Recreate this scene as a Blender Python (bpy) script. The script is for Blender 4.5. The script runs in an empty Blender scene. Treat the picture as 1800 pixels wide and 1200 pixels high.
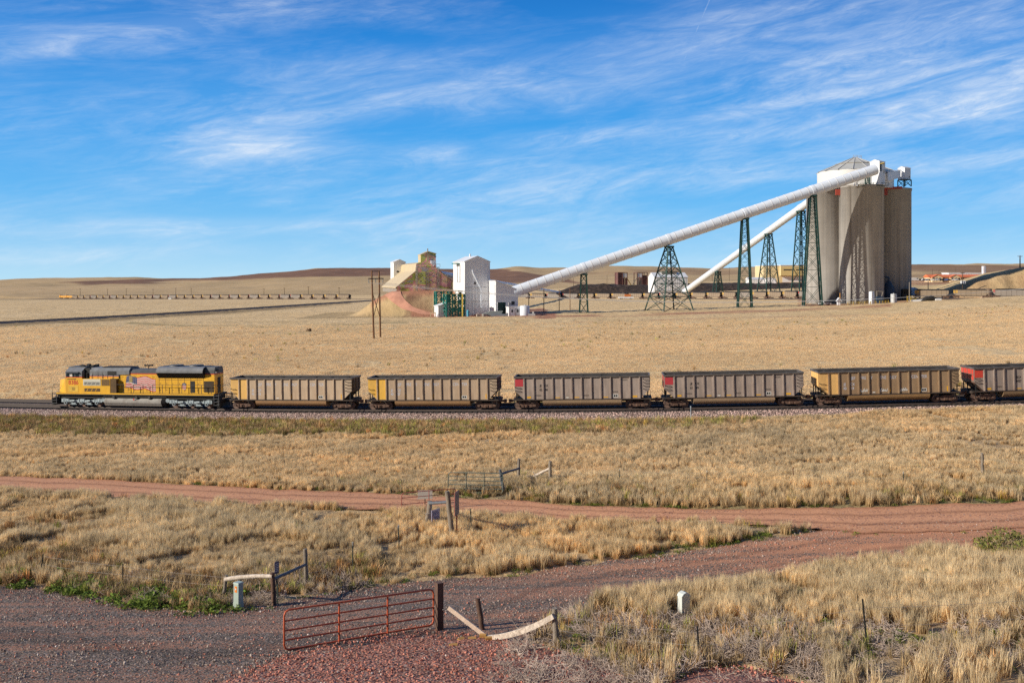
import bpy, math, random
import numpy as np
from mathutils import Vector, Matrix
random.seed(7); RNG = np.random.default_rng(11)
PI = math.pi
sc = bpy.context.scene
COL = sc.collection

# ------------------------------------------------------------------ camera frame (level camera, lens shift)
F = 1700.0; CX = 900.0; HY = 488.0; ZC = 14.5
def P(x, y, D):
    return Vector(((x - CX) / F * D, D, ZC - (y - HY) / F * D))

# ------------------------------------------------------------------ object helpers
def tag(o, label=None, cat=None, group=None, kind=None):
    if label: o['label'] = label
    if cat: o['category'] = cat
    if group: o['group'] = group
    if kind: o['kind'] = kind
    return o

def thing(name, label, cat, loc=(0, 0, 0), rz=0.0, group=None):
    o = bpy.data.objects.new(name, None); COL.objects.link(o)
    o.location = loc; o.rotation_euler = (0, 0, rz); o.empty_display_size = 0.3
    return tag(o, label, cat, group)

def copy_tree(o, parent=None):
    c = o.copy(); COL.objects.link(c)
    if parent is not None:
        c.parent = parent; c.matrix_parent_inverse = o.matrix_parent_inverse.copy()
    for ch in [k for k in o.children]:
        copy_tree(ch, c)
    return c

class MB:
    """collects faces for ONE mesh object, several material slots"""
    def __init__(s): s.v = []; s.f = []; s.m = []; s.sm = []
    def add(s, vs, fs, m=0, smooth=False):
        b = len(s.v); s.v += [tuple(p) for p in vs]
        for f in fs:
            s.f.append([b + i for i in f]); s.m.append(m); s.sm.append(smooth)
        return s
    def box(s, c, size, m=0, rot=None, taper=1.0):
        c = Vector(c); hx, hy, hz = size[0] / 2, size[1] / 2, size[2] / 2
        vs = []
        for z, t in ((-hz, 1.0), (hz, taper)):
            for x, y in ((-hx, -hy), (hx, -hy), (hx, hy), (-hx, hy)):
                p = Vector((x * t, y * t, z))
                if rot is not None: p = rot @ p
                vs.append(c + p)
        return s.add(vs, [(3, 2, 1, 0), (4, 5, 6, 7), (0, 1, 5, 4), (1, 2, 6, 5), (2, 3, 7, 6), (3, 0, 4, 7)], m)
    def bb(s, x0, x1, y0, y1, z0, z1, m=0):
        return s.box(((x0 + x1) / 2, (y0 + y1) / 2, (z0 + z1) / 2), (x1 - x0, y1 - y0, z1 - z0), m)
    def bar(s, p0, p1, w, h=None, m=0, up=(0, 0, 1)):
        h = w if h is None else h
        p0, p1 = Vector(p0), Vector(p1); d = p1 - p0; L = d.length
        if L < 1e-6: return s
        d /= L; u = Vector(up)
        if abs(d.dot(u)) > 0.98: u = Vector((0, 1, 0))
        a = d.cross(u).normalized(); b = a.cross(d).normalized()
        vs = []
        for q in (p0, p1):
            for i, j in ((-1, -1), (1, -1), (1, 1), (-1, 1)):
                vs.append(q + a * (i * w / 2) + b * (j * h / 2))
        return s.add(vs, [(0, 1, 2, 3), (7, 6, 5, 4), (0, 4, 5, 1), (1, 5, 6, 2), (2, 6, 7, 3), (3, 7, 4, 0)], m)
    def tube(s, pts, r, n=8, m=0, caps=True, smooth=True):
        pts = [Vector(p) for p in pts]; rs = r if isinstance(r, (list, tuple)) else [r] * len(pts)
        rings = []; a = None
        for i, p in enumerate(pts):
            d = (pts[min(i + 1, len(pts) - 1)] - pts[max(i - 1, 0)])
            d = d.normalized() if d.length > 1e-9 else Vector((0, 0, 1))
            if a is None:
                u = Vector((0, 0, 1)) if abs(d.z) < 0.9 else Vector((1, 0, 0))
                a = d.cross(u).normalized()
            a = (a - d * a.dot(d)).normalized(); b = d.cross(a).normalized()
            rings.append([p + (a * math.cos(2 * PI * k / n) + b * math.sin(2 * PI * k / n)) * rs[i] for k in range(n)])
        vs = [q for rg in rings for q in rg]
        fs = [(i * n + k, i * n + (k + 1) % n, (i + 1) * n + (k + 1) % n, (i + 1) * n + k)
              for i in range(len(pts) - 1) for k in range(n)]
        s.add(vs, fs, m, smooth)
        if caps:
            s.add(rings[0], [tuple(range(n))[::-1]], m); s.add(rings[-1], [tuple(range(n))], m)
        return s
    def cyl(s, p0, p1, r0, r1=None, n=16, m=0, caps=True, smooth=True):
        return s.tube([p0, p1], [r0, r0 if r1 is None else r1], n, m, caps, smooth)
    def prism(s, poly, vec, m=0, mside=None, T=None):
        """poly: list of 3D points, extruded along vec"""
        n = len(poly); a = [Vector(p) for p in poly]; b = [p + Vector(vec) for p in a]
        if T is not None: a = [T @ p for p in a]; b = [T @ p for p in b]
        s.add(a, [tuple(range(n))], m); s.add(b, [tuple(range(n))[::-1]], m)
        for i in range(n):
            j = (i + 1) % n
            mm = mside[i] if isinstance(mside, (list, tuple)) else (m if mside is None else mside)
            s.add([a[i], b[i], b[j], a[j]], [(0, 1, 2, 3)], mm)
        return s
    def quad(s, a, b, c, d, m=0): return s.add([a, b, c, d], [(0, 1, 2, 3)], m)
    def build(s, name, mats, parent=None, loc=None):
        me = bpy.data.meshes.new(name); me.from_pydata(s.v, [], s.f)
        mats = mats if isinstance(mats, (list, tuple)) else [mats]
        for mt in mats: me.materials.append(mt)
        if s.f:
            me.polygons.foreach_set('material_index', s.m); me.polygons.foreach_set('use_smooth', s.sm)
        me.update()
        o = bpy.data.objects.new(name, me); COL.objects.link(o)
        if parent is not None: o.parent = parent
        if loc is not None: o.location = loc
        return o

def np_mesh(name, V, FQ, mat, smooth=True, attrs=None, cols=None):
    me = bpy.data.meshes.new(name); k = FQ.shape[1]
    me.vertices.add(len(V)); me.vertices.foreach_set('co', np.ascontiguousarray(V, np.float32).ravel())
    me.loops.add(FQ.size); me.loops.foreach_set('vertex_index', np.ascontiguousarray(FQ, np.int32).ravel())
    me.polygons.add(len(FQ))
    me.polygons.foreach_set('loop_start', np.arange(0, FQ.size, k, dtype=np.int32))
    me.polygons.foreach_set('use_smooth', np.full(len(FQ), smooth))
    me.update(calc_edges=True)
    if cols is not None:
        for nm, c in cols.items():
            a = me.attributes.new(nm, 'FLOAT_COLOR', 'POINT')
            a.data.foreach_set('color', np.ascontiguousarray(np.c_[c, np.ones(len(c))] if c.shape[1] == 3 else c, np.float32).ravel())
    if mat: me.materials.append(mat)
    o = bpy.data.objects.new(name, me); COL.objects.link(o)
    return o

_txt = {}
def text_mesh(body, size, name, mat, parent, M, bold=0.0, xs=1.0):
    key = (body, size, bold, xs)
    if key not in _txt:
        cu = bpy.data.curves.new('lettering', 'FONT'); cu.body = body; cu.size = size
        cu.align_x = 'CENTER'; cu.align_y = 'CENTER'; cu.offset = bold; cu.resolution_u = 3
        ob = bpy.data.objects.new('lettering', cu); COL.objects.link(ob)
        dg = bpy.context.evaluated_depsgraph_get(); dg.update()
        me = bpy.data.meshes.new_from_object(ob.evaluated_get(dg))
        me.transform(Matrix.Diagonal((xs, 1, 1, 1)))
        bpy.data.objects.remove(ob); bpy.data.curves.remove(cu); _txt[key] = me
    me = _txt[key].copy(); me.materials.clear(); me.materials.append(mat)
    o = bpy.data.objects.new(name, me); COL.objects.link(o); o.parent = parent; o.matrix_local = M
    return o
def on_side(x, y, z):     # lettering lying on a side that faces -Y
    return Matrix.Translation((x, y, z)) @ Matrix.Rotation(PI / 2, 4, 'X')

# ------------------------------------------------------------------ materials
class NT:
    def __init__(s, nt): s.nt = nt; s.n = nt.nodes; s.l = nt.links
    def new(s, t, **kw):
        nd = s.n.new(t)
        for k, v in kw.items(): setattr(nd, k, v)
        return nd
    def put(s, nd, name, val):
        if hasattr(val, 'is_output'): s.l.new(val, nd.inputs[name])
        else: nd.inputs[name].default_value = val
    def noise(s, vec, scale, detail=4, rough=0.55, dist=0.0):
        nd = s.new('ShaderNodeTexNoise'); s.put(nd, 'Scale', scale); s.put(nd, 'Detail', detail)
        s.put(nd, 'Roughness', rough); s.put(nd, 'Distortion', dist)
        if vec is not None: s.put(nd, 'Vector', vec)
        return nd.outputs['Fac']
    def ramp(s, fac, stops, interp='LINEAR'):
        nd = s.new('ShaderNodeValToRGB'); nd.color_ramp.interpolation = interp; e = nd.color_ramp.elements
        while len(e) < len(stops): e.new(0.5)
        for el, (p, c) in zip(e, stops):
            el.position = p; el.color = tuple(c) + (1,) if len(c) == 3 else c
        s.l.new(fac, nd.inputs[0]); return nd.outputs[0]
    def math(s, op, a, b=None, clamp=False):
        nd = s.new('ShaderNodeMath', operation=op, use_clamp=clamp); s.put(nd, 0, a)
        if b is not None: s.put(nd, 1, b)
        return nd.outputs[0]
    def mix(s, fac, a, b, mode='MIX'):
        nd = s.new('ShaderNodeMix', data_type='RGBA', blend_type=mode)
        s.put(nd, 0, fac)
        for i, v in ((6, a), (7, b)):
            if hasattr(v, 'is_output'): s.l.new(v, nd.inputs[i])
            else: nd.inputs[i].default_value = tuple(v) + (1,) if len(v) == 3 else v
        return nd.outputs[2]
    def mapv(s, vec, scale=(1, 1, 1), rot=(0, 0, 0), loc=(0, 0, 0)):
        nd = s.new('ShaderNodeMapping'); s.l.new(vec, nd.inputs[0])
        nd.inputs['Scale'].default_value = scale; nd.inputs['Rotation'].default_value = rot; nd.inputs['Location'].default_value = loc
        return nd.outputs[0]
    def bump(s, h, strength, dist):
        nd = s.new('ShaderNodeBump'); s.put(nd, 'Strength', strength); s.put(nd, 'Distance', dist); s.l.new(h, nd.inputs['Height'])
        return nd.outputs[0]

def new_mat(name):
    m = bpy.data.materials.new(name); m.use_nodes = True
    t = NT(m.node_tree); b = m.node_tree.nodes['Principled BSDF']
    return m, t, b

def sc3(c, k): return tuple(max(0, min(1, x * k)) for x in c)

def paint(name, c, rough=0.55, metal=0.0, var=0.18, scale=0.8, dirt=None, dirt_amt=0.5, streak=0.0, corr=0.0, corr_axis=0, bump=0.0):
    """painted / weathered surface in object coordinates: blotches, vertical dirt streaks, optional corrugation"""
    m, t, b = new_mat(name)
    co = t.new('ShaderNodeTexCoord').outputs['Object']
    n = t.noise(co, scale, 5, 0.6)
    col = t.ramp(n, [(0.3, sc3(c, 1 - var)), (0.7, sc3(c, 1 + var))])
    if dirt is not None:
        v = t.mapv(co, (1, 1, 1 - streak * 0.93))
        d = t.noise(v, scale * 2.2, 6, 0.65)
        f = t.ramp(d, [(0.42, (0, 0, 0)), (0.72, (1, 1, 1))])
        col = t.mix(t.math('MULTIPLY', f, dirt_amt), col, dirt)
    t.l.new(col, b.inputs['Base Color'])
    b.inputs['Roughness'].default_value = rough; b.inputs['Metallic'].default_value = metal
    if corr > 0:
        w = t.new('ShaderNodeTexWave', wave_type='BANDS', bands_direction='XYZ'[corr_axis], wave_profile='SIN')
        t.l.new(co, w.inputs['Vector']); w.inputs['Scale'].default_value = corr; w.inputs['Distortion'].default_value = 0
        t.l.new(t.bump(w.outputs['Fac'], 0.5, 0.10), b.inputs['Normal'])
    elif bump > 0:
        t.l.new(t.bump(t.noise(co, scale * 9, 4, 0.6), bump, 0.03), b.inputs['Normal'])
    return m
# ------------------------------------------------------------------ terrain
def vhash(ix, iy, seed):
    h = (ix.astype(np.int64) * 374761393 + iy.astype(np.int64) * 668265263 + seed * 974634541) & 0xffffffff
    h = ((h ^ (h >> 13)) * 1274126177) & 0xffffffff
    return ((h ^ (h >> 16)) & 0xffff) / 65535.0
def vnoise(x, y, seed=0):
    x = np.asarray(x, float); y = np.asarray(y, float)
    ix = np.floor(x); iy = np.floor(y); fx = x - ix; fy = y - iy
    fx = fx * fx * (3 - 2 * fx); fy = fy * fy * (3 - 2 * fy)
    a = vhash(ix, iy, seed); b = vhash(ix + 1, iy, seed); c = vhash(ix, iy + 1, seed); d = vhash(ix + 1, iy + 1, seed)
    return (a * (1 - fx) + b * fx) * (1 - fy) + (c * (1 - fx) + d * fx) * fy - 0.5
def fbm(x, y, seed=0, oct=4, g=0.5):
    s = 0; a = 1.0
    for k in range(oct):
        s = s + a * vnoise(x * 2 ** k + k * 17.3, y * 2 ** k - k * 9.1, seed + k); a *= g
    return s
def sstep(a, b, x):
    t = np.clip((np.asarray(x, float) - a) / (b - a), 0, 1); return t * t * (3 - 2 * t)

XC = [0, 300, 600, 900, 1200, 1500, 1800]
ROWS = [
 (14, [8.2] * 7), (19, [9.25] * 7),
 (24, [10.1, 10.1, 10.05, 10.05, 10.0, 9.95, 9.85]),
 (29.5, [11.05, 11.0, 10.97, 10.9, 10.8, 10.6, 10.4]),
 (40, [12.5, 12.5, 12.6, 12.5, 12.2, 11.9, 11.6]),
 (47, [12.9, 12.85, 12.8, 12.75, 12.5, 12.2, 12.0]),
 (58, [13.6, 13.4, 13.2, 13.1, 12.8, 12.5, 12.3]),
 (68, [14.4, 14.2, 14.0, 13.8, 13.3, 12.8, 12.4]),
 (85, [15.5, 15.3, 15.0, 14.6, 14.0, 13.2, 12.4]),
 (98, [16.3, 16.1, 15.6, 15.1, 14.4, 13.4, 12.5]),
 (108, [16.5, 16.2, 15.7, 15.1, 14.4, 13.4, 12.5]),
 (120, [16.2, 16.0, 15.5, 14.9, 14.3, 13.5, 12.6]),
 (135, [16.0, 15.9, 15.6, 15.2, 14.6, 13.7, 12.6]),
 (160, [16.1, 16.0, 15.7, 15.5, 14.9, 13.9, 12.5]),
 (250, [16.6, 16.4, 15.9, 15.7, 15.1, 14.0, 11.8]),
 (350, [17.0, 16.9, 16.6, 16.1, 15.2, 13.6, 9.5]),
 (395, [17.4, 17.3, 16.8, 16.0, 14.5, 12.5, 6.9]),
 (430, [17.5, 17.4, 16.9, 15.7, 13.9, 12.0, 7.9]),
 (455, [17.6, 17.5, 17.0, 15.5, 13.6, 11.8, 9.9]),
 (540, [18.0, 17.8, 17.2, 15.8, 13.6, 11.0, 9.8]),
 (690, [19.0, 18.5, 17.8, 16.4, 13.5, 8.5, 7.0]),
 (850, [21.5, 20.5, 18.9, 15.5, 6.5, 2.4, 1.6]),
 (1000, [23.7, 22.2, 19.0, 14.0, 4.5, 1.6, 0.6]),
 (1200, [26.4, 26.0, 22.0, 15.0, 4.2, 0.8, -0.6]),
]
SKY_X = [-300, 0, 60, 150, 250, 280, 350, 400, 450, 500, 560, 620, 680, 740, 800, 870, 890, 912, 935, 1000, 1040, 1100, 1160, 1250, 1340, 1420, 1500, 1600, 1650, 1800, 2100]
SKY_Y = [494, 492, 489, 488, 487, 489.5, 488, 485.5, 481, 476, 472, 469.5, 469, 470, 472, 473, 470, 466.5, 470, 470, 469, 466.5, 468, 472, 467, 466, 466, 465, 464, 463, 462]
XG = np.arange(-700, 2501, 10.0)
def row(vals): return np.interp(XG, [-600] + XC + [2400], [vals[0]] + list(vals) + [vals[-1]])
rows_v = [math.log(D) for D, _ in ROWS]; rows_d = [row(v) for _, v in ROWS]
skyl = np.interp(XG, SKY_X, SKY_Y)
for D, y in ((1700, 0.30), (2300, 0.55), (3400, 1.0)):
    low = np.interp(XG, [-700, 0, 300, 600, 900, 1200, 1500, 1800, 2500], [522, 521, 519, 514, 507, 495, 490, 488, 488])
    yy = low * (1 - y) + skyl * y
    rows_v.append(math.log(D)); rows_d.append((yy - HY) / F * D)
for D, k in ((4600, 9), (9500, 16)):
    rows_v.append(math.log(D)); rows_d.append((skyl + k - HY) / F * D)
LV = np.linspace(math.log(14), math.log(9500), 900)
TAB = np.empty((len(LV), len(XG)))
R_ = np.array(rows_d)
for j in range(len(XG)): TAB[:, j] = np.interp(LV, rows_v, R_[:, j])
def blur(A, k, ax):
    ker = np.hanning(2 * k + 3)[1:-1]; ker /= ker.sum()
    pad = [(0, 0), (0, 0)]; pad[ax] = (k, k); B = np.pad(A, pad, mode='edge')
    return np.apply_along_axis(lambda r: np.convolve(r, ker, 'valid'), ax, B)
NEAR = int(np.searchsorted(LV, math.log(1500)))
T1 = blur(blur(TAB, 12, 0), 9, 1); T2 = blur(blur(TAB, 12, 0), 2, 1)
w_ = sstep(math.log(1500), math.log(3000), LV)[:, None]; TAB = T1 * (1 - w_) + T2 * w_

# the front track: centre line D(X), rail-top drop(X)
TX = np.array([-130, -100, -63, -54, -34, -18, 0, 17, 33, 49, 54, 100, 130.])
TD = np.array([138, 129.3, 119.7, 117.2, 112.7, 110.0, 107.0, 105.2, 103.5, 103.0, 103.0, 104.5, 106.])
TZ = np.array([16.6, 16.2, 15.6, 15.38, 15.12, 14.95, 14.5, 14.1, 13.52, 13.02, 12.86, 11.7, 11.2])
cD = np.polyfit(TX, TD, 5); cZ = np.polyfit(TX, TZ, 5)
def trk_D(X): return np.polyval(cD, np.clip(X, -125, 125)) + (np.clip(np.abs(X) - 125, 0, None)) * 0.1
def trk_z(X): return ZC - np.polyval(cZ, np.clip(X, -125, 125))
# the far loop track
FT = [(-60, 1390, 30.2), (40, 1270, 27.5), (110, 1200, 26), (300, 1030, 22.3), (450, 930, 20.2), (600, 850, 18.6), (750, 800, 17.4), (900, 765, 16.4),
      (1050, 708, 15.3), (1200, 638, 13.7), (1320, 572, 12.2), (1420, 514, 11.0), (1510, 468, 10.3), (1594, 452, 9.55), (1640, 446, 9.4), (1700, 440, 9.2), (1800, 430, 9.0), (1980, 412, 8.6)]
FTW = np.array([[(x - CX) / F * D, D, ZC - d] for x, D, d in FT])
# the bare branch track on the left
BT = [(-250, 300, 15.3), (-100, 327, 15.6), (0, 352, 15.9), (140, 392, 16.1), (280, 442, 16.15), (420, 513, 16.2), (520, 590, 16.4), (600, 680, 17.0), (660, 780, 17.9)]
BTW = np.array([[(x - CX) / F * D, D, ZC - d] for x, D, d in BT])
def dense(poly, step):
    out = []
    n = len(poly)
    for i in range(n - 1):
        p0, p1, p2, p3 = poly[max(i - 1, 0)], poly[i], poly[i + 1], poly[min(i + 2, n - 1)]
        k = max(2, int(np.linalg.norm(p2 - p1) / step))
        for t in np.arange(k) / k:
            out.append(0.5 * ((2 * p1) + (-p0 + p2) * t + (2 * p0 - 5 * p1 + 4 * p2 - p3) * t * t + (-p0 + 3 * p1 - 3 * p2 + p3) * t ** 3))
    out.append(poly[-1]); return np.array(out)
FTD = dense(FTW, 20.0); BTD = dense(BTW, 12.0)
def poly_dist(X, Y, poly):
    best = np.full(X.shape, 1e9); zz = np.zeros(X.shape)
    for a, b in zip(poly[:-1], poly[1:]):
        d = b[:2] - a[:2]; L2 = d @ d
        t = np.clip(((X - a[0]) * d[0] + (Y - a[1]) * d[1]) / L2, 0, 1)
        e = np.hypot(X - a[0] - t * d[0], Y - a[1] - t * d[1]); k = e < best
        best = np.where(k, e, best); zz = np.where(k, a[2] + t * (b[2] - a[2]), zz)
    return best, zz

def zt(X, Y):
    X = np.asarray(X, float); Y = np.maximum(np.asarray(Y, float), 8.0)
    x = CX + F * X / Y; v = np.log(Y)
    i = np.clip((v - LV[0]) / (LV[1] - LV[0]), 0, len(LV) - 1.001); j = np.clip((x - XG[0]) / 10.0, 0, len(XG) - 1.001)
    i0 = i.astype(int); j0 = j.astype(int); fi = i - i0; fj = j - j0
    d = (TAB[i0, j0] * (1 - fj) + TAB[i0, j0 + 1] * fj) * (1 - fi) + (TAB[i0 + 1, j0] * (1 - fj) + TAB[i0 + 1, j0 + 1] * fj) * fi
    z = ZC - d
    # low swells and far gullies
    z = z + 0.35 * fbm(X / 26, Y / 22, 3, 3) * sstep(120, 170, Y) * (1 - sstep(330, 420, Y) * 0.4)
    z = z + (2.2 + Y / 900) * fbm(X / 110, Y / 170, 5, 4) * sstep(900, 1500, Y)
    # hopper mound
    e = fbm(X / 9, Y / 9, 8, 3) * 3.0
    fx = sstep(-74 + 0, -52, X + e) * (1 - sstep(-20, 0, X + e)); fy = sstep(411, 425, Y + e * 0.7 - np.clip(-X - 45, 0, 40) * 0.25) * (1 - sstep(470, 520, Y))
    z = z + 10.6 * fx * fy
    # spoil bank right of the silos
    r = np.interp(x, [1620, 1650, 1690, 1730, 1800, 2100], [0, 3.5, 7.5, 11.5, 15.0, 17.0])
    z = z + r * sstep(449, 466, Y + 4 * fbm(X / 12, Y / 12, 15, 3)) * (1 - sstep(600, 780, Y))
    # beds
    m = (Y > 320) & (Y < 1500)
    if m.any():
        for poly, half, fade, dz in ((FTD, 5.0, 14.0, -0.75), (BTD, 3.2, 7.0, -0.75)):
            dd, zz = poly_dist(X[m] if X.ndim else X, Y[m] if Y.ndim else Y, poly)
            w = 1 - sstep(half, half + fade, dd)
            if poly is FTD: w = w * (1 - sstep(1280, 1400, Y[m]))
            z[m] = z[m] * (1 - w) + (zz + dz) * w
    m = (Y > 80) & (Y < 160)
    if m.any():
        Xm, Ym = X[m], Y[m]; off = Ym - trk_D(Xm); bz = trk_z(Xm) - 1.02
        w = sstep(-10.5, -4.2, off) * (1 - sstep(9.5, 17, off))
        z[m] = z[m] * (1 - w) + bz * w
    return z

def zt1(X, Y): return float(zt(np.array([X], float), np.array([Y], float))[0])
def hit(x, y, lo=15.0, hi=420.0):
    """where the view ray of a place on the ground meets the terrain (vectorised): returns X, D"""
    x = np.atleast_1d(np.asarray(x, float)); y = np.atleast_1d(np.asarray(y, float))
    lo = np.full(x.shape, lo); hi = np.full(x.shape, hi)
    for _ in range(34):
        mid = (lo + hi) / 2; X = (x - CX) / F * mid
        yy = HY + F * (ZC - zt(X, mid)) / mid
        below = yy > y
        lo = np.where(below, mid, lo); hi = np.where(below, hi, mid)
    D = (lo + hi) / 2
    return (x - CX) / F * D, D
def G(x, y, lo=15.0, hi=420.0):
    X, D = hit(x, y, lo, hi); X, D = float(X[0]), float(D[0])
    return Vector((X, D, zt1(X, D)))
def GD(x, D):
    X = (x - CX) / F * D; return Vector((X, D, zt1(X, D)))

# ------------------------------------------------------------------ roads and bare areas, as outlines on the ground
DIRT_UP = [(-300, 828), (0, 838), (100, 841), (200, 845), (300, 850), (400, 856), (500, 861), (600, 865), (700, 869), (760, 873), (850, 878), (950, 885), (1040, 890), (1150, 893), (1270, 895), (1400, 894), (1500, 892), (1600, 889), (1800, 883), (2100, 872)]
DIRT_LO = [(-300, 858), (0, 864), (100, 869), (200, 875), (300, 881), (400, 887), (500, 890), (600, 893), (700, 897), (800, 903), (900, 911), (1000, 916), (1150, 918), (1300, 921), (1400, 927), (1450, 934), (1520, 938), (1650, 935), (1800, 928), (2100, 915)]
GRAV_UP = [(-300, 1012), (0, 1029), (60, 1032), (120, 1041), (200, 1058), (300, 1073), (360, 1078), (400, 1070), (480, 1062), (560, 1046), (640, 1035), (750, 1022), (900, 1012), (1000, 996), (1150, 977), (1300, 956), (1400, 940), (1450, 931), (1520, 920), (1800, 910), (2100, 900)]
GRAV_LO = [(-300, 1330), (600, 1330), (800, 1330), (880, 1170), (930, 1112), (1000, 1084), (1050, 1069), (1150, 1051), (1230, 1034), (1300, 1021), (1400, 1005), (1500, 990), (1600, 977), (1700, 968), (1800, 958), (2100, 930)]
SCOR_UP = [(-300, 1330), (250, 1300), (380, 1203), (500, 1152), (640, 1117), (760, 1110), (860, 1116), (930, 1128), (1000, 1148), (1060, 1166), (1100, 1190), (1140, 1240), (1200, 1330)]
SCOR2_UP = [(1150, 1330), (1180, 1200), (1230, 1178), (1300, 1168), (1370, 1186), (1430, 1206), (1480, 1330)]
def tab(t, x): a = np.array(t, float); return np.interp(x, a[:, 0], a[:, 1])
def in_dirt(x, y, pad=0.0): return (y > tab(DIRT_UP, x) - pad) & (y < tab(DIRT_LO, x) + pad)
def in_grav(x, y, pad=0.0): return (y > tab(GRAV_UP, x) - pad) & (y < tab(GRAV_LO, x) + pad)
def in_scor(x, y): return (y > tab(SCOR_UP, x)) | (y > tab(SCOR2_UP, x)) & (x > 1150)
def in_brush(x, y):
    up = np.interp(x, [840, 870, 930, 1000, 1080, 1160, 1280, 1380, 1440, 1480], [1330, 1160, 1108, 1074, 1076, 1090, 1090, 1096, 1130, 1330])
    return (y > up)
def proj(X, Y, Z): return CX + F * X / Y, HY + F * (ZC - Z) / Y
def micro(X, Y):
    n = 0.10 * fbm(X / 2.6, Y / 2.6, 21, 3) + 0.05 * fbm(X / 0.7, Y / 0.7, 27, 2)
    return n * (1 + 1.5 * sstep(60, 200, Y)) * (1 - sstep(700, 1100, Y))
def gz(X, Y):
    z = zt(X, Y); x, y = proj(X, np.maximum(Y, 8), z)
    road = (in_dirt(x, y, 3) | in_grav(x, y, 4) | in_scor(x, y)) & (Y < 75)
    off = Y - trk_D(X); bed = (Y > 80) & (Y < 160) & (off > -6) & (off < 12)
    m = np.where(road | bed, 0.0, 1.0)
    return z + micro(X, Y) * m - np.where(road, 0.05, 0.0), road

# ------------------------------------------------------------------ ground materials
def ground_material():
    m, t, b = new_mat('ground_dry_grass')
    co = t.new('ShaderNodeTexCoord').outputs['Object']
    at = t.new('ShaderNodeAttribute', attribute_name='veg'); sep = t.new('ShaderNodeSeparateColor'); t.l.new(at.outputs['Color'], sep.inputs[0])
    far = at.outputs['Alpha']
    n1 = t.noise(co, 0.045, 6, 0.6); n2 = t.noise(t.mapv(co, (1, 0.35, 1)), 0.5, 5, 0.65); n3 = t.noise(co, 3.2, 5, 0.7)
    straw = t.ramp(n1, [(0.30, (0.72, 0.515, 0.27)), (0.52, (0.82, 0.60, 0.335)), (0.72, (0.88, 0.665, 0.395))])
    fine = t.ramp(n2, [(0.30, (0.80, 0.78, 0.74)), (0.48, (1, 1, 1)), (0.7, (1.08, 1.07, 1.04))])
    col = t.mix(1.0, straw, fine, 'MULTIPLY')
    fine2 = t.ramp(n3, [(0.33, (0.80, 0.78, 0.74)), (0.6, (1.04, 1.04, 1.04))])
    col = t.mix(1.0, col, fine2, 'MULTIPLY')
    # soil near the camera, seen between the tufts
    soil = t.ramp(n3, [(0.3, (0.30, 0.195, 0.105)), (0.7, (0.58, 0.41, 0.23))])
    col = t.mix(t.math('MULTIPLY', t.math('SUBTRACT', 1.0, far), 0.8), col, soil)
    green = t.ramp(n3, [(0.3, (0.22, 0.18, 0.08)), (0.7, (0.36, 0.30, 0.15))])
    col = t.mix(t.math('MULTIPLY', sep.outputs[0], 0.75), col, green)
    n4 = t.noise(t.mapv(co, (1, 0.5, 2.0)), 0.02, 7, 0.65)
    brown = t.ramp(n4, [(0.3, (0.15, 0.075, 0.055)), (0.7, (0.27, 0.145, 0.10))])
    col = t.mix(sep.outputs[1], col, brown)
    red = t.ramp(n3, [(0.3, (0.36, 0.16, 0.10)), (0.7, (0.52, 0.26, 0.17))])
    col = t.mix(sep.outputs[2], col, red)
    t.l.new(col, b.inputs['Base Color']); b.inputs['Roughness'].default_value = 0.95; b.inputs['Specular IOR Level'].default_value = 0.1
    h = t.math('ADD', t.math('MULTIPLY', n3, 0.35), t.math('MULTIPLY', n2, 1.0))
    t.l.new(t.bump(h, 0.75, 0.55), b.inputs['Normal'])
    return m

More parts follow.
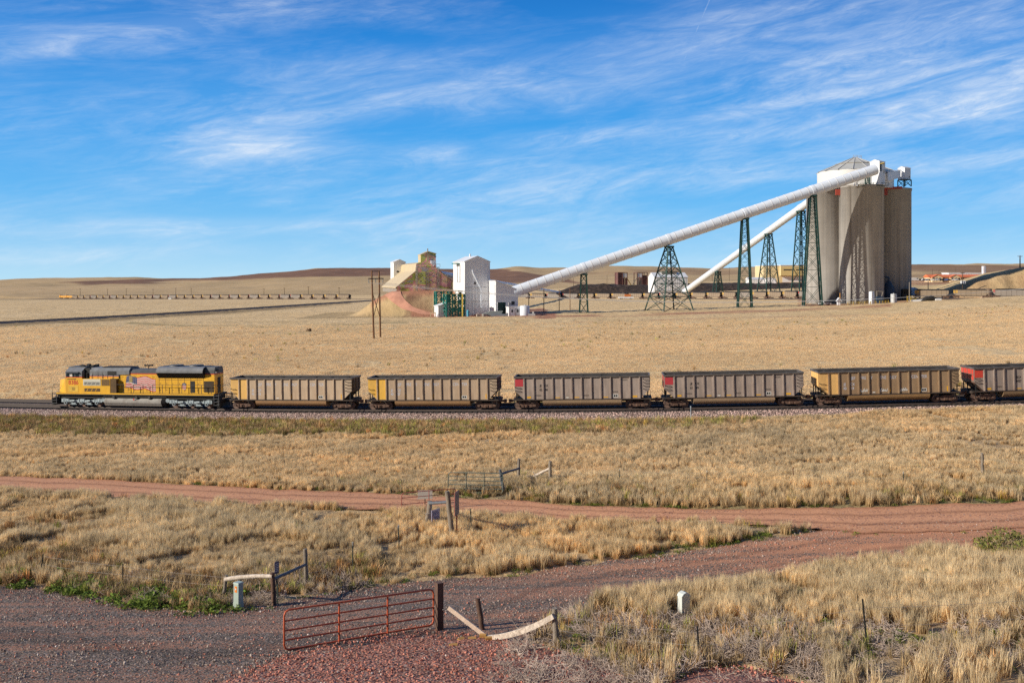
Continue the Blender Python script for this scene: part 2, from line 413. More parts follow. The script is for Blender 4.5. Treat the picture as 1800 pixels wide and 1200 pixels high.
def stone_material(name, stops, scale, soil, amt, bump=0.6, dist=0.04, blotch=0.35, base=0.0, east=0.0, ruts=None):
    m, t, b = new_mat(name)
    co = t.new('ShaderNodeTexCoord').outputs['Object']
    v = t.new('ShaderNodeTexVoronoi', feature='F1'); t.put(v, 'Vector', co); t.put(v, 'Scale', scale)
    sp = t.new('ShaderNodeSeparateColor'); t.l.new(v.outputs['Color'], sp.inputs[0])
    stone = t.ramp(sp.outputs[0], stops)
    edge = t.ramp(v.outputs['Distance'], [(0.25, (1, 1, 1)), (0.75, (0.35, 0.33, 0.33))])
    stone = t.mix(1.0, stone, edge, 'MULTIPLY')
    n = t.noise(co, blotch, 6, 0.65, 0.4)
    f = t.ramp(n, [(0.5 - amt * 0.3, (1, 1, 1)), (0.62 - amt * 0.2, (0, 0, 0))])
    fn = t.noise(co, scale * 0.6, 4, 0.7)
    so = t.ramp(fn, [(0.3, sc3(soil, 0.72)), (0.7, sc3(soil, 1.2))])
    # wheel tracks run along the road and press the stones under: a stretched noise
    tr = t.noise(t.mapv(co, (0.12, 1.1, 1.0), (0, 0, 0.16)), 0.9, 3, 0.5)
    f2 = t.ramp(tr, [(0.42, (0, 0, 0)), (0.58, (1, 1, 1))])
    ff = t.math('MULTIPLY', t.math('MAXIMUM', f, t.math('MULTIPLY', f2, 0.75)), amt, True)
    ff = t.math('ADD', t.math('MULTIPLY', ff, 1 - base), base, True)
    if east:
        sx = t.new('ShaderNodeSeparateXYZ'); t.l.new(co, sx.inputs[0])
        ef = t.math('ADD', t.math('ADD', t.math('MULTIPLY', sx.outputs[0], 1 / 22.0), 0.10), t.math('MULTIPLY', t.math('SUBTRACT', n, 0.5), 0.9), True)
        ff = t.math('ADD', ff, t.math('MULTIPLY', ef, east), True); so = t.mix(ef, so, t.ramp(fn, [(0.3, (0.52, 0.25, 0.135)), (0.7, (0.82, 0.40, 0.215))]))
    sel = t.math('LESS_THAN', sp.outputs[1], ff)
    col = t.mix(t.math('MULTIPLY', sel, 0.93), stone, so)
    if ruts:
        ac = t.new('ShaderNodeAttribute', attribute_name='across'); sa = t.new('ShaderNodeSeparateColor'); t.l.new(ac.outputs['Color'], sa.inputs[0])
        wob = t.math('ADD', sa.outputs[0], t.math('MULTIPLY', t.math('SUBTRACT', t.noise(co, 0.12, 3, 0.6), 0.5), 0.12))
        wob = t.math('ADD', wob, t.math('MULTIPLY', t.math('SUBTRACT', t.noise(co, 1.5, 4, 0.7), 0.5), 0.05))
        rt = t.ramp(wob, ruts); col = t.mix(1.0, col, rt, 'MULTIPLY')
    t.l.new(col, b.inputs['Base Color']); b.inputs['Roughness'].default_value = 0.9; b.inputs['Specular IOR Level'].default_value = 0.2
    h = t.math('ADD', t.math('MULTIPLY', v.outputs['Distance'], -1.0), t.math('MULTIPLY', fn, 0.6))
    t.l.new(t.bump(h, bump, dist), b.inputs['Normal'])
    return m

def build_ground():
    xs = np.arange(-560, 2361, 5.0); lv = np.linspace(math.log(14.2), math.log(9000), 1050)
    Xp, L = np.meshgrid(xs, lv); D = np.exp(L); X = (Xp - CX) / F * D
    Xf, Df = X.ravel(), D.ravel()
    Z, road = gz(Xf, Df)
    ny, nx = X.shape; idx = np.arange(nx * ny).reshape(ny, nx)
    FQ = np.stack([idx[:-1, :-1], idx[:-1, 1:], idx[1:, 1:], idx[1:, :-1]], -1).reshape(-1, 4)
    x, y = proj(Xf, Df, Z)
    veg = np.zeros((len(Xf), 4))
    nz = fbm(Xf / 14, Df / 14, 41, 4)
    off = Df - trk_D(Xf)
    # weedy ditch in front of the track, verge north of the dirt road
    ditch = sstep(-17, -11, off + nz * 5) * (1 - sstep(-4, -2.5, off)) * np.interp(x, [0, 1000, 1500], [1, 0.9, 0.25])
    ditch = np.where((Df > 80) & (Df < 160), ditch, 0)
    verge = np.where((Df < 80), sstep(-34, -24, y - tab(DIRT_UP, x)) * (y < tab(DIRT_UP, x) + 4) * np.interp(x, [0, 900, 1100, 1800], [0.4, 0.5, 1, 1]), 0)
    hillgreen = np.where((Df > 452) & (Df < 800) & (x > 1600), 0.40, 0)
    patch = np.where((Df < 110), np.clip(nz * 1.6 - 0.25, 0, 0.7), np.where(Df < 420, np.clip(nz * 0.7 - 0.22, 0, 0.3), 0))
    veg[:, 0] = np.clip(np.maximum.reduce([ditch, verge, hillgreen, patch]) + np.where(Df > 1000, 0.25 + 0.5 * fbm(Xf / 300, Df / 400, 61, 4), 0), 0, 1)
    # dark heath on the far slopes
    fb = fbm(Xf / 260, Df / 420, 51, 4)
    top = np.interp(x, [100, 300, 460, 560, 680, 800, 860, 900, 960, 1050], [497, 489, 479, 470, 464, 465, 466, 476, 484, 500])
    bot = np.interp(x, [100, 150, 300, 450, 600, 680, 800, 900, 960, 1050], [499, 501, 497, 489, 487, 487, 497, 495, 493, 500])
    yy = y + fb * 7
    dark = np.where(Df > 1250, sstep(-2, 1.5, yy - top) * (1 - sstep(-2.5, 1.5, yy - bot)), 0) * (x > 100) * (x < 1050)
    ridge = np.where((Df > 1250) & (x > 930), np.clip(1.5 * fb + 0.1, 0, 0.55), 0)
    ridge2 = np.where((Df > 1250) & (x > 1580), sstep(464, 467, yy) * (1 - sstep(476, 480, yy - (x - 1600) * 0.03)) * 0.75, 0)
    general = np.where(Df > 1100, 0.22, 0)
    veg[:, 1] = np.clip(np.maximum.reduce([dark * 0.92, ridge, ridge2, general]), 0, 1)
    # red earth: yard round the white plant, haul ramp, ledge line, lot by the office
    cx_, cy_ = Xf, Df
    yard = (np.abs(x - 850) < 130) * sstep(547, 551, y + nz * 3) * (1 - sstep(556, 559, y + nz * 4)) * (Df < 425)
    ledge = np.where((Df > 340) & (Df < 440), np.exp(-((y - np.interp(x, [930, 1000, 1100, 1300, 1500, 1560], [555, 556, 554.5, 549, 541, 538]) + nz * 2.5) / 2.0) ** 2) * (x > 900) * (x < 1570) * np.clip(0.55 + nz, 0, 1), 0)
    silo_yard = np.where((Df > 425) & (Df < 520) & (x > 1400) & (x < 1600), 0.55 + nz * 0.5, 0)
    lot = np.where((Df > 740) & (Df < 1000) & (x > 1330), 0.6 + nz * 0.4, 0)
    plat = np.where((Df > 423) & (Df < 480) & (Xf > -62) & (Xf < 16), 0.9, 0)
    cut = np.where((Df > 450) & (Df < 464) & (x > 1600), 0.25 + nz * 0.5, 0)
    veg_cut = np.where((Df > 402) & (Df < 426) & (Xf > -46) & (Xf < 0), 0.75, 0)
    veg[:, 1] = np.maximum(veg[:, 1], veg_cut * (0.75 + nz)); veg[:, 2] = np.clip(np.maximum.reduce([yard, ledge, silo_yard, lot, plat, cut]), 0, 1)
    bd = np.full(Xf.shape, 1e9); mb_ = (Df > 290) & (Df < 760) & (x < 620); bd[mb_] = poly_dist(Xf[mb_], Df[mb_], BTD)[0]
    belt = (1 - sstep(6, 22, bd + 6 * nz)) * sstep(2.5, 4, bd); veg[:, 0] = np.maximum(veg[:, 0], belt * 0.8); veg[:, 1] = np.maximum(veg[:, 1], belt * 0.35)  # brown belt beside the branch track, ditch shade put into the colour
    side = (Df > 396) & (Df < 470) & (Xf > -90) & (Xf < -44); veg[:, 0] = np.maximum(veg[:, 0], np.where(side, 0.45 + nz * 0.5, 0)); veg[:, 1] = np.maximum(veg[:, 1], np.where(side, 0.18, 0)); veg = np.clip(veg, 0, 1)
    gl = np.exp(-((y - np.interp(x, [220, 330, 480, 620, 720], [566, 572, 574, 570, 566]) - 3 * nz) / 1.6) ** 2) * (x > 220) * (x < 720) * (Df > 200) * (Df < 420); veg[:, 0] = np.maximum(veg[:, 0], gl * np.clip(0.7 + nz, 0, 1))
    tr = np.exp(-((y - np.interp(x, [900, 1100, 1400, 1800], [567, 563, 556, 548]) - 2 * nz) / 1.1) ** 2) * (x > 900) * (Df > 200) * (Df < 430); veg[:, 2] = np.maximum(veg[:, 2], tr * np.clip(0.35 + nz, 0, 1))
    veg[:, 3] = sstep(70, 150, Df)
    o = np_mesh('ground', np.c_[Xf, Df, Z], FQ, ground_material(), True, None, {'veg': veg})
    tag(o, kind='structure'); return o

def sheet(name, up, lo, x0, x1, step, n, lift, mat, jit=2.0, seed=1, kind='structure', lift_fn=None):
    xs = np.arange(x0, x1 + 0.1, step); t = np.linspace(0, 1, n)
    yu = tab(up, xs) + jit * fbm(xs / 40, xs * 0, seed, 4) * 2; yl = tab(lo, xs) + jit * fbm(xs / 40, xs * 0 + 5, seed + 9, 4) * 2
    yl = np.maximum(yl, yu + 0.5)
    Xp, Tt = np.meshgrid(xs, t); Y = yu[None, :] * (1 - Tt) + yl[None, :] * Tt
    X, D = hit(Xp.ravel(), Y.ravel(), 12.0, 200.0)
    Z = zt(X, D) + lift
    if lift_fn is not None: Z = Z + lift_fn(X, D, Tt.ravel())
    idx = np.arange(len(X)).reshape(Xp.shape)
    FQ = np.stack([idx[:-1, :-1], idx[1:, :-1], idx[1:, 1:], idx[:-1, 1:]], -1).reshape(-1, 4)
    o = np_mesh(name, np.c_[X, D, Z], FQ, mat, True, None, {'across': np.repeat(Tt.ravel()[:, None], 3, 1)})
    return tag(o, kind=kind)

build_ground()
GREY_ST = [(0.0, (0.125, 0.10, 0.08)), (0.35, (0.25, 0.205, 0.165)), (0.65, (0.36, 0.30, 0.24)), (0.82, (0.42, 0.25, 0.175)), (1.0, (0.58, 0.52, 0.47))]
RED_ST = [(0.0, (0.24, 0.10, 0.08)), (0.4, (0.52, 0.22, 0.145)), (0.7, (0.66, 0.32, 0.21)), (0.9, (0.50, 0.31, 0.23)), (1.0, (0.62, 0.48, 0.40))]
M_gravel = stone_material('gravel_grey', GREY_ST, 17.0, (0.44, 0.235, 0.155), 0.85, 0.5, east=0.8, ruts=[(0.0, (0.8, 0.75, 0.7)), (0.08, (1, 1, 1)), (0.22, (1.05, 1.0, 0.97)), (0.30, (0.74, 0.70, 0.68)), (0.38, (1.08, 1.02, 0.98)), (0.55, (0.9, 0.88, 0.87)), (0.66, (1.1, 1.04, 1.0)), (0.74, (0.72, 0.68, 0.66)), (0.82, (1, 1, 1)), (1.0, (0.85, 0.82, 0.8))])
M_dirt = stone_material('red_dirt', RED_ST, 14.0, (0.76, 0.375, 0.195), 0.99, 0.25, 0.03, 0.2, 0.80, ruts=[(0.0, (0.75, 0.68, 0.62)), (0.10, (1, 1, 1)), (0.24, (1.05, 1.05, 1.05)), (0.31, (0.66, 0.62, 0.60)), (0.36, (0.95, 0.95, 0.95)), (0.50, (1.1, 1.1, 1.1)), (0.62, (0.98, 0.98, 0.98)), (0.68, (0.60, 0.56, 0.55)), (0.75, (1, 1, 1)), (0.93, (0.95, 0.93, 0.9)), (1.0, (0.72, 0.64, 0.58))])
M_scoria = stone_material('red_scoria', RED_ST, 12.0, (0.60, 0.27, 0.19), 0.5, 0.8, 0.05)
M_ballast = stone_material('pink_ballast', [(0.0, (0.17, 0.12, 0.105)), (0.35, (0.40, 0.29, 0.26)), (0.7, (0.55, 0.415, 0.365)), (1.0, (0.74, 0.62, 0.55))], 6.0, (0.36, 0.27, 0.25), 0.1, 0.8, 0.12)
def rut(X, D, t): return 0.014 * fbm(X / 4, D / 0.8, 71, 3) + 0.03 * fbm(X / 2.4, D / 2.0, 72, 3)
sheet('gravel_road', GRAV_UP, GRAV_LO, -530, 2330, 6, 60, 0.02, M_gravel, 3.0, 3, lift_fn=rut)
sheet('dirt_road', DIRT_UP, DIRT_LO, -530, 2330, 6, 26, 0.045, M_dirt, 1.6, 5, lift_fn=rut)
BOT = [(-300, 1345), (2100, 1345)]
sheet('rubble_apron', SCOR_UP, BOT, 240, 1190, 6, 40, 0.05, M_scoria, 5.0, 7, lift_fn=lambda X, D, t: 0.05 * fbm(X / 1.1, D / 1.1, 73, 3) - 0.06 * (1 - sstep(0, 0.08, t)))
sheet('rubble_apron', SCOR2_UP, BOT, 1165, 1470, 6, 30, 0.05, M_scoria, 4.0, 8, lift_fn=lambda X, D, t: 0.22 * sstep(0, 0.3, t) - 0.03)

# ballast beds
def strip(name, centre, prof, mat, kind='structure', parent=None):
    """centre: Nx3 polyline (rail top); prof: (offset to the left of travel, dz)"""
    c = np.asarray(centre); d = np.gradient(c[:, :2], axis=0); d /= np.linalg.norm(d, axis=1)[:, None]; nrm = np.c_[-d[:, 1], d[:, 0]]
    V = np.stack([np.c_[c[:, 0] + nrm[:, 0] * o, c[:, 1] + nrm[:, 1] * o, c[:, 2] + dz] for o, dz in prof], 1)
    n, k = V.shape[:2]; idx = np.arange(n * k).reshape(n, k)
    FQ = np.stack([idx[:-1, :-1], idx[1:, :-1], idx[1:, 1:], idx[:-1, 1:]], -1).reshape(-1, 4)
    o = np_mesh(name, V.reshape(-1, 3), FQ, mat, False)
    if kind: tag(o, kind=kind)
    if parent: o.parent = parent
    return o
tx = np.arange(-124, 124.1, 1.0); TRK = np.c_[tx, trk_D(tx), trk_z(tx)]
M_bedtop = stone_material('oily_track_bed', [(0.0, (0.07, 0.055, 0.055)), (0.5, (0.17, 0.135, 0.13)), (1.0, (0.30, 0.25, 0.24))], 7.0, (0.15, 0.12, 0.115), 0.3, 0.6, 0.08)
strip('ballast', TRK, [(-4.3, -1.1), (-3.0, -0.72), (-1.95, -0.30)], M_ballast)
strip('track_bed', TRK, [(-1.95, -0.30), (0, -0.24), (1.8, -0.24), (2.3, -0.36)], M_bedtop)
strip('ballast', TRK, [(2.3, -0.36), (2.7, -0.26)], M_ballast)
strip('track_bed', TRK, [(2.7, -0.26), (4.4, -0.22), (6.4, -0.26)], M_bedtop)
strip('ballast', TRK, [(6.4, -0.26), (8.2, -0.85), (9.6, -1.1)], M_ballast)
M_rail = paint('rusty_rail_steel', (0.085, 0.06, 0.05), 0.7, 0.0, 0.2, 1.0)
M_sleeper = paint('creosoted_sleeper', (0.05, 0.042, 0.04), 0.9, 0, 0.3, 1.5)
def track(label, line, detailed=True, offs=0.0):
    root = thing('railway_track', label, 'railway track', tuple(line[len(line) // 2]))
    c = np.asarray(line) - line[len(line) // 2]
    for s in (-0.75, 0.75):
        o = strip('rail', c, [(offs + s - 0.07, -0.17), (offs + s - 0.035, -0.02), (offs + s - 0.03, 0), (offs + s + 0.03, 0), (offs + s + 0.035, -0.02), (offs + s + 0.07, -0.17)], M_rail, None, root)
    mb = MB()
    d = np.gradient(c[:, :2], axis=0); seg = np.r_[0, np.cumsum(np.hypot(np.diff(c[:, 0]), np.diff(c[:, 1])))]
    for q in np.arange(0.3, seg[-1], 0.62 if detailed else 3.0):
        x = np.interp(q, seg, c[:, 0]); y = np.interp(q, seg, c[:, 1]); z = np.interp(q, seg, c[:, 2])
        a = math.atan2(np.interp(q, seg, d[:, 1]), np.interp(q, seg, d[:, 0]))
        n = Vector((-math.sin(a), math.cos(a), 0))
        mb.box(Vector((x, y, z - 0.30)) + n * offs, (0.24, 2.6, 0.18), 0, Matrix.Rotation(a, 3, 'Z'))
    o = mb.build('sleeper_bed', M_sleeper, root); tag(o, kind='stuff')
    return root
track('rusty rails under the yellow locomotive and its near coal wagons', TRK)
track('second empty rails running just behind the near coal train', TRK, True, 4.3)
M_ballast_far = paint('grey_ballast', (0.16, 0.12, 0.10), 0.95, 0, 0.3, 0.2)
strip('ballast', BTD, [(-3.4, -0.9), (-1.9, -0.22), (1.9, -0.22), (3.4, -0.9)], M_ballast_far)
strip('ballast', FTD, [(-4.6, -0.85), (-1.9, -0.25), (1.9, -0.25), (4.6, -0.85)], M_ballast_far)
track('bare branch track curving across the dry field at the far left', BTD, False)
track('loop track carrying the long far coal train past the silos', FTD, False)
# ------------------------------------------------------------------ scattered ground cover (kind = stuff)
def tuft_mesh(name, n, h, spread, lean, width, seed, curve=0.25, flat=0.0):
    r = random.Random(seed); V = []; Fc = []; C = []
    for _ in range(n):
        a = r.uniform(0, 2 * PI); q = spread * math.sqrt(r.random()); bx, by = q * math.cos(a), q * math.sin(a)
        la = r.uniform(0, 2 * PI); l = r.gauss(0, lean) + flat; hh = h * r.uniform(0.55, 1.1)
        dx, dy = math.sin(l) * math.cos(la), math.sin(l) * math.sin(la); dz = math.cos(l)
        wa = r.uniform(0, PI); wx, wy = math.cos(wa) * width / 2, math.sin(wa) * width / 2
        b = len(V)
        m = (bx + dx * hh * 0.55, by + dy * hh * 0.55, dz * hh * 0.6)
        t = (bx + dx * hh * (1 + curve), by + dy * hh * (1 + curve), max(0.02, dz * hh))
        V += [(bx - wx, by - wy, -0.04), (bx + wx, by + wy, -0.04), (m[0] + wx * 0.9, m[1] + wy * 0.9, m[2]), (m[0] - wx * 0.9, m[1] - wy * 0.9, m[2]), t]
        Fc += [(b, b + 1, b + 2, b + 3), (b + 3, b + 2, b + 4)]
        s = r.random(); C += [(0, s, 0, 1)] * 2 + [(0.6, s, 0, 1)] * 2 + [(1, s, 0, 1)]
    me = bpy.data.meshes.new(name); me.from_pydata(V, [], Fc)
    at = me.attributes.new('blade', 'FLOAT_COLOR', 'POINT'); at.data.foreach_set('color', np.array(C, np.float32).ravel())
    return me

def leaf_mesh(name, n, h, spread, size, seed):
    r = random.Random(seed); V = []; Fc = []; C = []
    for _ in range(n):
        a = r.uniform(0, 2 * PI); q = spread * math.sqrt(r.random()); z = h * r.random() * (1 - 0.6 * q / spread)
        c = Vector((q * math.cos(a), q * math.sin(a), z)); s = size * r.uniform(0.5, 1.2)
        u = Vector((r.gauss(0, 1), r.gauss(0, 1), r.gauss(0, 0.6))).normalized(); w = u.cross(Vector((r.gauss(0, 1), r.gauss(0, 1), r.gauss(0, 1)))).normalized()
        b = len(V); V += [c - u * s, c + w * s * 0.5, c + u * s, c - w * s * 0.5]; Fc.append((b, b + 1, b + 2, b + 3))
        k = r.random(); C += [(z / h, k, 0, 1)] * 4
    me = bpy.data.meshes.new(name); me.from_pydata([tuple(v) for v in V], [], Fc)
    at = me.attributes.new('blade', 'FLOAT_COLOR', 'POINT'); at.data.foreach_set('color', np.array(C, np.float32).ravel())
    return me

def twig_mesh(name, n, h, spread, w, seed):
    r = random.Random(seed); mb = MB()
    for _ in range(n):
        a = r.uniform(0, 2 * PI); q = spread * 0.6 * r.random(); p = Vector((q * math.cos(a), q * math.sin(a), r.uniform(-0.02, h * 0.4)))
        d = Vector((r.gauss(0, 1), r.gauss(0, 1), abs(r.gauss(0, 0.55)))).normalized()
        for k in range(3):
            e = p + d * spread * r.uniform(0.25, 0.45); e.z = max(0.01, e.z)
            mb.bar(p, e, w * (1 - 0.25 * k)); p = e
            d = (d + Vector((r.gauss(0, .6), r.gauss(0, .6), r.gauss(0, .5)))).normalized()
    me = bpy.data.meshes.new(name); me.from_pydata(mb.v, [], mb.f)
    C = [(0.5, r.random(), 0, 1)] * len(mb.v)
    at = me.attributes.new('blade', 'FLOAT_COLOR', 'POINT'); at.data.foreach_set('color', np.array(C, np.float32).ravel())
    return me

def stone_mesh(name, s, seed):
    r = random.Random(seed); bm = bmesh.new(); bmesh.ops.create_icosphere(bm, subdivisions=1, radius=s)
    for v in bm.verts: v.co = Vector((v.co.x * 1.2, v.co.y, v.co.z * 0.7)) * r.uniform(0.7, 1.2)
    me = bpy.data.meshes.new(name); bm.to_mesh(me); bm.free()
    at = me.attributes.new('blade', 'FLOAT_COLOR', 'POINT'); at.data.foreach_set('color', np.full(4 * len(me.vertices), 0.5, np.float32))
    return me
import bmesh

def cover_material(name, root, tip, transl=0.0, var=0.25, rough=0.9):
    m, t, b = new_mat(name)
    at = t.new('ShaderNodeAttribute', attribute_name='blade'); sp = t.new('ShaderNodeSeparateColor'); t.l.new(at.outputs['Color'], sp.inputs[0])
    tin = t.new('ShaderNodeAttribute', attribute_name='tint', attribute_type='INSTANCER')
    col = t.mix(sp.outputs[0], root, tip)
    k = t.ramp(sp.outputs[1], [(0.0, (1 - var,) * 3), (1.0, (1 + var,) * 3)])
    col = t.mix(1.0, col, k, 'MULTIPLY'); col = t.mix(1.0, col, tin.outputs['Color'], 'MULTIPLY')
    t.l.new(col, b.inputs['Base Color']); b.inputs['Roughness'].default_value = rough; b.inputs['Specular IOR Level'].default_value = 0.15
    if transl > 0:
        tr = t.new('ShaderNodeBsdfTranslucent'); t.l.new(col, tr.inputs[0]); mx = t.new('ShaderNodeMixShader'); mx.inputs[0].default_value = transl
        out = m.node_tree.nodes['Material Output']; t.l.new(b.outputs[0], mx.inputs[1]); t.l.new(tr.outputs[0], mx.inputs[2]); t.l.new(mx.outputs[0], out.inputs[0])
    return m

def scatter(name, meshes, mat, pts, rot, scl, tint, which=None):
    n = len(pts)
    protos = bpy.data.collections.new(name + '_kinds')
    for i, me in enumerate(meshes):
        me.materials.clear(); me.materials.append(mat)
        protos.objects.link(bpy.data.objects.new('%s_kind' % name, me))
    me = bpy.data.meshes.new(name); me.vertices.add(n); me.vertices.foreach_set('co', np.asarray(pts, np.float32).ravel())
    for nm, ty, key, val in (('rot', 'FLOAT_VECTOR', 'vector', rot), ('scl', 'FLOAT_VECTOR', 'vector', scl)):
        me.attributes.new(nm, ty, 'POINT').data.foreach_set(key, np.asarray(val, np.float32).ravel())
    me.attributes.new('tint', 'FLOAT_COLOR', 'POINT').data.foreach_set('color', np.c_[tint, np.ones(n)].astype(np.float32).ravel())
    wh = RNG.integers(0, len(meshes), n) if which is None else which
    me.attributes.new('pick', 'INT', 'POINT').data.foreach_set('value', np.asarray(wh, np.int32))
    o = bpy.data.objects.new(name, me); COL.objects.link(o)
    ng = bpy.data.node_groups.new(name, 'GeometryNodeTree')
    ng.interface.new_socket('Geometry', in_out='INPUT', socket_type='NodeSocketGeometry'); ng.interface.new_socket('Geometry', in_out='OUTPUT', socket_type='NodeSocketGeometry')
    N, L = ng.nodes, ng.links
    gi = N.new('NodeGroupInput'); go = N.new('NodeGroupOutput'); ip = N.new('GeometryNodeInstanceOnPoints'); ci = N.new('GeometryNodeCollectionInfo')
    ci.inputs[0].default_value = protos; ci.inputs['Separate Children'].default_value = True; ci.inputs['Reset Children'].default_value = True
    def attr(nm, ty):
        a = N.new('GeometryNodeInputNamedAttribute'); a.data_type = ty; a.inputs['Name'].default_value = nm; return a.outputs['Attribute']
    er = N.new('FunctionNodeEulerToRotation'); L.new(attr('rot', 'FLOAT_VECTOR'), er.inputs[0])
    L.new(gi.outputs[0], ip.inputs['Points']); L.new(ci.outputs[0], ip.inputs['Instance']); ip.inputs['Pick Instance'].default_value = True
    L.new(attr('pick', 'INT'), ip.inputs['Instance Index']); L.new(er.outputs[0], ip.inputs['Rotation']); L.new(attr('scl', 'FLOAT_VECTOR'), ip.inputs['Scale'])
    L.new(ip.outputs[0], go.inputs[0])
    md = o.modifiers.new('scatter', 'NODES'); md.node_group = ng
    return tag(o, kind='stuff')

def sample(D0, D1, dens, xl=-90, xr=1890):
    """uniform points per square metre in the visible wedge"""
    g = np.linspace(D0, D1, 400); half = 990.0 / F * g + 9.0
    cum = np.r_[0, np.cumsum((half[1:] + half[:-1]) * np.diff(g))]; n = int(cum[-1] * dens)
    D = np.interp(RNG.uniform(0, cum[-1], n), cum, g); X = RNG.uniform(-1, 1, n) * (990.0 / F * D + 9.0)
    return X, D

def bare(X, Y, x, y, padd=0.0):
    off = Y - trk_D(X)
    return (((in_dirt(x, y, padd) | in_grav(x, y, padd) | in_scor(x, y)) & (Y < 80)) | ((off > -3.6) & (off < 9.3) & (Y > 80) & (Y < 160)))

def field(X, Y):
    Z, road = gz(X, Y); x, y = proj(X, Y, Z); return Z, x, y

ST = np.array([1.0, 1.0, 1.0])
def tints(X, Y, n, x, y):
    """straw / gold / grey / olive patches, in world space"""
    a = fbm(X / 7, Y / 7, 81, 4); b = fbm(X / 2.2, Y / 2.2, 83, 3); c = fbm(X / 18, Y / 18, 85, 3)
    T = np.ones((n, 3))
    T *= (1 + 0.26 * b + 0.14 * a)[:, None]
    gold = np.clip(a * 1.8, 0, 1)[:, None]; T = T * (1 - gold) + T * np.array([1.0, 0.94, 0.85]) * gold
    grey = np.clip(-c * 1.6 - 0.1, 0, 0.7)[:, None]; T = T * (1 - grey) + T * np.array([0.86, 0.88, 0.92]) * grey
    T *= RNG.uniform(0.66, 1.22, (n, 1))
    return np.clip(T, 0.15, 1.6)

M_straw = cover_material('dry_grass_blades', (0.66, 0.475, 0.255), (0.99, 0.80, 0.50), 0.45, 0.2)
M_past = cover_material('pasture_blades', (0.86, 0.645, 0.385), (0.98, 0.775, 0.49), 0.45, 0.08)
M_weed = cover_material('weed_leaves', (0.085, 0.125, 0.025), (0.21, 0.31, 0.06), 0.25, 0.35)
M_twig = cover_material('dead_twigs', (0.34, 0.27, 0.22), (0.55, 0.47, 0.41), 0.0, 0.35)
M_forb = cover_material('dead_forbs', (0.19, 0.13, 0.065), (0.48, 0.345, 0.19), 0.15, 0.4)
M_stone = cover_material('loose_stones', (0.50, 0.43, 0.395), (0.50, 0.43, 0.395), 0.0, 0.0)

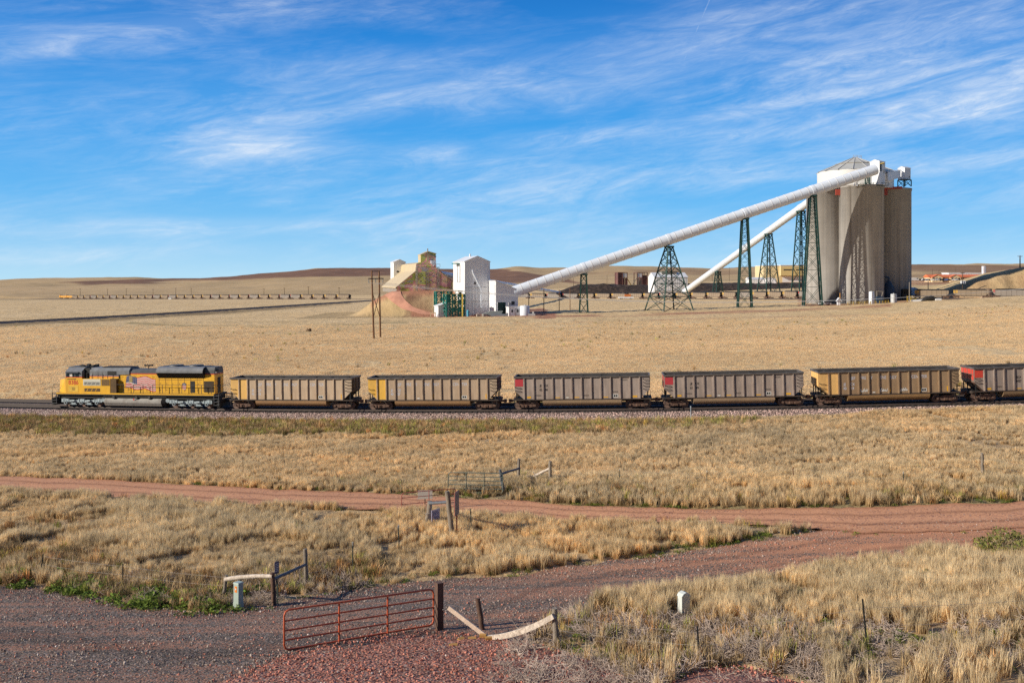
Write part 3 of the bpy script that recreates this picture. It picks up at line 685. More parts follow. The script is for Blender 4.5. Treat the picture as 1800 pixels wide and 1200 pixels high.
def scatter_grass():
    # near meadow
    X, Y = sample(22, 64, 27); Z, x, y = field(X, Y)
    clump = fbm(X / 1.5, Y / 1.5, 91, 3) + 0.5 * fbm(X / 6, Y / 6, 92, 2)
    edge = np.minimum.reduce([np.abs(y - tab(DIRT_UP, x)), np.abs(y - tab(DIRT_LO, x)), np.abs(y - tab(GRAV_UP, x)), np.abs(y - tab(GRAV_LO, x))])
    keep = ~bare(X, Y, x, y, 2) & (clump > -0.36 + 0.30 * (edge < 8)) & ~(in_brush(x, y) & (RNG.random(len(X)) < 0.965))
    left_weeds = (x < 640) & (y > tab(GRAV_UP, x) - 55 - 25 * fbm(X / 3, Y / 3, 93, 2)) & (Y < 45)
    keep &= ~(left_weeds & (RNG.random(len(X)) < 0.72))
    right_low = (x > 1400) & (y > 1090 + 40 * fbm(X / 2, Y / 2, 96, 2)); keep &= ~(right_low & (RNG.random(len(X)) < np.where(fbm(X / 1.3, Y / 1.3, 98, 3) > -0.05, 0.93, 0.62)))
    verge = (x > 880) & (y < tab(DIRT_UP, x)) & (y > tab(DIRT_UP, x) - 30); keep &= ~(verge & (RNG.random(len(X)) < 0.62))
    for kx, ky, kr in ((1202, 1079, 0.75), (1200, 1090, 0.5), (419, 1069, 0.4)):
        kp = G(kx, ky); keep &= np.hypot(X - kp.x, Y - kp.y) > kr
    X, Y, Z, x, y, clump = [a[keep] for a in (X, Y, Z, x, y, clump)]; n = len(X)
    tall = 0.72 + 0.55 * np.clip(clump + 0.2, -0.3, 0.7) + 0.15 * RNG.random(n)
    tall *= np.where((x < 760) & (y > 880) & (fbm(X / 4, Y / 4, 95, 3) < -0.02), 0.6, 1.0)        # trampled, wind-laid patches
    tall *= np.where((x > 1000) & (y > tab(GRAV_LO, x)), 1.12, 1.0)
    ms = [tuft_mesh('dry_tuft', 40, 0.56, 0.10, 0.17, 0.013, 100 + k) for k in range(5)] + [tuft_mesh('dry_tuft', 46, 0.48, 0.20, 0.5, 0.013, 120 + k, 0.3, 0.45) for k in range(2)]
    laid = (tall < 0.62)
    wh = np.where(laid, 5 + RNG.integers(0, 2, n), RNG.integers(0, 5, n))
    rot = np.c_[RNG.normal(0, 0.10, n), RNG.normal(0.10, 0.10, n), RNG.uniform(0, 2 * PI, n)]
    s = tall * RNG.uniform(0.8, 1.2, n); scl = np.c_[s * 1.1, s * 1.1, s]
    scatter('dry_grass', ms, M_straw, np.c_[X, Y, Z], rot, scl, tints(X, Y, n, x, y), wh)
    # middle meadow to the track
    X, Y = sample(60, 112, 12); Z, x, y = field(X, Y); off = Y - trk_D(X)
    clump = fbm(X / 2.2, Y / 2.2, 91, 3) + 0.4 * fbm(X / 9, Y / 9, 92, 2)
    ditch = (off > -15 + 4 * fbm(X / 8, Y / 8, 97, 3)) & (x < 1330)
    keep = ~bare(X, Y, x, y) & (off < -3.4) & (clump > -0.55) & ~(ditch & (RNG.random(len(X)) < 0.72))
    X, Y, Z, x, y, clump = [a[keep] for a in (X, Y, Z, x, y, clump)]; n = len(X)
    ms = [tuft_mesh('dry_tuft', 40, 0.56, 0.17, 0.2, 0.022, 140 + k) for k in range(5)]
    s = (0.75 + 0.4 * np.clip(clump, -0.4, 0.7)) * RNG.uniform(0.75, 1.2, n)
    rot = np.c_[RNG.normal(0, 0.1, n), RNG.normal(0.1, 0.1, n), RNG.uniform(0, 2 * PI, n)]
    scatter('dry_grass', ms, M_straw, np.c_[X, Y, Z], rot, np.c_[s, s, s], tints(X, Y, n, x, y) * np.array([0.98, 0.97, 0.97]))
    # field beyond the track
    X, Y = sample(112, 350, 1.7); Z, x, y = field(X, Y); off = Y - trk_D(X)
    clump = fbm(X / 5, Y / 5, 91, 3) + 0.5 * fbm(X / 22, Y / 22, 92, 2)
    keep = (off > 9.6) & (clump > -0.5) & (RNG.random(len(X)) < np.interp(Y, [220, 350], [1.0, 0.06])); X, Y, Z, x, y, clump = [a[keep] for a in (X, Y, Z, x, y, clump)]; n = len(X)
    ms = [tuft_mesh('dry_tuft', 60, 0.45, 0.62, 0.3, 0.045, 160 + k) for k in range(5)]
    s = (0.8 + 0.4 * np.clip(clump, -0.4, 0.7)) * RNG.uniform(0.7, 1.2, n) * np.interp(Y, [112, 345], [1.0, 1.35])
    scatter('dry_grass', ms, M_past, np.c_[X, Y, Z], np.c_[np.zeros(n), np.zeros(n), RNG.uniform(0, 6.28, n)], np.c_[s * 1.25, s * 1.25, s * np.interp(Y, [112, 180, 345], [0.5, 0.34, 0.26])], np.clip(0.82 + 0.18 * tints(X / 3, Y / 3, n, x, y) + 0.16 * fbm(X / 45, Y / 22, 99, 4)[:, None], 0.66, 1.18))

def scatter_weeds():
    leafs = [leaf_mesh('weed', 70, 0.34, 0.26, 0.055, 200 + k) for k in range(4)]
    # bright weeds along the gravel edge on the left, sparse along other edges
    X, Y = sample(24, 66, 12); Z, x, y = field(X, Y); r = RNG.random(len(X)); cl = fbm(X / 1.6, Y / 1.6, 301, 3)
    d_g = tab(GRAV_UP, x) - y; d_d = tab(DIRT_UP, x) - y; d_l = y - tab(DIRT_LO, x); d_gl = y - tab(GRAV_LO, x)
    p = np.where((d_g > -10) & (d_g < 26) & (x < 480), 0.85, 0) + np.where((d_g > -4) & (d_g < 14) & (x >= 480) & (x < 1450), 0.42, 0) \
        + np.where((d_d > 0) & (d_d < 12), 0.35, 0) + np.where((d_d > 0) & (d_d < 36) & (x > 1000), 0.20, 0) + np.where((d_l > 0) & (d_l < 7), 0.10, 0) + np.where((d_gl > -2) & (d_gl < 14) & (x > 1000), 0.22, 0) \
        + np.where((x > 990) & (y > 1070), 0.16, 0) + np.where((x > 1400) & (y > 1090), 0.26, 0) + np.where((x > 1030) & (x < 1380) & (y > 925) & (y < 960), 0.18, 0)
    k = (r < p * (cl > -0.12) * 1.1) & ~(in_dirt(x, y, -1) & (Y < 80)); X, Y, Z, x, y = [a[k] for a in (X, Y, Z, x, y)]; n = len(X)
    strong = (x < 480) & (y > 1000)
    s = np.where(strong, RNG.uniform(0.7, 1.7, n), RNG.uniform(0.4, 0.85, n))
    T = np.ones((n, 3)) * RNG.uniform(0.7, 1.3, (n, 1)); yel = RNG.random((n, 1)) * np.where(strong, 0.35, 0.9)[:, None]
    T = T * (1 - yel) + T * np.array([1.5, 1.05, 0.9]) * yel
    scatter('green_weeds', leafs, M_weed, np.c_[X, Y, Z], np.c_[np.zeros(n), np.zeros(n), RNG.uniform(0, 6.28, n)], np.c_[s, s, s * 0.85], T)
    # brown dead forbs: left of the gravel, the verge, the ditch by the track
    forbs = [tuft_mesh('forb', 34, 0.5, 0.22, 0.55, 0.02, 220 + k, 0.1) for k in range(4)]
    X, Y = sample(24, 66, 12); Z, x, y = field(X, Y); r = RNG.random(len(X)); cl = fbm(X / 2, Y / 2, 303, 3)
    d_g = tab(GRAV_UP, x) - y; d_d = tab(DIRT_UP, x) - y
    p = np.where((d_g > 4) & (d_g < 80 - x * 0.04) & (x < 680) & (Y < 48), 0.75, 0) + np.where((d_d > 1) & (d_d < 33) & (x > 880), 0.55, 0) + np.where((d_d > 1) & (d_d < 14) & (x < 880), 0.3, 0) + np.where(in_brush(x, y), 0.30, 0) + 0.03 + 0.30 * (fbm(X / 5, Y / 3, 312, 4) > 0.22)
    k = (r < p * (cl > -0.2)) & ~bare(X, Y, x, y, 2); X, Y, Z = [a[k] for a in (X, Y, Z)]; n = len(X)
    X2, Y2 = sample(84, 118, 5); Z2, x2, y2 = field(X2, Y2); off = Y2 - trk_D(X2); c2 = fbm(X2 / 5, Y2 / 5, 305, 3)
    k = (off < -3.7) & (off > -15.5 + 4 * c2) & (x2 < 1340) & (RNG.random(len(X2)) < np.interp(x2, [0, 900, 1340], [0.9, 0.8, 0.3]))
    k |= (off > 9.5) & (off < 17) & (RNG.random(len(X2)) < 0.18) & (c2 > 0.02)
    X3, Y3 = sample(118, 345, 0.012); Z3, x3, y3 = field(X3, Y3); c3 = fbm(X3 / 25, Y3 / 25, 309, 3); k3 = (c3 > 0.05) & (Y3 - trk_D(X3) > 12)
    X2, Y2, Z2 = np.r_[X2[k], X3[k3]], np.r_[Y2[k], Y3[k3]], np.r_[Z2[k], Z3[k3]]; n2 = len(X2)
    Xa, Ya, Za = np.r_[X, X2], np.r_[Y, Y2], np.r_[Z, Z2]; na = n + n2
    s = np.r_[RNG.uniform(0.5, 1.2, n), RNG.uniform(0.9, 1.7, n2)]
    base = np.ones((na, 3)) * RNG.uniform(0.7, 1.4, (na, 1))
    g = (RNG.random(na) < np.r_[np.full(n, 0.12), np.full(n2, 0.34)])[:, None]; base = np.where(g, base * np.array([0.8, 1.1, 0.55]), base)
    rs = (RNG.random(na) < 0.12)[:, None]; base = np.where(rs, base * np.array([1.1, 0.82, 0.62]), base)
    pale = (RNG.random(na) < 0.22)[:, None]; base = np.where(pale, base * np.array([1.7, 1.6, 1.5]), base)
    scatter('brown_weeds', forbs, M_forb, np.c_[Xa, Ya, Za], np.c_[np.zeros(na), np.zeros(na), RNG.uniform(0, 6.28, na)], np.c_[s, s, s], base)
    # grey dead brush bottom right and by the left brace
    tw = [twig_mesh('dead_twigs', 16, 0.22, 0.42, 0.012, 240 + k) for k in range(4)]
    X, Y = sample(23, 42, 9); Z, x, y = field(X, Y); cl = fbm(X / 1.8, Y / 1.8, 307, 3); r = RNG.random(len(X))
    p = np.where(in_brush(x, y), 0.85, 0) + np.where((x > 1400) & (y > 1100), 0.30, 0) + np.where((x > 400) & (x < 640) & (tab(GRAV_UP, x) - y > 0) & (tab(GRAV_UP, x) - y < 70), 0.6, 0) + np.where((x < 400) & (tab(GRAV_UP, x) - y > 5) & (tab(GRAV_UP, x) - y < 60), 0.25, 0)
    p *= np.where((y > tab(SCOR2_UP, x) - 2) & (x > 1150) & (x < 1430), 0.12, 1)
    k = (r < p * (cl > -0.22)) & (Y < 45); X, Y, Z = X[k], Y[k], Z[k]; n = len(X); s = RNG.uniform(0.6, 1.3, n)
    scatter('dead_brush', tw, M_twig, np.c_[X, Y, Z + 0.03], np.c_[RNG.normal(0, .2, n), RNG.normal(0, .2, n), RNG.uniform(0, 6.28, n)], np.c_[s, s, s], np.ones((n, 3)) * RNG.uniform(0.6, 1.25, (n, 1)) * np.array([1, 0.96, 0.94]))

def scatter_stones():
    ms = [stone_mesh('stone', 0.03, 260 + k) for k in range(6)]
    X, Y = sample(22, 56, 55); Z = zt(X, Y) + 0.02; x, y = proj(X, Y, Z); r = RNG.random(len(X)); cl = fbm(X / 2.5, Y / 1.2, 311, 4)
    gr = in_grav(x, y, 2) & ~in_scor(x, y); scr = in_scor(x, y)
    edge = np.minimum(np.abs(y - tab(GRAV_UP, x)), np.where(x > 900, np.abs(y - tab(GRAV_LO, x)), 99))
    p = np.where(gr, np.interp(cl, [-0.25, 0.25], [0.05, 0.5]) * np.interp(x, [0, 900, 1500], [1.0, 0.85, 0.35]) + 0.5 * (edge < 12), 0) + np.where(scr, np.interp(cl, [-0.3, 0.2], [0.45, 0.9]), 0)
    # windrow of stone below the gate and along the apron
    ap = np.abs(y - tab(SCOR_UP, x)); p = p + np.where((ap < 14) & (x < 760) & (x > 250), 0.6, 0)
    k = r < p; X, Y, Z, x, y, scr = [a[k] for a in (X, Y, Z, x, y, scr)]; n = len(X)
    s = RNG.uniform(0.45, 1.15, n) * np.where(scr, 1.1, 1.0) * np.where(RNG.random(n) < 0.05, 1.5, 1)
    g = RNG.uniform(0.35, 1.1, (n, 1)) * np.array([1.02, 0.96, 0.90]); rd = RNG.uniform(0.55, 1.25, (n, 1)) * np.array([1.2, 0.58, 0.46])
    isr = (RNG.random(n) < np.where(scr, 0.88, 0.22))[:, None]; T = np.where(isr, rd, g); wt = (RNG.random(n) < 0.02)[:, None]; T = np.where(wt, 1.5, T)
    Z = zt(X, Y) + np.where(scr, 0.06, 0.035)
    scatter('loose_stones', ms, M_stone, np.c_[X, Y, Z], RNG.uniform(0, 6.28, (n, 3)), np.c_[s, s, s], T)
    ms2 = [stone_mesh('stone', 0.075, 270 + k) for k in range(5)]
    X = RNG.uniform(-75, 72, 16000); off = RNG.uniform(-4.3, -1.6, len(X)); Y = trk_D(X) + off
    Z = trk_z(X) + np.interp(off, [-4.3, -3, -2, -1.6], [-1.1, -0.72, -0.32, -0.3]); n = len(X)
    s = RNG.uniform(0.5, 1.3, n)
    T = RNG.uniform(0.65, 1.8, (n, 1)) * np.array([1.1, 0.92, 0.90]); dk = (RNG.random(n) < 0.3)[:, None]; T = np.where(dk, T * 0.4, T)
    scatter('ballast_stones', ms2, M_stone, np.c_[X, Y, Z], RNG.uniform(0, 6.28, (n, 3)), np.c_[s, s, s], T)
scatter_grass(); scatter_weeds(); scatter_stones()
# ------------------------------------------------------------------ the near train
seg = np.r_[0, np.cumsum(np.sqrt(((TRK[1:] - TRK[:-1]) ** 2).sum(1)))]
def trk_pose(s):
    p = Vector([float(np.interp(s, seg, TRK[:, k])) for k in range(3)])
    a = Vector([float(np.interp(s - 5.5, seg, TRK[:, k])) for k in range(3)]); b = Vector([float(np.interp(s + 5.5, seg, TRK[:, k])) for k in range(3)])
    d = (b - a); p = (a + b) / 2
    return p, math.atan2(d.y, d.x), math.atan2(d.z, math.hypot(d.x, d.y))
def s_at_x(X): return float(np.interp(X, TRK[:, 0], seg))
def put_on_track(o, s):
    p, h, pit = trk_pose(s); o.location = p; o.rotation_euler = (0, -pit, h)

M_truck = paint('rusty_truck_steel', (0.14, 0.085, 0.065), 0.8, 0.0, 0.3, 2.0, (0.26, 0.14, 0.09), 0.6)
M_wheel = paint('worn_wheel_steel', (0.20, 0.13, 0.105), 0.6, 0.1, 0.25, 2.0)
M_black = paint('black_running_gear', (0.018, 0.017, 0.017), 0.7, 0, 0.3, 2.0)
M_dark_in = paint('coal_stained_inside', (0.05, 0.046, 0.046), 0.85, 0, 0.35, 1.2, (0.02, 0.019, 0.019), 0.7)
M_coal = paint('coal', (0.022, 0.021, 0.022), 0.85, 0, 0.4, 2.0, bump=0.8)

def wheelset(mb, x, r, y, m=0):
    for s in (-1, 1):
        mb.cyl((x, s * (y - 0.07), r), (x, s * (y + 0.07), r), r, r * 0.985, 24, m)
        mb.cyl((x, s * (y - 0.10), r), (x, s * (y - 0.06), r), r + 0.03, r + 0.03, 24, m)

def wagon_truck(parent, x):
    t = MB()
    for s in (-1, 1):
        y = s * 0.98
        poly = [(-1.05, 0.56), (-0.72, 0.62), (-0.35, 0.78), (0.35, 0.78), (0.72, 0.62), (1.05, 0.56), (1.05, 0.36), (0.80, 0.34), (0.40, 0.24), (-0.40, 0.24), (-0.80, 0.34), (-1.05, 0.36)]
        t.prism([(x + a, y - 0.06, b) for a, b in poly], (0, 0.12, 0))
        for q in (-1, 1):       # bearing adapters and springs
            t.cyl((x + q * 0.89, y - 0.15, 0.46), (x + q * 0.89, y + 0.15, 0.46), 0.13, 0.13, 12)
            t.bb(x + q * 0.5 - 0.10, x + q * 0.5 + 0.10, y - s * 0 - 0.075, y + 0.075, 0.36, 0.62)
        for q in (-0.12, 0, 0.12): t.cyl((x + q, y - s * -0.075, 0.28), (x + q, y + s * 0.075, 0.52), 0.05, 0.05, 8)
    t.bb(x - 0.2, x + 0.2, -0.95, 0.95, 0.42, 0.72)
    o = t.build('truck', M_truck, parent)
    for q in (-0.89, 0.89):
        w = MB(); wheelset(w, x + q, 0.455, 0.72); w.cyl((x + q, -0.75, 0.455), (x + q, 0.75, 0.455), 0.09, 0.09, 10)
        w.build('wheelset', M_wheel, o)
    return o

RIBX = [-6.24 + 1.04 * k for k in range(13)]
def make_wagon(name, label, side_c, dirt_c, end_c, tub_c, style, nums=None, words=None, graffiti=False, red=None):
    M_side = paint(name + '_side', side_c, 0.6, 0.0, 0.13, 0.8, dirt_c, 0.75, 0.92)
    M_rib = paint(name + '_rib', sc3(side_c, 0.98), 0.6, 0, 0.12, 1.0, (0.17, 0.105, 0.075), 0.7, 0.6)
    M_end = paint(name + '_end', end_c, 0.5, 0, 0.10, 0.8, sc3(dirt_c, 1.0), 0.35, 0.8)
    M_tub = paint(name + '_tub', tub_c, 0.6, 0.1, 0.12, 0.6, sc3(dirt_c, 0.7), 0.4, 0.6)
    M_sill = paint(name + '_sill', (0.06, 0.046, 0.04), 0.7, 0, 0.2, 1.0, (0.13, 0.08, 0.055), 0.5)
    M_top = paint(name + '_rim', (0.11, 0.095, 0.085), 0.6, 0.1, 0.3, 0.6, (0.24, 0.22, 0.21), 0.5)
    root = thing(name, label, 'coal wagon', group='coal wagons behind the yellow locomotive')
    zt_, zb = 3.50, 1.18
    side = [(-7.3, 2.15), (-6.35, 1.22), (-6.35, zb), (6.35, zb), (6.35, 1.22), (7.3, 2.15), (7.3, zt_), (-7.3, zt_)]
    for sgn in (-1, 1):
        mb = MB(); mb.prism([(x, sgn * 1.45, z) for x, z in side], (0, -sgn * 0.04, 0))
        if sgn > 0:
            for x in RIBX: mb.bb(x - 0.055, x + 0.055, 1.452, 1.56, zb, zt_)
        mb.build('side_wall', M_side, root)
    for x in RIBX:
        r = MB(); r.bb(x - 0.06, x + 0.06, -1.57, -1.452, zb, zt_ - 0.01)
        r.build('rib', M_rib, root)
    tp = MB(); tp.bb(-7.36, 7.36, -1.60, -1.40, zt_, zt_ + 0.16); tp.bb(-7.36, 7.36, 1.40, 1.60, zt_, zt_ + 0.16)
    tp.bb(-7.36, -7.22, -1.40, 1.40, zt_, zt_ + 0.16); tp.bb(7.22, 7.36, -1.40, 1.40, zt_, zt_ + 0.16)
    tp.build('top_rim', M_top, root)
    si = MB()
    for s in (-1, 1): si.bb(-7.45, 7.45, s * 1.44 - 0.08, s * 1.44 + 0.08, 1.06, 1.17)
    for x in (-7.42, 7.42): si.bb(x - 0.08, x + 0.08, -1.3, 1.3, 0.92, 1.16)
    si.bb(-7.3, 7.3, -0.2, 0.2, 0.75, 1.1)
    si.build('side_sill', M_sill, root)
    # end sheets: upright above, sloping in below
    for s in (-1, 1):
        e = MB()
        pr = [(s * 7.3, zt_), (s * 7.3, 2.15), (s * 5.9, 1.0), (s * 5.9, 0.95), (s * 7.26, 2.05), (s * 7.26, zt_)]
        e.prism([(x, -1.40, z) for x, z in pr], (0, 2.80, 0))
        for y in (-0.9, 0, 0.9): e.bb(s * 7.3 - 0.03, s * 7.3 + 0.06, y - 0.05, y + 0.05, 2.2, zt_ - 0.01)
        for z in (2.3, 2.9): e.bb(s * 7.3 - 0.02, s * 7.3 + 0.07, -1.39, 1.39, z - 0.04, z + 0.04)
        e.build('end_wall', M_end if s < 0 else M_sill, root)  # right end wall coloured dark for the shade on that side
        f = MB()      # corner posts, brake platform
        for y in (-1.38, -0.5, 0.5, 1.38): f.bb(s * 7.1 - 0.045, s * 7.1 + 0.045, y - 0.045, y + 0.045, 1.16, 2.12 if abs(y) > 1 else 1.95)
        f.bb(min(s * 6.6, s * 7.4), max(s * 6.6, s * 7.4), -1.2, 1.2, 1.17, 1.21)
        for z in (1.35, 1.75): f.bar((s * 7.4, -1.4, z), (s * 7.4, 1.4, z), 0.035)
        f.build('end_post', M_black, root)
        c = MB(); c.bb(min(s * 7.45, s * 8.08), max(s * 7.45, s * 8.08), -0.13, 0.13, 0.76, 0.98); c.bb(min(s * 7.85, s * 8.11), max(s * 7.85, s * 8.11), -0.24, 0.24, 0.7, 1.04)
        c.build('coupler', M_truck, root)
        wagon_truck(root, s * 6.05)
    # round belly between the trucks
    tb = MB(); n = 14
    prof = [(1.50 * math.copysign(abs(math.cos(PI * k / n)) ** 0.6, math.cos(PI * k / n)), 1.055 - 0.72 * abs(math.sin(PI * k / n)) ** 0.85) for k in range(n + 1)]
    V = [(x, y, z) for x in (-4.25, 4.25) for y, z in prof]
    tb.add(V, [(i, i + 1, n + 2 + i, n + 1 + i) for i in range(n)], 0, True)
    tb.add([(-4.25, y, z) for y, z in prof], [tuple(range(n + 1))[::-1]]); tb.add([(4.25, y, z) for y, z in prof], [tuple(range(n + 1))])
    tb.build('belly', M_tub, root)
    ins = MB(); ins.bb(-7.2, 7.2, -1.405, 1.405, 2.80, 2.84)
    for s in (-1, 1): ins.quad((-7.2, s * 1.405, 2.8), (7.2, s * 1.405, 2.8), (7.2, s * 1.405, 3.52), (-7.2, s * 1.405, 3.52))
    for s in (-1, 1): ins.quad((s * 7.2, -1.4, 2.8), (s * 7.2, 1.4, 2.8), (s * 7.2, 1.4, 3.52), (s * 7.2, -1.4, 3.52))
    for x in np.arange(-6, 6.5, 2.0): ins.bar((x, -1.4, 3.45), (x, 1.4, 3.45), 0.08)
    ins.build('interior', M_dark_in, root)
    def rung(x0, x1, z):
        gr = MB(); gr.bar((x0, -1.60, z), (x1, -1.60, z), 0.04); gr.bar((x0, -1.60, z), (x0, -1.45, z + 0.08), 0.035); gr.bar((x1, -1.60, z), (x1, -1.45, z), 0.035)
        gr.build('grab_iron', M_black, root)
    for z in (3.2, 2.85, 2.5, 2.15): rung(6.62, 7.18, z)
    for z in ((2.35, 1.9) if style == 'yellow' else (2.45, 2.1)): rung(-7.2, -6.7, z)
    for x in (-7.0, 7.0):
        gr = MB(); gr.bb(x - 0.25, x + 0.25, -1.57, -1.5, 0.43, 0.47)
        for q in (-0.25, 0.25): gr.bb(x + q - 0.025, x + q + 0.025, -1.56, -1.52, 0.45, 1.0)
        gr.build('step', M_black, root)
    yel = M_refl
    if style == 'yellow':
        for x0, x1 in ((-7.27, RIBX[0] - 0.07), (RIBX[0] + 0.07, RIBX[1] - 0.07)):
            ep = MB(); zl = 2.2 if x0 < -7 else zb + 0.03
            if x0 < -7: ep.prism([(-7.28, -1.455, 2.2), (x1, -1.455, 1.28), (x1, -1.455, zt_ - 0.02), (-7.28, -1.455, zt_ - 0.02)], (0, -0.01, 0))
            else: ep.bb(x0, x1, -1.465, -1.455, zl, zt_ - 0.02)
            ep.build('end_panel', M_end, root)
        for k in (3, 6, 9, 12):
            pl = MB(); pl.bb(RIBX[k] + 0.10 if k < 12 else RIBX[k] - 0.22, RIBX[k] + 0.20 if k < 12 else RIBX[k] - 0.11, -1.462, -1.452, zb + 0.1, zb + 0.62)
            pl.build('reflector', yel, root)
    else:
        ep = MB(); ep.bb(-7.22, -6.36, -1.465, -1.452, 2.58, 3.36); ep.build('red_square', red, root)
        ep = MB(); ep.bb(-7.31, -7.305, -1.38, 1.38, 2.3, 3.44); ep.build('red_end', red, root)
        for k, w in ((0, 0.42), (3, 0.5), (5, 0.5), (8, 0.5), (11, 0.48)):
            x = RIBX[k] + 0.52; hh = 0.2 if k in (0, 11) else 0.1
            pl = MB(); pl.bb(x - w / 2, x + w / 2, -1.462, -1.452, zb + 0.10, zb + 0.10 + hh); pl.build('reflector', yel, root)
    # consolidated stencil: white frame, black field
    k = 9 if style != 'yellow' else 9
    x = RIBX[k] + 0.52
    st = MB(); st.bb(x - 0.28, x + 0.28, -1.462, -1.452, zb + 0.12, zb + 0.46, 0); st.bb(x - 0.2, x - 0.02, -1.468, -1.463, zb + 0.18, zb + 0.40, 1); st.bb(x + 0.03, x + 0.2, -1.468, -1.463, zb + 0.18, zb + 0.40, 1)
    st.build('stencil_plate', [M_white_mark, M_black], root)
    st = MB(); st.bb(RIBX[4] + 0.4, RIBX[4] + 0.68, -1.462, -1.452, zb + 0.1, zb + 0.2, 0); st.build('white_tag', M_white_mark, root)
    if nums:
        for s, kx, z, sz in nums:
            text_mesh(s, sz, 'lettering', M_letter_blue if style == 'yellow' else M_black, root, on_side(kx, -1.456, z), 0.012 if style != 'yellow' else 0.004, 0.82)
    if words:
        for s, kx in words: text_mesh(s, 0.46, 'lettering', M_letter_blue, root, on_side(kx, -1.456, 2.86), 0.0, 0.8)
    if style != 'yellow':
        for kx, z in ((RIBX[2] - 0.5, zb + 0.42), (RIBX[6] + 0.5, zb + 0.4), (RIBX[9] + 0.5, zb + 0.75), (RIBX[10] + 0.5, zt_ - 0.3)):
            fm = MB()
            for q in range(2): fm.bb(kx - 0.3 + 0.05 * q, kx + 0.28, -1.46, -1.453, z - 0.1 * q, z - 0.1 * q + 0.035)
            fm.build('data_stencil', M_black, root)
    if graffiti:
        r = random.Random(5)
        for k in (3, 5, 7):
            g = MB(); x0 = RIBX[k] + 0.12; pts = []
            for q in range(16):
                pts.append(Vector((x0 + 0.055 * q + r.uniform(-.05, .05), -1.462, zb + 0.18 + (0.34 if q % 2 else 0.05) * r.uniform(0.5, 1.25))))
            for a, b in zip(pts[:-1], pts[1:]): g.bar(a, b, 0.045, 0.008, 0, (0, 1, 0))
            g.bar((x0, -1.464, zb + 0.22), (x0 + 0.7, -1.464, zb + 0.30), 0.05, 0.008, 0, (0, 1, 0))
            g.build('graffiti', M_white_mark, root)
    return root

M_refl = paint('reflector_yellow', (0.78, 0.42, 0.03), 0.5, 0, 0.1, 3)
M_white_mark = paint('white_marking', (0.72, 0.71, 0.68), 0.6, 0, 0.1, 3)
M_letter_blue = paint('faded_blue_lettering', (0.62, 0.66, 0.78), 0.7, 0, 0.15, 2)
M_red_panel = paint('faded_red_panel', (0.55, 0.055, 0.07), 0.5, 0, 0.12, 1.5)
M_red_bright = paint('bright_red_panel', (0.66, 0.07, 0.045), 0.5, 0, 0.1, 1.5)
TAN = (0.40, 0.295, 0.20); TANB = (0.30, 0.20, 0.13); GREY = (0.43, 0.35, 0.305)
YEL = (0.90, 0.54, 0.16)
s3 = s_at_x(7.75)
W = [
 (-2, 'yellow', dict(side_c=(0.60, 0.46, 0.33), dirt_c=(0.44, 0.30, 0.19), end_c=YEL, tub_c=(0.44, 0.26, 0.13),
   nums=[('JE', -4.55, 2.22, .4), ('CX', -3.75, 2.22, .4), ('45', -4.55, 1.80, .4), ('18', -3.75, 1.80, .4)], words=[('JEF', -3.65), ('FRE', -2.6), ('Y', -1.75), ('ENE', -0.55), ('RGY', 0.5), ('CEN', 2.75), ('TER', 3.7)]),
   'dusty tan coal wagon with yellow end coupled right behind the locomotive'),
 (-1, 'yellow', dict(side_c=(0.53, 0.40, 0.285), dirt_c=(0.38, 0.26, 0.17), end_c=(0.92, 0.53, 0.08), tub_c=(0.42, 0.25, 0.12),
   nums=[('JE', -4.55, 2.22, .4), ('CX', -3.75, 2.22, .4), ('40', -4.55, 1.80, .4), ('57', -3.75, 1.80, .4)], words=[('JEF', -3.65), ('FRE', -2.6), ('Y', -1.75), ('ENE', -0.55), ('RGY', 0.5), ('CEN', 2.75), ('TER', 3.7)]),
   'tan coal wagon with deep yellow end panels, second behind the locomotive'),
 (0, 'grey', dict(side_c=GREY, dirt_c=(0.25, 0.19, 0.155), end_c=(0.25, 0.17, 0.13), tub_c=(0.44, 0.31, 0.19), red=M_red_panel,
   nums=[('JE', -4.42, 2.62, .34), ('CX', -3.82, 2.62, .34), ('62', -4.42, 2.18, .36), ('00', -3.82, 2.18, .36)]),
   'grey coal wagon with red corner square numbered 62 00'),
 (1, 'grey', dict(side_c=sc3(GREY, 0.97), dirt_c=(0.23, 0.18, 0.15), end_c=(0.25, 0.16, 0.13), tub_c=(0.45, 0.32, 0.2), red=M_red_panel,
   nums=[('JE', -4.42, 2.62, .34), ('CX', -3.82, 2.62, .34), ('61', -4.42, 2.18, .36), ('49', -3.82, 2.18, .36)]),
   'grey coal wagon with red corner square numbered 61 49'),
 (2, 'yellow', dict(side_c=(0.36, 0.245, 0.145), dirt_c=(0.28, 0.18, 0.105), end_c=(0.92, 0.55, 0.20), tub_c=(0.38, 0.23, 0.10), graffiti=True,
   nums=[('JE', -4.55, 2.22, .4), ('CX', -3.75, 2.22, .4), ('40', -4.55, 1.80, .4), ('14', -3.75, 1.80, .4)], words=[('JEF', -3.65), ('FRE', -2.6), ('Y', -1.75), ('ENE', -0.55), ('RGY', 0.5), ('CEN', 2.75), ('TER', 3.7)]),
   'brown coal wagon with orange end and white graffiti scrawls'),
 (3, 'grey', dict(side_c=sc3(GREY, 0.9), dirt_c=(0.22, 0.17, 0.14), end_c=(0.24, 0.15, 0.12), tub_c=(0.30, 0.2, 0.11), red=M_red_bright,
   nums=[('JECX', -2.63, 2.5, .30), ('6427', -2.63, 2.1, .34)]),
   'grey coal wagon with bright red end cut off by the right edge'),
]
for k, style, kw, lab in W:
    w = make_wagon('coal_wagon', lab, style=style, **kw)
    put_on_track(w, s3 + k * (16.1 if k > 0 else 16.5))

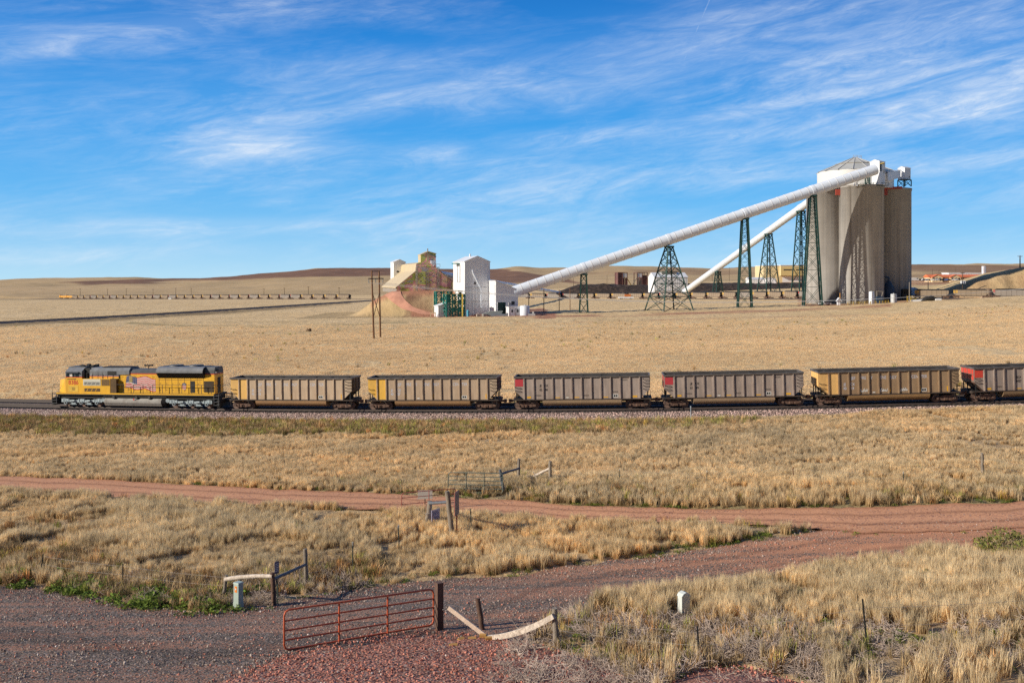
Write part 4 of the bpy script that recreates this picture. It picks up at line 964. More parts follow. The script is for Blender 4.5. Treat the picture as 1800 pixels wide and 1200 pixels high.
# ------------------------------------------------------------------ the locomotive (front at -x)
Y_ = paint('loco_yellow', (0.95, 0.51, 0.035), 0.42, 0, 0.09, 0.7, (0.50, 0.27, 0.06), 0.55, 0.85)
GR = paint('loco_grey', (0.23, 0.24, 0.26), 0.5, 0, 0.12, 0.8, (0.09, 0.09, 0.09), 0.5, 0.5)
GRD = paint('loco_dark_roof', (0.11, 0.115, 0.125), 0.6, 0, 0.2, 0.9, (0.03, 0.03, 0.03), 0.5)
RD = paint('loco_red_line', (0.62, 0.05, 0.03), 0.45, 0, 0.1, 1)
SLV = paint('loco_silver_truck', (0.42, 0.50, 0.54), 0.5, 0.0, 0.2, 2.0, (0.10, 0.10, 0.10), 0.5)
TANK = paint('loco_fuel_tank', (0.40, 0.385, 0.36), 0.45, 0.1, 0.15, 0.6, (0.14, 0.115, 0.09), 0.6, 0.3)
WIN = paint('dark_glass', (0.02, 0.028, 0.035), 0.12, 0, 0.1, 1)
WHT = paint('loco_white_panel', (0.66, 0.64, 0.54), 0.5, 0, 0.08, 1.5)
BRN = paint('loco_brown_grille', (0.12, 0.065, 0.02), 0.7, 0, 0.3, 3)
STEP = paint('loco_steps', (0.05, 0.05, 0.05), 0.6, 0, 0.2, 2)
FBL = paint('flag_blue', (0.045, 0.06, 0.16), 0.5, 0, 0.1, 2); FRD = paint('flag_red', (0.66, 0.07, 0.08), 0.5, 0, 0.1, 2); FWH = paint('flag_white', (0.72, 0.66, 0.60), 0.5, 0, 0.08, 2)
lo = thing('locomotive', 'yellow and grey diesel locomotive numbered 8386 at the head of the near train', 'locomotive')
u = MB()   # underframe deck
u.bb(-10.15, 10.6, -1.5, 1.5, 1.50, 1.74); u.bb(-10.15, 10.6, -1.515, -1.5, 1.60, 1.755, 1); u.bb(-10.2, 10.6, -1.2, 1.2, 1.05, 1.5, 2)
u.build('underframe', [STEP, Y_, M_black], lo)
def loft(mb, p0, p1, m=0):
    """skin between two outlines with the same number of points"""
    n = len(p0); mb.add(list(p0) + list(p1), [(i, (i + 1) % n, n + (i + 1) % n, n + i) for i in range(n)], m)
    mb.add(p0, [tuple(range(n))[::-1]], m); mb.add(p1, [tuple(range(n))], m)
nz = MB()      # nose
loft(nz, [(-10.12, -0.95, 1.75), (-10.12, -0.78, 3.22), (-10.12, 0.78, 3.22), (-10.12, 0.95, 1.75)], [(-8.86, -1.5, 1.75), (-8.86, -1.5, 3.42), (-8.86, 1.5, 3.42), (-8.86, 1.5, 1.75)])
nz.add([(-10.0, -0.75, 3.25), (-8.87, -1.42, 3.44), (-8.87, 1.42, 3.44), (-10.0, 0.75, 3.25)], [(0, 1, 2, 3)], 1)
nzo = nz.build('nose', [Y_, GR], lo)
cb = MB()      # cab
cb.bb(-8.86, -6.62, -1.5, 1.5, 1.75, 3.55, 0); cb.bb(-8.86, -6.62, -1.5, 1.5, 3.55, 3.66, 1)
pr = [(-8.86, -1.5, 3.66), (-8.86, -1.5, 4.3), (-8.80, -0.85, 4.72), (-8.80, 0.85, 4.72), (-8.86, 1.5, 4.3), (-8.86, 1.5, 3.66)]
loft(cb, pr, [(-6.62, y, z) for x, y, z in pr], 2)
cb.bb(-8.9, -6.5, -0.8, 0.8, 4.725, 4.80, 3)
cab = cb.build('cab', [Y_, RD, GR, GRD], lo)
wn = MB(); 
for x0, x1 in ((-8.75, -8.25), (-8.17, -7.62), (-7.54, -7.0)): wn.bb(x0, x1, -1.512, -1.502, 3.63, 4.16)
wn.build('side_window', WIN, cab)
wn = MB(); wn.bb(-8.27, -7.92, -1.52, -1.513, 3.66, 4.0); wn.build('window_blind', FWH, cab)
sv = MB(); sv.prism([(-8.8, -1.51, 4.22), (-7.0, -1.51, 4.22), (-7.0, -1.72, 4.12), (-8.8, -1.72, 4.12)], (0, 0, 0.03)); sv.build('sun_visor', GRD, cab)
wf = MB(); wf.bb(-8.875, -8.862, -1.3, -0.15, 3.72, 4.22); wf.bb(-8.875, -8.862, 0.15, 1.3, 3.72, 4.22); wf.build('windscreen', WIN, cab)
nb = MB()
for x, z, w in ((-8.0, 3.36, 1.2),): nb.bb(x - w / 2, x + w / 2, -1.515, -1.502, z - 0.03, z + 0.05)
nb.build('rain_strip', M_black, cab)
text_mesh('8386', 0.72, 'road_number', RD, cab, on_side(-7.78, -1.508, 2.96), 0.012, 0.95)
dp = MB(); dp.bb(-8.45, -7.15, -1.515, -1.502, 1.85, 2.58, 0)
for z in (2.05, 2.15, 2.25, 2.35): dp.bb(-8.0, -7.55, -1.522, -1.516, z, z + 0.045, 1)
dp.build('vent_door', [paint('loco_vent_yellow', (0.82, 0.52, 0.07), 0.5), BRN], cab)
bt = MB(); bt.bb(-6.62, -2.85, -1.5, 1.5, 1.75, 3.42, 0); bt.build('equipment_box', Y_, lo)
# side panels of the equipment box
wp = MB(); wp.bb(-6.46, -4.12, -1.52, -1.502, 2.62, 3.38, 0); wp.bb(-6.3, -4.25, -1.53, -1.521, 2.70, 3.05, 1)
for x in (-5.9, -5.3, -4.75): wp.bar((x - 0.1, -1.535, 2.72), (x + 0.1, -1.535, 2.98), 0.06, 0.01, 0, (0, 1, 0))
wp.build('white_vent_panel', [WHT, paint('vent_shade', (0.22, 0.22, 0.2), 0.6)], bpy.data.objects['equipment_box'])
vp = MB(); vp.bb(-6.3, -4.2, -1.515, -1.502, 1.92, 2.30, 0)
for x in (-5.9, -5.3, -4.75): vp.bar((x - 0.1, -1.52, 1.95), (x + 0.1, -1.52, 2.22), 0.06, 0.01, 1, (0, 1, 0))
vp.build('lower_vent', [BRN, Y_], bpy.data.objects['equipment_box'])
gp = MB(); gp.bb(-3.98, -2.92, -1.515, -1.502, 2.62, 3.36, 0)
for k in range(6): gp.bb(-3.92, -2.98, -1.525, -1.516, 2.68 + 0.11 * k, 2.72 + 0.11 * k, 1)
gp.build('brown_grille', [BRN, paint('grille_slat', (0.3, 0.17, 0.05), 0.6)], bpy.data.objects['equipment_box'])
# upper hood behind the cab
uh = MB()
uh.bb(-6.62, -5.85, -1.0, 1.0, 3.42, 4.66, 2)
pr = [(-5.85, -1.1, 3.42), (-5.85, -1.1, 4.35), (-5.85, -0.8, 4.68), (-5.85, 0.8, 4.68), (-5.85, 1.1, 4.35), (-5.85, 1.1, 3.42)]
loft(uh, pr, [(-1.9, y, z) for x, y, z in pr], 0)
uh.bb(-5.85, -1.92, -1.108, -1.1, 3.44, 3.62, 1); uh.bb(-5.85, -1.92, -1.112, -1.1, 3.62, 3.70, 3)
pr2 = [(-1.9, -1.12, 3.9), (-1.9, -1.12, 4.4), (-1.9, -0.8, 4.7), (-1.9, 0.8, 4.7), (-1.9, 1.12, 4.4), (-1.9, 1.12, 3.9)]
loft(uh, pr2, [(-0.55, y, z) for x, y, z in pr2], 0)
uh.bb(-4.4, -0.6, -0.75, 0.75, 4.70, 4.78, 2)
uh.build('upper_hood', [GR, Y_, M_black, RD], lo)
dk = MB(); dk.bb(-3.45, -2.3, -1.13, -1.101, 3.85, 4.3); dk.build('dark_louver', M_black, bpy.data.objects['upper_hood'])
rc = MB(); rc.bb(-2.85, -2.05, -1.48, 1.48, 1.76, 3.40, 0); rc.build('hood_recess', BRN, lo)
# long hood
lh = MB()
lh.bb(-2.05, 10.45, -1.02, 1.02, 1.75, 3.96, 0); lh.bb(-2.05, 10.46, -1.03, 1.03, 3.96, 4.06, 1)
pr = [(-0.55, -1.02, 4.06), (-0.55, -1.02, 4.25), (-0.55, -0.7, 4.52), (-0.55, 0.7, 4.52), (-0.55, 1.02, 4.25), (-0.55, 1.02, 4.06)]
loft(lh, pr, [(3.2, y, z) for x, y, z in pr], 2)
pr = [(9.0, -1.02, 4.06), (9.0, -1.02, 4.5), (9.0, -0.8, 4.82), (9.0, 0.8, 4.82), (9.0, 1.02, 4.5), (9.0, 1.02, 4.06)]
loft(lh, pr, [(10.46, y, z) for x, y, z in pr], 2)
hood = lh.build('long_hood', [Y_, RD, GRD], lo)
dr = MB()
for x in np.arange(-1.6, 9.2, 0.82):       # hood door seams, hinges and latches
    dr.bb(x - 0.014, x + 0.014, -1.032, -1.022, 1.95, 3.75, 0)
    for z in (2.1, 2.85, 3.6): dr.bb(x + 0.1, x + 0.19, -1.036, -1.022, z, z + 0.07, 0)
dr.bb(3.3, 8.9, -1.032, -1.022, 3.32, 3.36, 0)
dr.build('door_seam', BRN, hood)
dd = MB(); dd.bb(7.35, 7.95, -1.04, -1.022, 1.85, 3.2); dd.build('open_door', M_black, hood)
rg = MB(); rg.bb(9.12, 10.38, -1.035, -1.022, 1.9, 3.2, 0)
for x in np.arange(9.2, 10.35, 0.13): rg.bb(x, x + 0.045, -1.045, -1.036, 1.92, 3.18, 1)
for z in (2.2, 2.5, 2.8): rg.bb(9.14, 10.36, -1.05, -1.046, z, z + 0.03, 1)
rg.build('rear_grille', [M_black, BRN], hood)
# flared radiators
fl = MB()
pr = [(3.25, -1.02, 3.52), (3.25, -1.56, 4.18), (3.25, -1.56, 4.42), (3.25, -1.30, 4.74), (3.25, -0.9, 4.86), (3.25, 0.9, 4.86), (3.25, 1.30, 4.74), (3.25, 1.56, 4.42), (3.25, 1.56, 4.18), (3.25, 1.02, 3.52)]
P1 = [(9.25, y, z) for x, y, z in pr]; n = len(pr)
for i in range(n - 1):
    fl.add([pr[i], pr[i + 1], P1[i + 1], P1[i]], [(0, 1, 2, 3)], 1 if i in (0, 8) else (0 if i not in (4,) else 2))
fl.add(pr, [tuple(range(n))[::-1]], 2); fl.add(P1, [tuple(range(n))], 1)
rad = fl.build('radiator_flare', [GR, M_black, GRD], lo)
rb = MB()
for x in np.arange(3.45, 9.2, 0.24): rb.bar((x, -1.045, 3.53), (x, -1.565, 4.165), 0.02, 0.03)
rb.build('radiator_louver', STEP, rad)
fn = MB()
for x in (5.0, 7.6): fn.cyl((x, 0, 4.86), (x, 0, 5.0), 0.85, 0.8, 24)
fn.build('cooling_fan', GRD, rad)
hn = MB(); hn.bar((1.3, 0, 4.5), (1.3, 0, 4.9), 0.08)
for q, a in ((-0.45, -0.1), (-0.2, 0.1), (0.25, -0.12), (0.5, 0.1)): hn.cyl((1.3, a, 4.9), (1.3 + q, a, 4.92), 0.05, 0.12, 10)
hn.build('horn', M_black, lo)
rf = MB()
for x, y, h in ((-7.9, 0.3, .12), (-7.2, -0.4, .15), (-6.9, 0.2, .25), (-6.2, 0, .12), (-6.0, 0.5, .2)): rf.bb(x - 0.18, x + 0.18, y - 0.2, y + 0.2, 4.7, 4.8 + h)
rf.build('roof_gear', M_black, lo)
# rear end face details
re_ = MB(); re_.bb(10.455, 10.47, -0.35, 0.35, 1.8, 3.6, 0); re_.bb(10.455, 10.48, -0.9, -0.5, 4.1, 4.3, 1); re_.bb(10.5, 10.6, -0.55, -0.25, 4.3, 4.5, 0); re_.build('rear_door', [M_black, FWH], lo)
# the flag painted on the hood
fg = MB(); NXF, NYF = 34, 13
def fpt(i, j):
    a = i / NXF; x = -1.0 + 3.85 * a + 0.10 * math.sin(a * 9 + 1) * (0.5 - j / NYF); z = 3.62 - 1.42 * j / NYF + 0.13 * math.sin(a * 11.0 + 0.6) - 0.10 * a * (j / NYF) + 0.08 * math.sin(a * 5)
    if j > 7: x += 0.0
    return (min(max(x - 0.06 * (1 - a) * j / NYF * 3, -1.15), 3.0), -1.034, z)
for i in range(NXF):
    for j in range(NYF):
        if i < 1 and j > 6 and j % 2: continue
        m = 0 if (i < 13 and j < 7) else (1 if j % 2 == 0 else 2)
        fg.add([fpt(i, j), fpt(i, j + 1), fpt(i + 1, j + 1), fpt(i + 1, j)], [(0, 1, 2, 3)], m)
for i in range(1, 13, 2):
    for j in range(0, 7):
        p = fpt(i + (0.5 if j % 2 else 0), j + 0.5); fg.bb(p[0] - 0.022, p[0] + 0.022, -1.039, -1.0345, p[2] - 0.022, p[2] + 0.022, 2)
flag = fg.build('flag_decal', [FBL, FRD, FWH], hood)
gs = MB(); gs.bb(-0.62, -0.18, -1.042, -1.036, 3.0, 3.72); gs.build('faded_patch', paint('faded_patch', (0.40, 0.30, 0.12), 0.5), hood)
# shield emblem: blue chief, red and white pales below
sh = MB(); sx, sz = 6.58, 2.55
top = [(sx - 0.26, -1.036, sz + 0.38), (sx, -1.036, sz + 0.44), (sx + 0.26, -1.036, sz + 0.38), (sx + 0.25, -1.036, sz + 0.12), (sx - 0.25, -1.036, sz + 0.12)]
sh.add(top[::-1], [(0, 1, 2, 3, 4)], 0)
for k in range(7):
    x0 = sx - 0.24 + k * 0.069; x1 = x0 + 0.069; zz = lambda x: sz - 0.38 + 0.9 * abs(x - sx) ** 1.3
    sh.add([(x0, -1.036, sz + 0.115), (x0, -1.036, zz(x0)), (x1, -1.036, zz(x1)), (x1, -1.036, sz + 0.115)], [(0, 1, 2, 3)], 1 if k % 2 == 0 else 2)
sh.bb(sx - 0.17, sx + 0.17, -1.042, -1.037, sz + 0.2, sz + 0.28, 2)
sh.build('shield_emblem', [FBL, FRD, FWH], hood)
# walkway handrails
hr = MB()
hr.bar((-2.3, -1.45, 2.78), (10.3, -1.45, 2.78), 0.04)
for x in np.arange(-2.3, 10.4, 1.26): hr.bar((x, -1.45, 1.75), (x, -1.45, 2.78), 0.045)
hr.build('side_handrail', STEP, lo)
hu = MB(); hu.bar((-6.0, -1.42, 4.15), (-2.4, -1.42, 4.15), 0.035)
for x in (-6.0, -5.2, -4.5, -3.9, -3.2, -2.4): hu.bar((x, -1.42, 3.42), (x, -1.42, 4.15), 0.035)
hu.build('upper_handrail', STEP, lo)
for s, x0 in ((-1, -10.15), (1, 10.62)):
    st = MB()
    for y in (-1.45, 1.45):
        sg = 1 if y > 0 else -1
        for z in (0.45, 0.82, 1.2, 1.55): st.bb(min(x0, x0 + s * 0.62), max(x0, x0 + s * 0.62), y - 0.05 if y > 0 else y - 0.05, y + 0.05, z, z + 0.04); st.bb(min(x0, x0 + s * 0.6), max(x0, x0 + s * 0.6), y - sg * 0.5 if sg > 0 else y, y if sg > 0 else y + 0.5, z, z + 0.03)
        st.bb(x0 + s * 0.60 - 0.02, x0 + s * 0.60 + 0.02, y - 0.06, y + 0.06, 0.42, 1.75); st.bb(x0 - 0.02, x0 + 0.02, y - 0.06, y + 0.06, 0.42, 1.75)
    st.build('step', GRD, lo)
    hb = MB()
    for y in (-1.42, 1.42): hb.tube([(x0 + s * 0.6, y, 1.3), (x0 + s * 0.62, y, 2.3), (x0 + s * 0.35, y, 2.75), (x0 + s * 0.02, y, 2.8)], 0.025, 6)
    hb.bar((x0 + s * 0.5, -1.4, 2.6), (x0 + s * 0.5, 1.4, 2.6), 0.04)
    hb.build('end_handrail', STEP, lo)
    pl = MB(); pl.bb(min(x0 + s * 0.3, x0 + s * 0.66), max(x0 + s * 0.3, x0 + s * 0.66), -1.35, 1.35, 0.25, 1.1); pl.bb(min(x0 + s * .6, x0 + s * 1.1), max(x0 + s * .6, x0 + s * 1.1), -0.2, 0.2, 0.72, 1.05); pl.build('pilot', M_black, lo)
for y in (-0.45, 0.45):
    hl = MB(); hl.cyl((-10.14, y * 0.6, 2.9), (-10.2, y * 0.6, 2.9), 0.1, 0.1, 12); hl.build('headlight', FWH, nzo)
# fuel tank
ft = MB(); prof = [(-1.2, 1.12), (-1.42, 0.85), (-1.42, 0.62), (-1.2, 0.25), (-0.9, 0.15), (0.9, 0.15), (1.2, 0.25), (1.42, 0.62), (1.42, 0.85), (1.2, 1.12)]
loft(ft, [(-3.75, y, z) for y, z in prof], [(3.75, y, z) for y, z in prof]); ftk = ft.build('fuel_tank', TANK, lo)
ft = MB(); loft(ft, [(3.76, y * 0.99, z) for y, z in prof], [(4.2, y * 0.85, 0.15 + (z - 0.15) * 0.9) for y, z in prof]); ft.build('tank_end', M_black, ftk)
pp = MB(); pp.bar((-3.9, -1.3, 1.32), (4.4, -1.3, 1.32), 0.07); pp.bar((-3.9, -1.35, 1.42), (4.4, -1.35, 1.42), 0.05)
for x in (-2.5, 0.5, 2.2): pp.bb(x - 0.15, x + 0.15, -1.4, -1.2, 1.1, 1.45)
pp.build('pipework', STEP, lo)
fc = MB(); fc.bb(0.15, 0.3, -1.47, -1.43, 0.95, 1.12); fc.build('fuel_cap', RD, lo)
for xc in (-6.95, 7.45):
    tk = MB()
    for s in (-1, 1):
        y = s * 1.12
        poly = [(-2.75, 0.98), (-2.3, 1.05), (-1.5, 0.86), (-0.5, 0.86), (0, 1.0), (0.5, 0.86), (1.5, 0.86), (2.3, 1.05), (2.75, 0.98), (2.75, 0.6), (2.3, 0.55), (1.6, 0.62), (0.6, 0.55), (-0.6, 0.55), (-1.6, 0.62), (-2.3, 0.55), (-2.75, 0.6)]
        tk.prism([(xc + a, y - 0.08, b) for a, b in poly], (0, 0.16, 0), 0)
        for q in (-2.1, 0, 2.1):
            tk.cyl((xc + q, y - s * 0.05, 0.53), (xc + q, y + s * 0.2, 0.53), 0.24, 0.2, 14, 0); tk.cyl((xc + q, y + s * 0.2, 0.53), (xc + q, y + s * 0.23, 0.53), 0.11, 0.11, 10, 1)
            for w in (-0.34, 0.34): tk.cyl((xc + q + w, y + s * 0.02, 0.62), (xc + q + w, y + s * 0.02, 0.98), 0.11, 0.11, 8, 0)
        for q in (-1.05, 1.05):
            tk.bb(xc + q - 0.28, xc + q + 0.28, y + s * 0.08 - 0.06, y + s * 0.08 + 0.06, 0.3, 0.52, 0); tk.cyl((xc + q - 0.25, y + s * 0.16, 0.78), (xc + q + 0.2, y + s * 0.16, 0.78), 0.12, 0.12, 10, 0)
            tk.bar((xc + q - 0.5, y + s * 0.14, 0.4), (xc + q + 0.5, y + s * 0.14, 0.34), 0.05, 0.05, 0)
    tk.bb(xc - 2.6, xc + 2.6, -0.9, 0.9, 0.5, 0.9, 1)
    tr = tk.build('bogie', [SLV, M_black], lo)
    ca = MB(); ca.cyl((xc + 2.95, -1.2, 0.92), (xc + 2.95, 1.2, 0.92), 0.26, 0.26, 14) if xc < 0 else ca.cyl((xc - 2.95, -1.2, 0.92), (xc - 2.95, 1.2, 0.92), 0.26, 0.26, 14)
    ca.build('air_tank', SLV, lo)
    for q in (-2.1, 0, 2.1):
        w = MB(); wheelset(w, xc + q, 0.53, 0.74); w.build('wheelset', M_wheel, tr)
put_on_track(lo, s3 - 33.0 - 8.2 - 11.75)

# lineside marker post by the wagons
q = Vector((0, 0, 0)); Xm = (1215 - CX) / F * 101.0
mp = MB(); mp.cyl((0, 0, -0.2), (0, 0, 1.35), 0.05, 0.05, 8); mp.cyl((0, 0, 1.3), (0, 0, 1.42), 0.09, 0.07, 8)
M_marker = paint('marker_grey_blue', (0.30, 0.36, 0.42), 0.5)
o = mp.build('marker_post', M_marker); o.location = (Xm, 101.2, zt1(Xm, 101.2) + 0.15)
tag(o, 'slim grey blue marker post in front of the wagon numbered 61 49', 'marker post')
# ------------------------------------------------------------------ gates, fences and posts in the foreground
WOOD = paint('weathered_post', (0.30, 0.25, 0.20), 0.9, 0, 0.25, 3.0, (0.09, 0.07, 0.055), 0.6, 0.85, bump=0.6)
WOODD = paint('dark_wet_wood', (0.15, 0.085, 0.06), 0.85, 0, 0.3, 2.5, (0.04, 0.025, 0.02), 0.6, 0.85, bump=0.6)
WOODG = paint('grey_shaded_rail', (0.13, 0.14, 0.16), 0.85, 0, 0.2, 3.0, bump=0.4)
BONE = paint('bleached_timber', (0.72, 0.62, 0.52), 0.85, 0, 0.2, 5.0, (0.26, 0.18, 0.13), 0.75, 0.0, bump=0.5)
FRESH = paint('split_pale_board', (0.85, 0.68, 0.55), 0.8, 0, 0.15, 5.0, (0.45, 0.30, 0.2), 0.5, 0.0, bump=0.4)
RUSTR = paint('red_gate_paint', (0.60, 0.12, 0.045), 0.55, 0.1, 0.2, 2.5, (0.22, 0.075, 0.045), 0.5)
GRNT = paint('green_gate_tube', (0.13, 0.17, 0.14), 0.5, 0.3, 0.25, 3.0, (0.22, 0.18, 0.2), 0.5)
TPOST = paint('green_steel_post', (0.06, 0.085, 0.07), 0.6, 0.2, 0.3, 4.0, (0.25, 0.25, 0.25), 0.25)
TPOSTD = paint('black_steel_post', (0.03, 0.03, 0.03), 0.6, 0.2, 0.3, 4.0)
TPOSTR = paint('rust_steel_post', (0.20, 0.08, 0.05), 0.7, 0.2, 0.3, 4.0)
WIRE = paint('fence_wire', (0.34, 0.30, 0.27), 0.6, 0.1, 0.2, 4.0)
TIPW = paint('white_post_tip', (0.75, 0.75, 0.73), 0.5)

def up_from(x, y, h_px, lo=15, hi=420, x_top=None):
    """ground point of a post and its top: the post stands upright and is h_px tall as seen"""
    b = G(x, y, lo, hi); h = h_px / F * b.y
    t = b + Vector((((x_top if x_top is not None else x) - x) / F * b.y, 0, h))
    return b, t
def rough_post(mb, b, t, r, seed=0, n=9, m=0):
    rd = random.Random(seed); pts = []; rs = []
    for k in range(6):
        f = k / 5; p = b.lerp(t, f) + Vector((rd.gauss(0, r * 0.09), rd.gauss(0, r * 0.09), 0)); pts.append(p); rs.append(r * (1.06 - 0.12 * f) * rd.uniform(0.95, 1.05))
    pts[0] = pts[0] - (t - b).normalized() * 0.15
    mb.tube(pts, rs, n, m)
def rough_rail(mb, a, b, r0, r1, sag=0.0, seed=0, m=0):
    rd = random.Random(seed); pts = []; rs = []
    for k in range(9):
        f = k / 8; p = a.lerp(b, f); p = p + Vector((rd.gauss(0, .006), rd.gauss(0, .006), -sag * 4 * f * (1 - f))); pts.append(p); rs.append((r0 + (r1 - r0) * f) * rd.uniform(0.93, 1.07))
    mb.tube(pts, rs, 8, m)

def local(root, p): return Vector(p) - Vector(root.location)
def tube_gate(name, label, mat, A, B, h, bars, uprights, r, zlift=0.12, corner=0.15, group=None):
    """tubular gate hung between ground points A and B: rounded outer frame, bars and uprights as parts"""
    A, B = Vector(A), Vector(B); root = thing(name, label, 'gate', A)
    d = B - A; up = Vector((0, 0, 1))
    def p(u, v): return d * u + up * (zlift + v * h)
    L = d.length; c = corner / L; cv = corner / h
    fr = MB()
    loop = [p(c, 0), p(1 - c, 0), p(1 - c * .3, cv * .3), p(1, cv), p(1, 1 - cv), p(1 - c * .3, 1 - cv * .3), p(1 - c, 1), p(c, 1), p(c * .3, 1 - cv * .3), p(0, 1 - cv), p(0, cv), p(c * .3, cv * .3), p(c, 0)]
    fr.tube(loop, r, 8); fr.build('frame', mat, root)
    for v in bars:
        b = MB(); b.tube([p(0, v), p(1, v)], r * 0.85, 8); b.build('bar', mat, root)
    for u_ in uprights:
        b = MB(); b.tube([p(u_, 0) + Vector((0, -r * 1.4, 0)), p(u_, 1) + Vector((0, -r * 1.4, 0))], r * 0.95, 8); b.build('upright', mat, root)
    return root

# --- the big red gate and its square post
A = G(497, 1146); B = G(771, 1104)
hA = 72 / F * A.y; hB = 64 / F * B.y
rg_ = tube_gate('farm_gate', 'long orange red tube gate standing on the gravel in front', RUSTR, A + Vector((0.04, 0, 0)), B - Vector((0.16, 0, -0.06)), 1.14, (0.25, 0.49, 0.73), (0.345, 0.67), 0.030, 0.06)
b_, t_ = up_from(772, 1107, 84)
mb = MB(); mb.box((0, 0, 0.70), (0.21, 0.21, 1.62), 0, Matrix.Rotation(0.5, 3, 'Z'), 0.97)
o = mb.build('gate_post', WOODD, None); o.location = b_; tag(o, 'thick square dark brown post at the end of the red gate', 'post')
ch = MB(); q0 = B - Vector((0.16, 0, -0.72)); ch.tube([q0, q0 + Vector((0.12, -0.14, -0.02)), b_ + Vector((0.14, -0.1, 0.68))], 0.012, 6)
o = ch.build('gate_chain', WIRE); tag(o, 'thin chain holding the red gate to the dark square post', 'chain')

# --- broken barrier right of the gate
b1, t1 = up_from(848, 1107, 56, x_top=839); p1 = MB(); rough_post(p1, b1 - b1, t1 - b1, 0.085, 3)
o = p1.build('wooden_post', WOODD); o.location = b1; tag(o, 'short leaning post behind the fallen pale boards', 'post')
b2, t2 = up_from(978, 1138, 70, x_top=974); p2 = MB(); rough_post(p2, b2 - b2, t2 - b2, 0.085, 4)
o = p2.build('wooden_post', WOOD); o.location = b2; tag(o, 'brown post holding the raised end of the bowed white timber', 'post')
bd_a = G(856, 1121); bd_t = P(788, 1067, bd_a.y + 0.25)
mb = MB(); d_ = bd_t - bd_a; mb.bar(Vector((0, 0, 0.03)), d_, 0.035, 0.15, 0, (0.25, -0.3, 1))
o = mb.build('loose_board', FRESH); o.location = bd_a; tag(o, 'straight pale board leaning up to the left beside the gate post', 'board')
r_a = G(858, 1122); r_b = P(973, 1084, b2.y - 0.12)
mb = MB(); d_ = r_b - r_a; n = 10; pts = [d_ * (k / n) + Vector((0, 0, -0.13 * 4 * (k / n) * (1 - k / n) + 0.03)) for k in range(n + 1)]
for k in range(n): mb.bar(pts[k], pts[k + 1] + (pts[k + 1] - pts[k]) * 0.04, 0.10, 0.17 - 0.006 * abs(k - 5), 0)
o = mb.build('bowed_timber', BONE); o.location = r_a; tag(o, 'bowed white split timber fallen from its post on one end', 'timber')
for k, (x, y, a) in enumerate(((797, 1137, .3), (811, 1126, .9), (830, 1125, .2), (849, 1122, -.2), (859, 1127, .1))):
    c = G(x, y); mb = MB(); w = (0.24, 0.12, 0.035) if k < 3 else (0.2, 0.1, 0.1)
    mb.box((0, 0, 0.07 if k < 3 else 0.09), w, 0, Matrix.Rotation(a, 3, 'Z') @ Matrix.Rotation(0.25, 3, 'X'))
    o = mb.build('wood_scrap', M_scrap if k else globals().setdefault('M_scrap', paint('orange_wood', (0.50, 0.27, 0.08), 0.8, 0, 0.2, 6))); o.location = c
    tag(o, ['nearest orange wood chip lying on the red rubble', 'orange wood chip farthest left in the row below the leaning board', 'flat orange wood chip between two others under the leaning board', 'small wood block under the foot of the leaning board', 'small tan wood block in front of the bowed timber end'][k], 'wood scrap', 'wood scraps by the fallen boards')

# --- left brace with the bleached rail
def brace(name, label, posts, rails):
    """posts: (x, y, h_px, r, x_top, mat); rails: (post i, fraction, post j, fraction, r0, r1, sag, mat)"""
    bs = [up_from(x, y, h, x_top=xt) for x, y, h, r, xt, mt in posts]
    root = thing(name, label, 'fence brace', bs[0][0])
    for k, ((b, t), (x, y, h, r, xt, mt)) in enumerate(zip(bs, posts)):
        m = MB(); rough_post(m, b - bs[0][0], t - bs[0][0], r, 30 + k + int(x)); m.build('post', mt, root)
    for i, fi, j, fj, r0, r1, sag, mt in rails:
        a = bs[i][0].lerp(bs[i][1], fi) - bs[0][0] + Vector((0, -0.05, 0)); b = bs[j][0].lerp(bs[j][1], fj) - bs[0][0] + Vector((0, -0.05, 0))
        m = MB(); rough_rail(m, a, b, r0, r1, sag, int(fi * 100)); m.build('rail', mt, root)
    return root, bs
br1, bs1 = brace('fence_brace', 'three post fence brace with bleached bowed rail beside the pale green pedestal', [(392, 1052, 42, 0.065, 398, WOOD), (482, 1062, 56, 0.085, 479, WOODD), (538, 1032, 68, 0.085, 537, WOOD)],
   [(0, 0.83, 1, 0.90, 0.085, 0.075, -0.05, BONE), (1, 0.80, 2, 0.60, 0.06, 0.06, 0, WOODG)])
b_, t_ = up_from(488, 1058, 72, x_top=486); root = thing('sign_post', 'thin green post with a small dark tilted sign beside the brace', 'sign', b_)
m = MB(); m.bar((0, 0, -0.1), t_ - b_, 0.05, 0.04); m.build('post', TPOST, root)
m = MB(); m.box((t_ - b_) + Vector((0.02, -0.04, -0.22)), (0.20, 0.012, 0.44), 0, Matrix.Rotation(0.9, 3, 'Z')); 
pl_ = m.build('plate', paint('sign_back_purple', (0.13, 0.11, 0.17), 0.5, 0.2), root)
m = MB()
for k in range(5): m.box((t_ - b_) + Vector((0.02, -0.04, -0.08 - 0.065 * k)) + Matrix.Rotation(0.9, 3, 'Z') @ Vector((0, -0.009, 0)), (0.15, 0.004, 0.025), 0, Matrix.Rotation(0.9, 3, 'Z'))
m.build('text_line', M_white_mark, pl_)
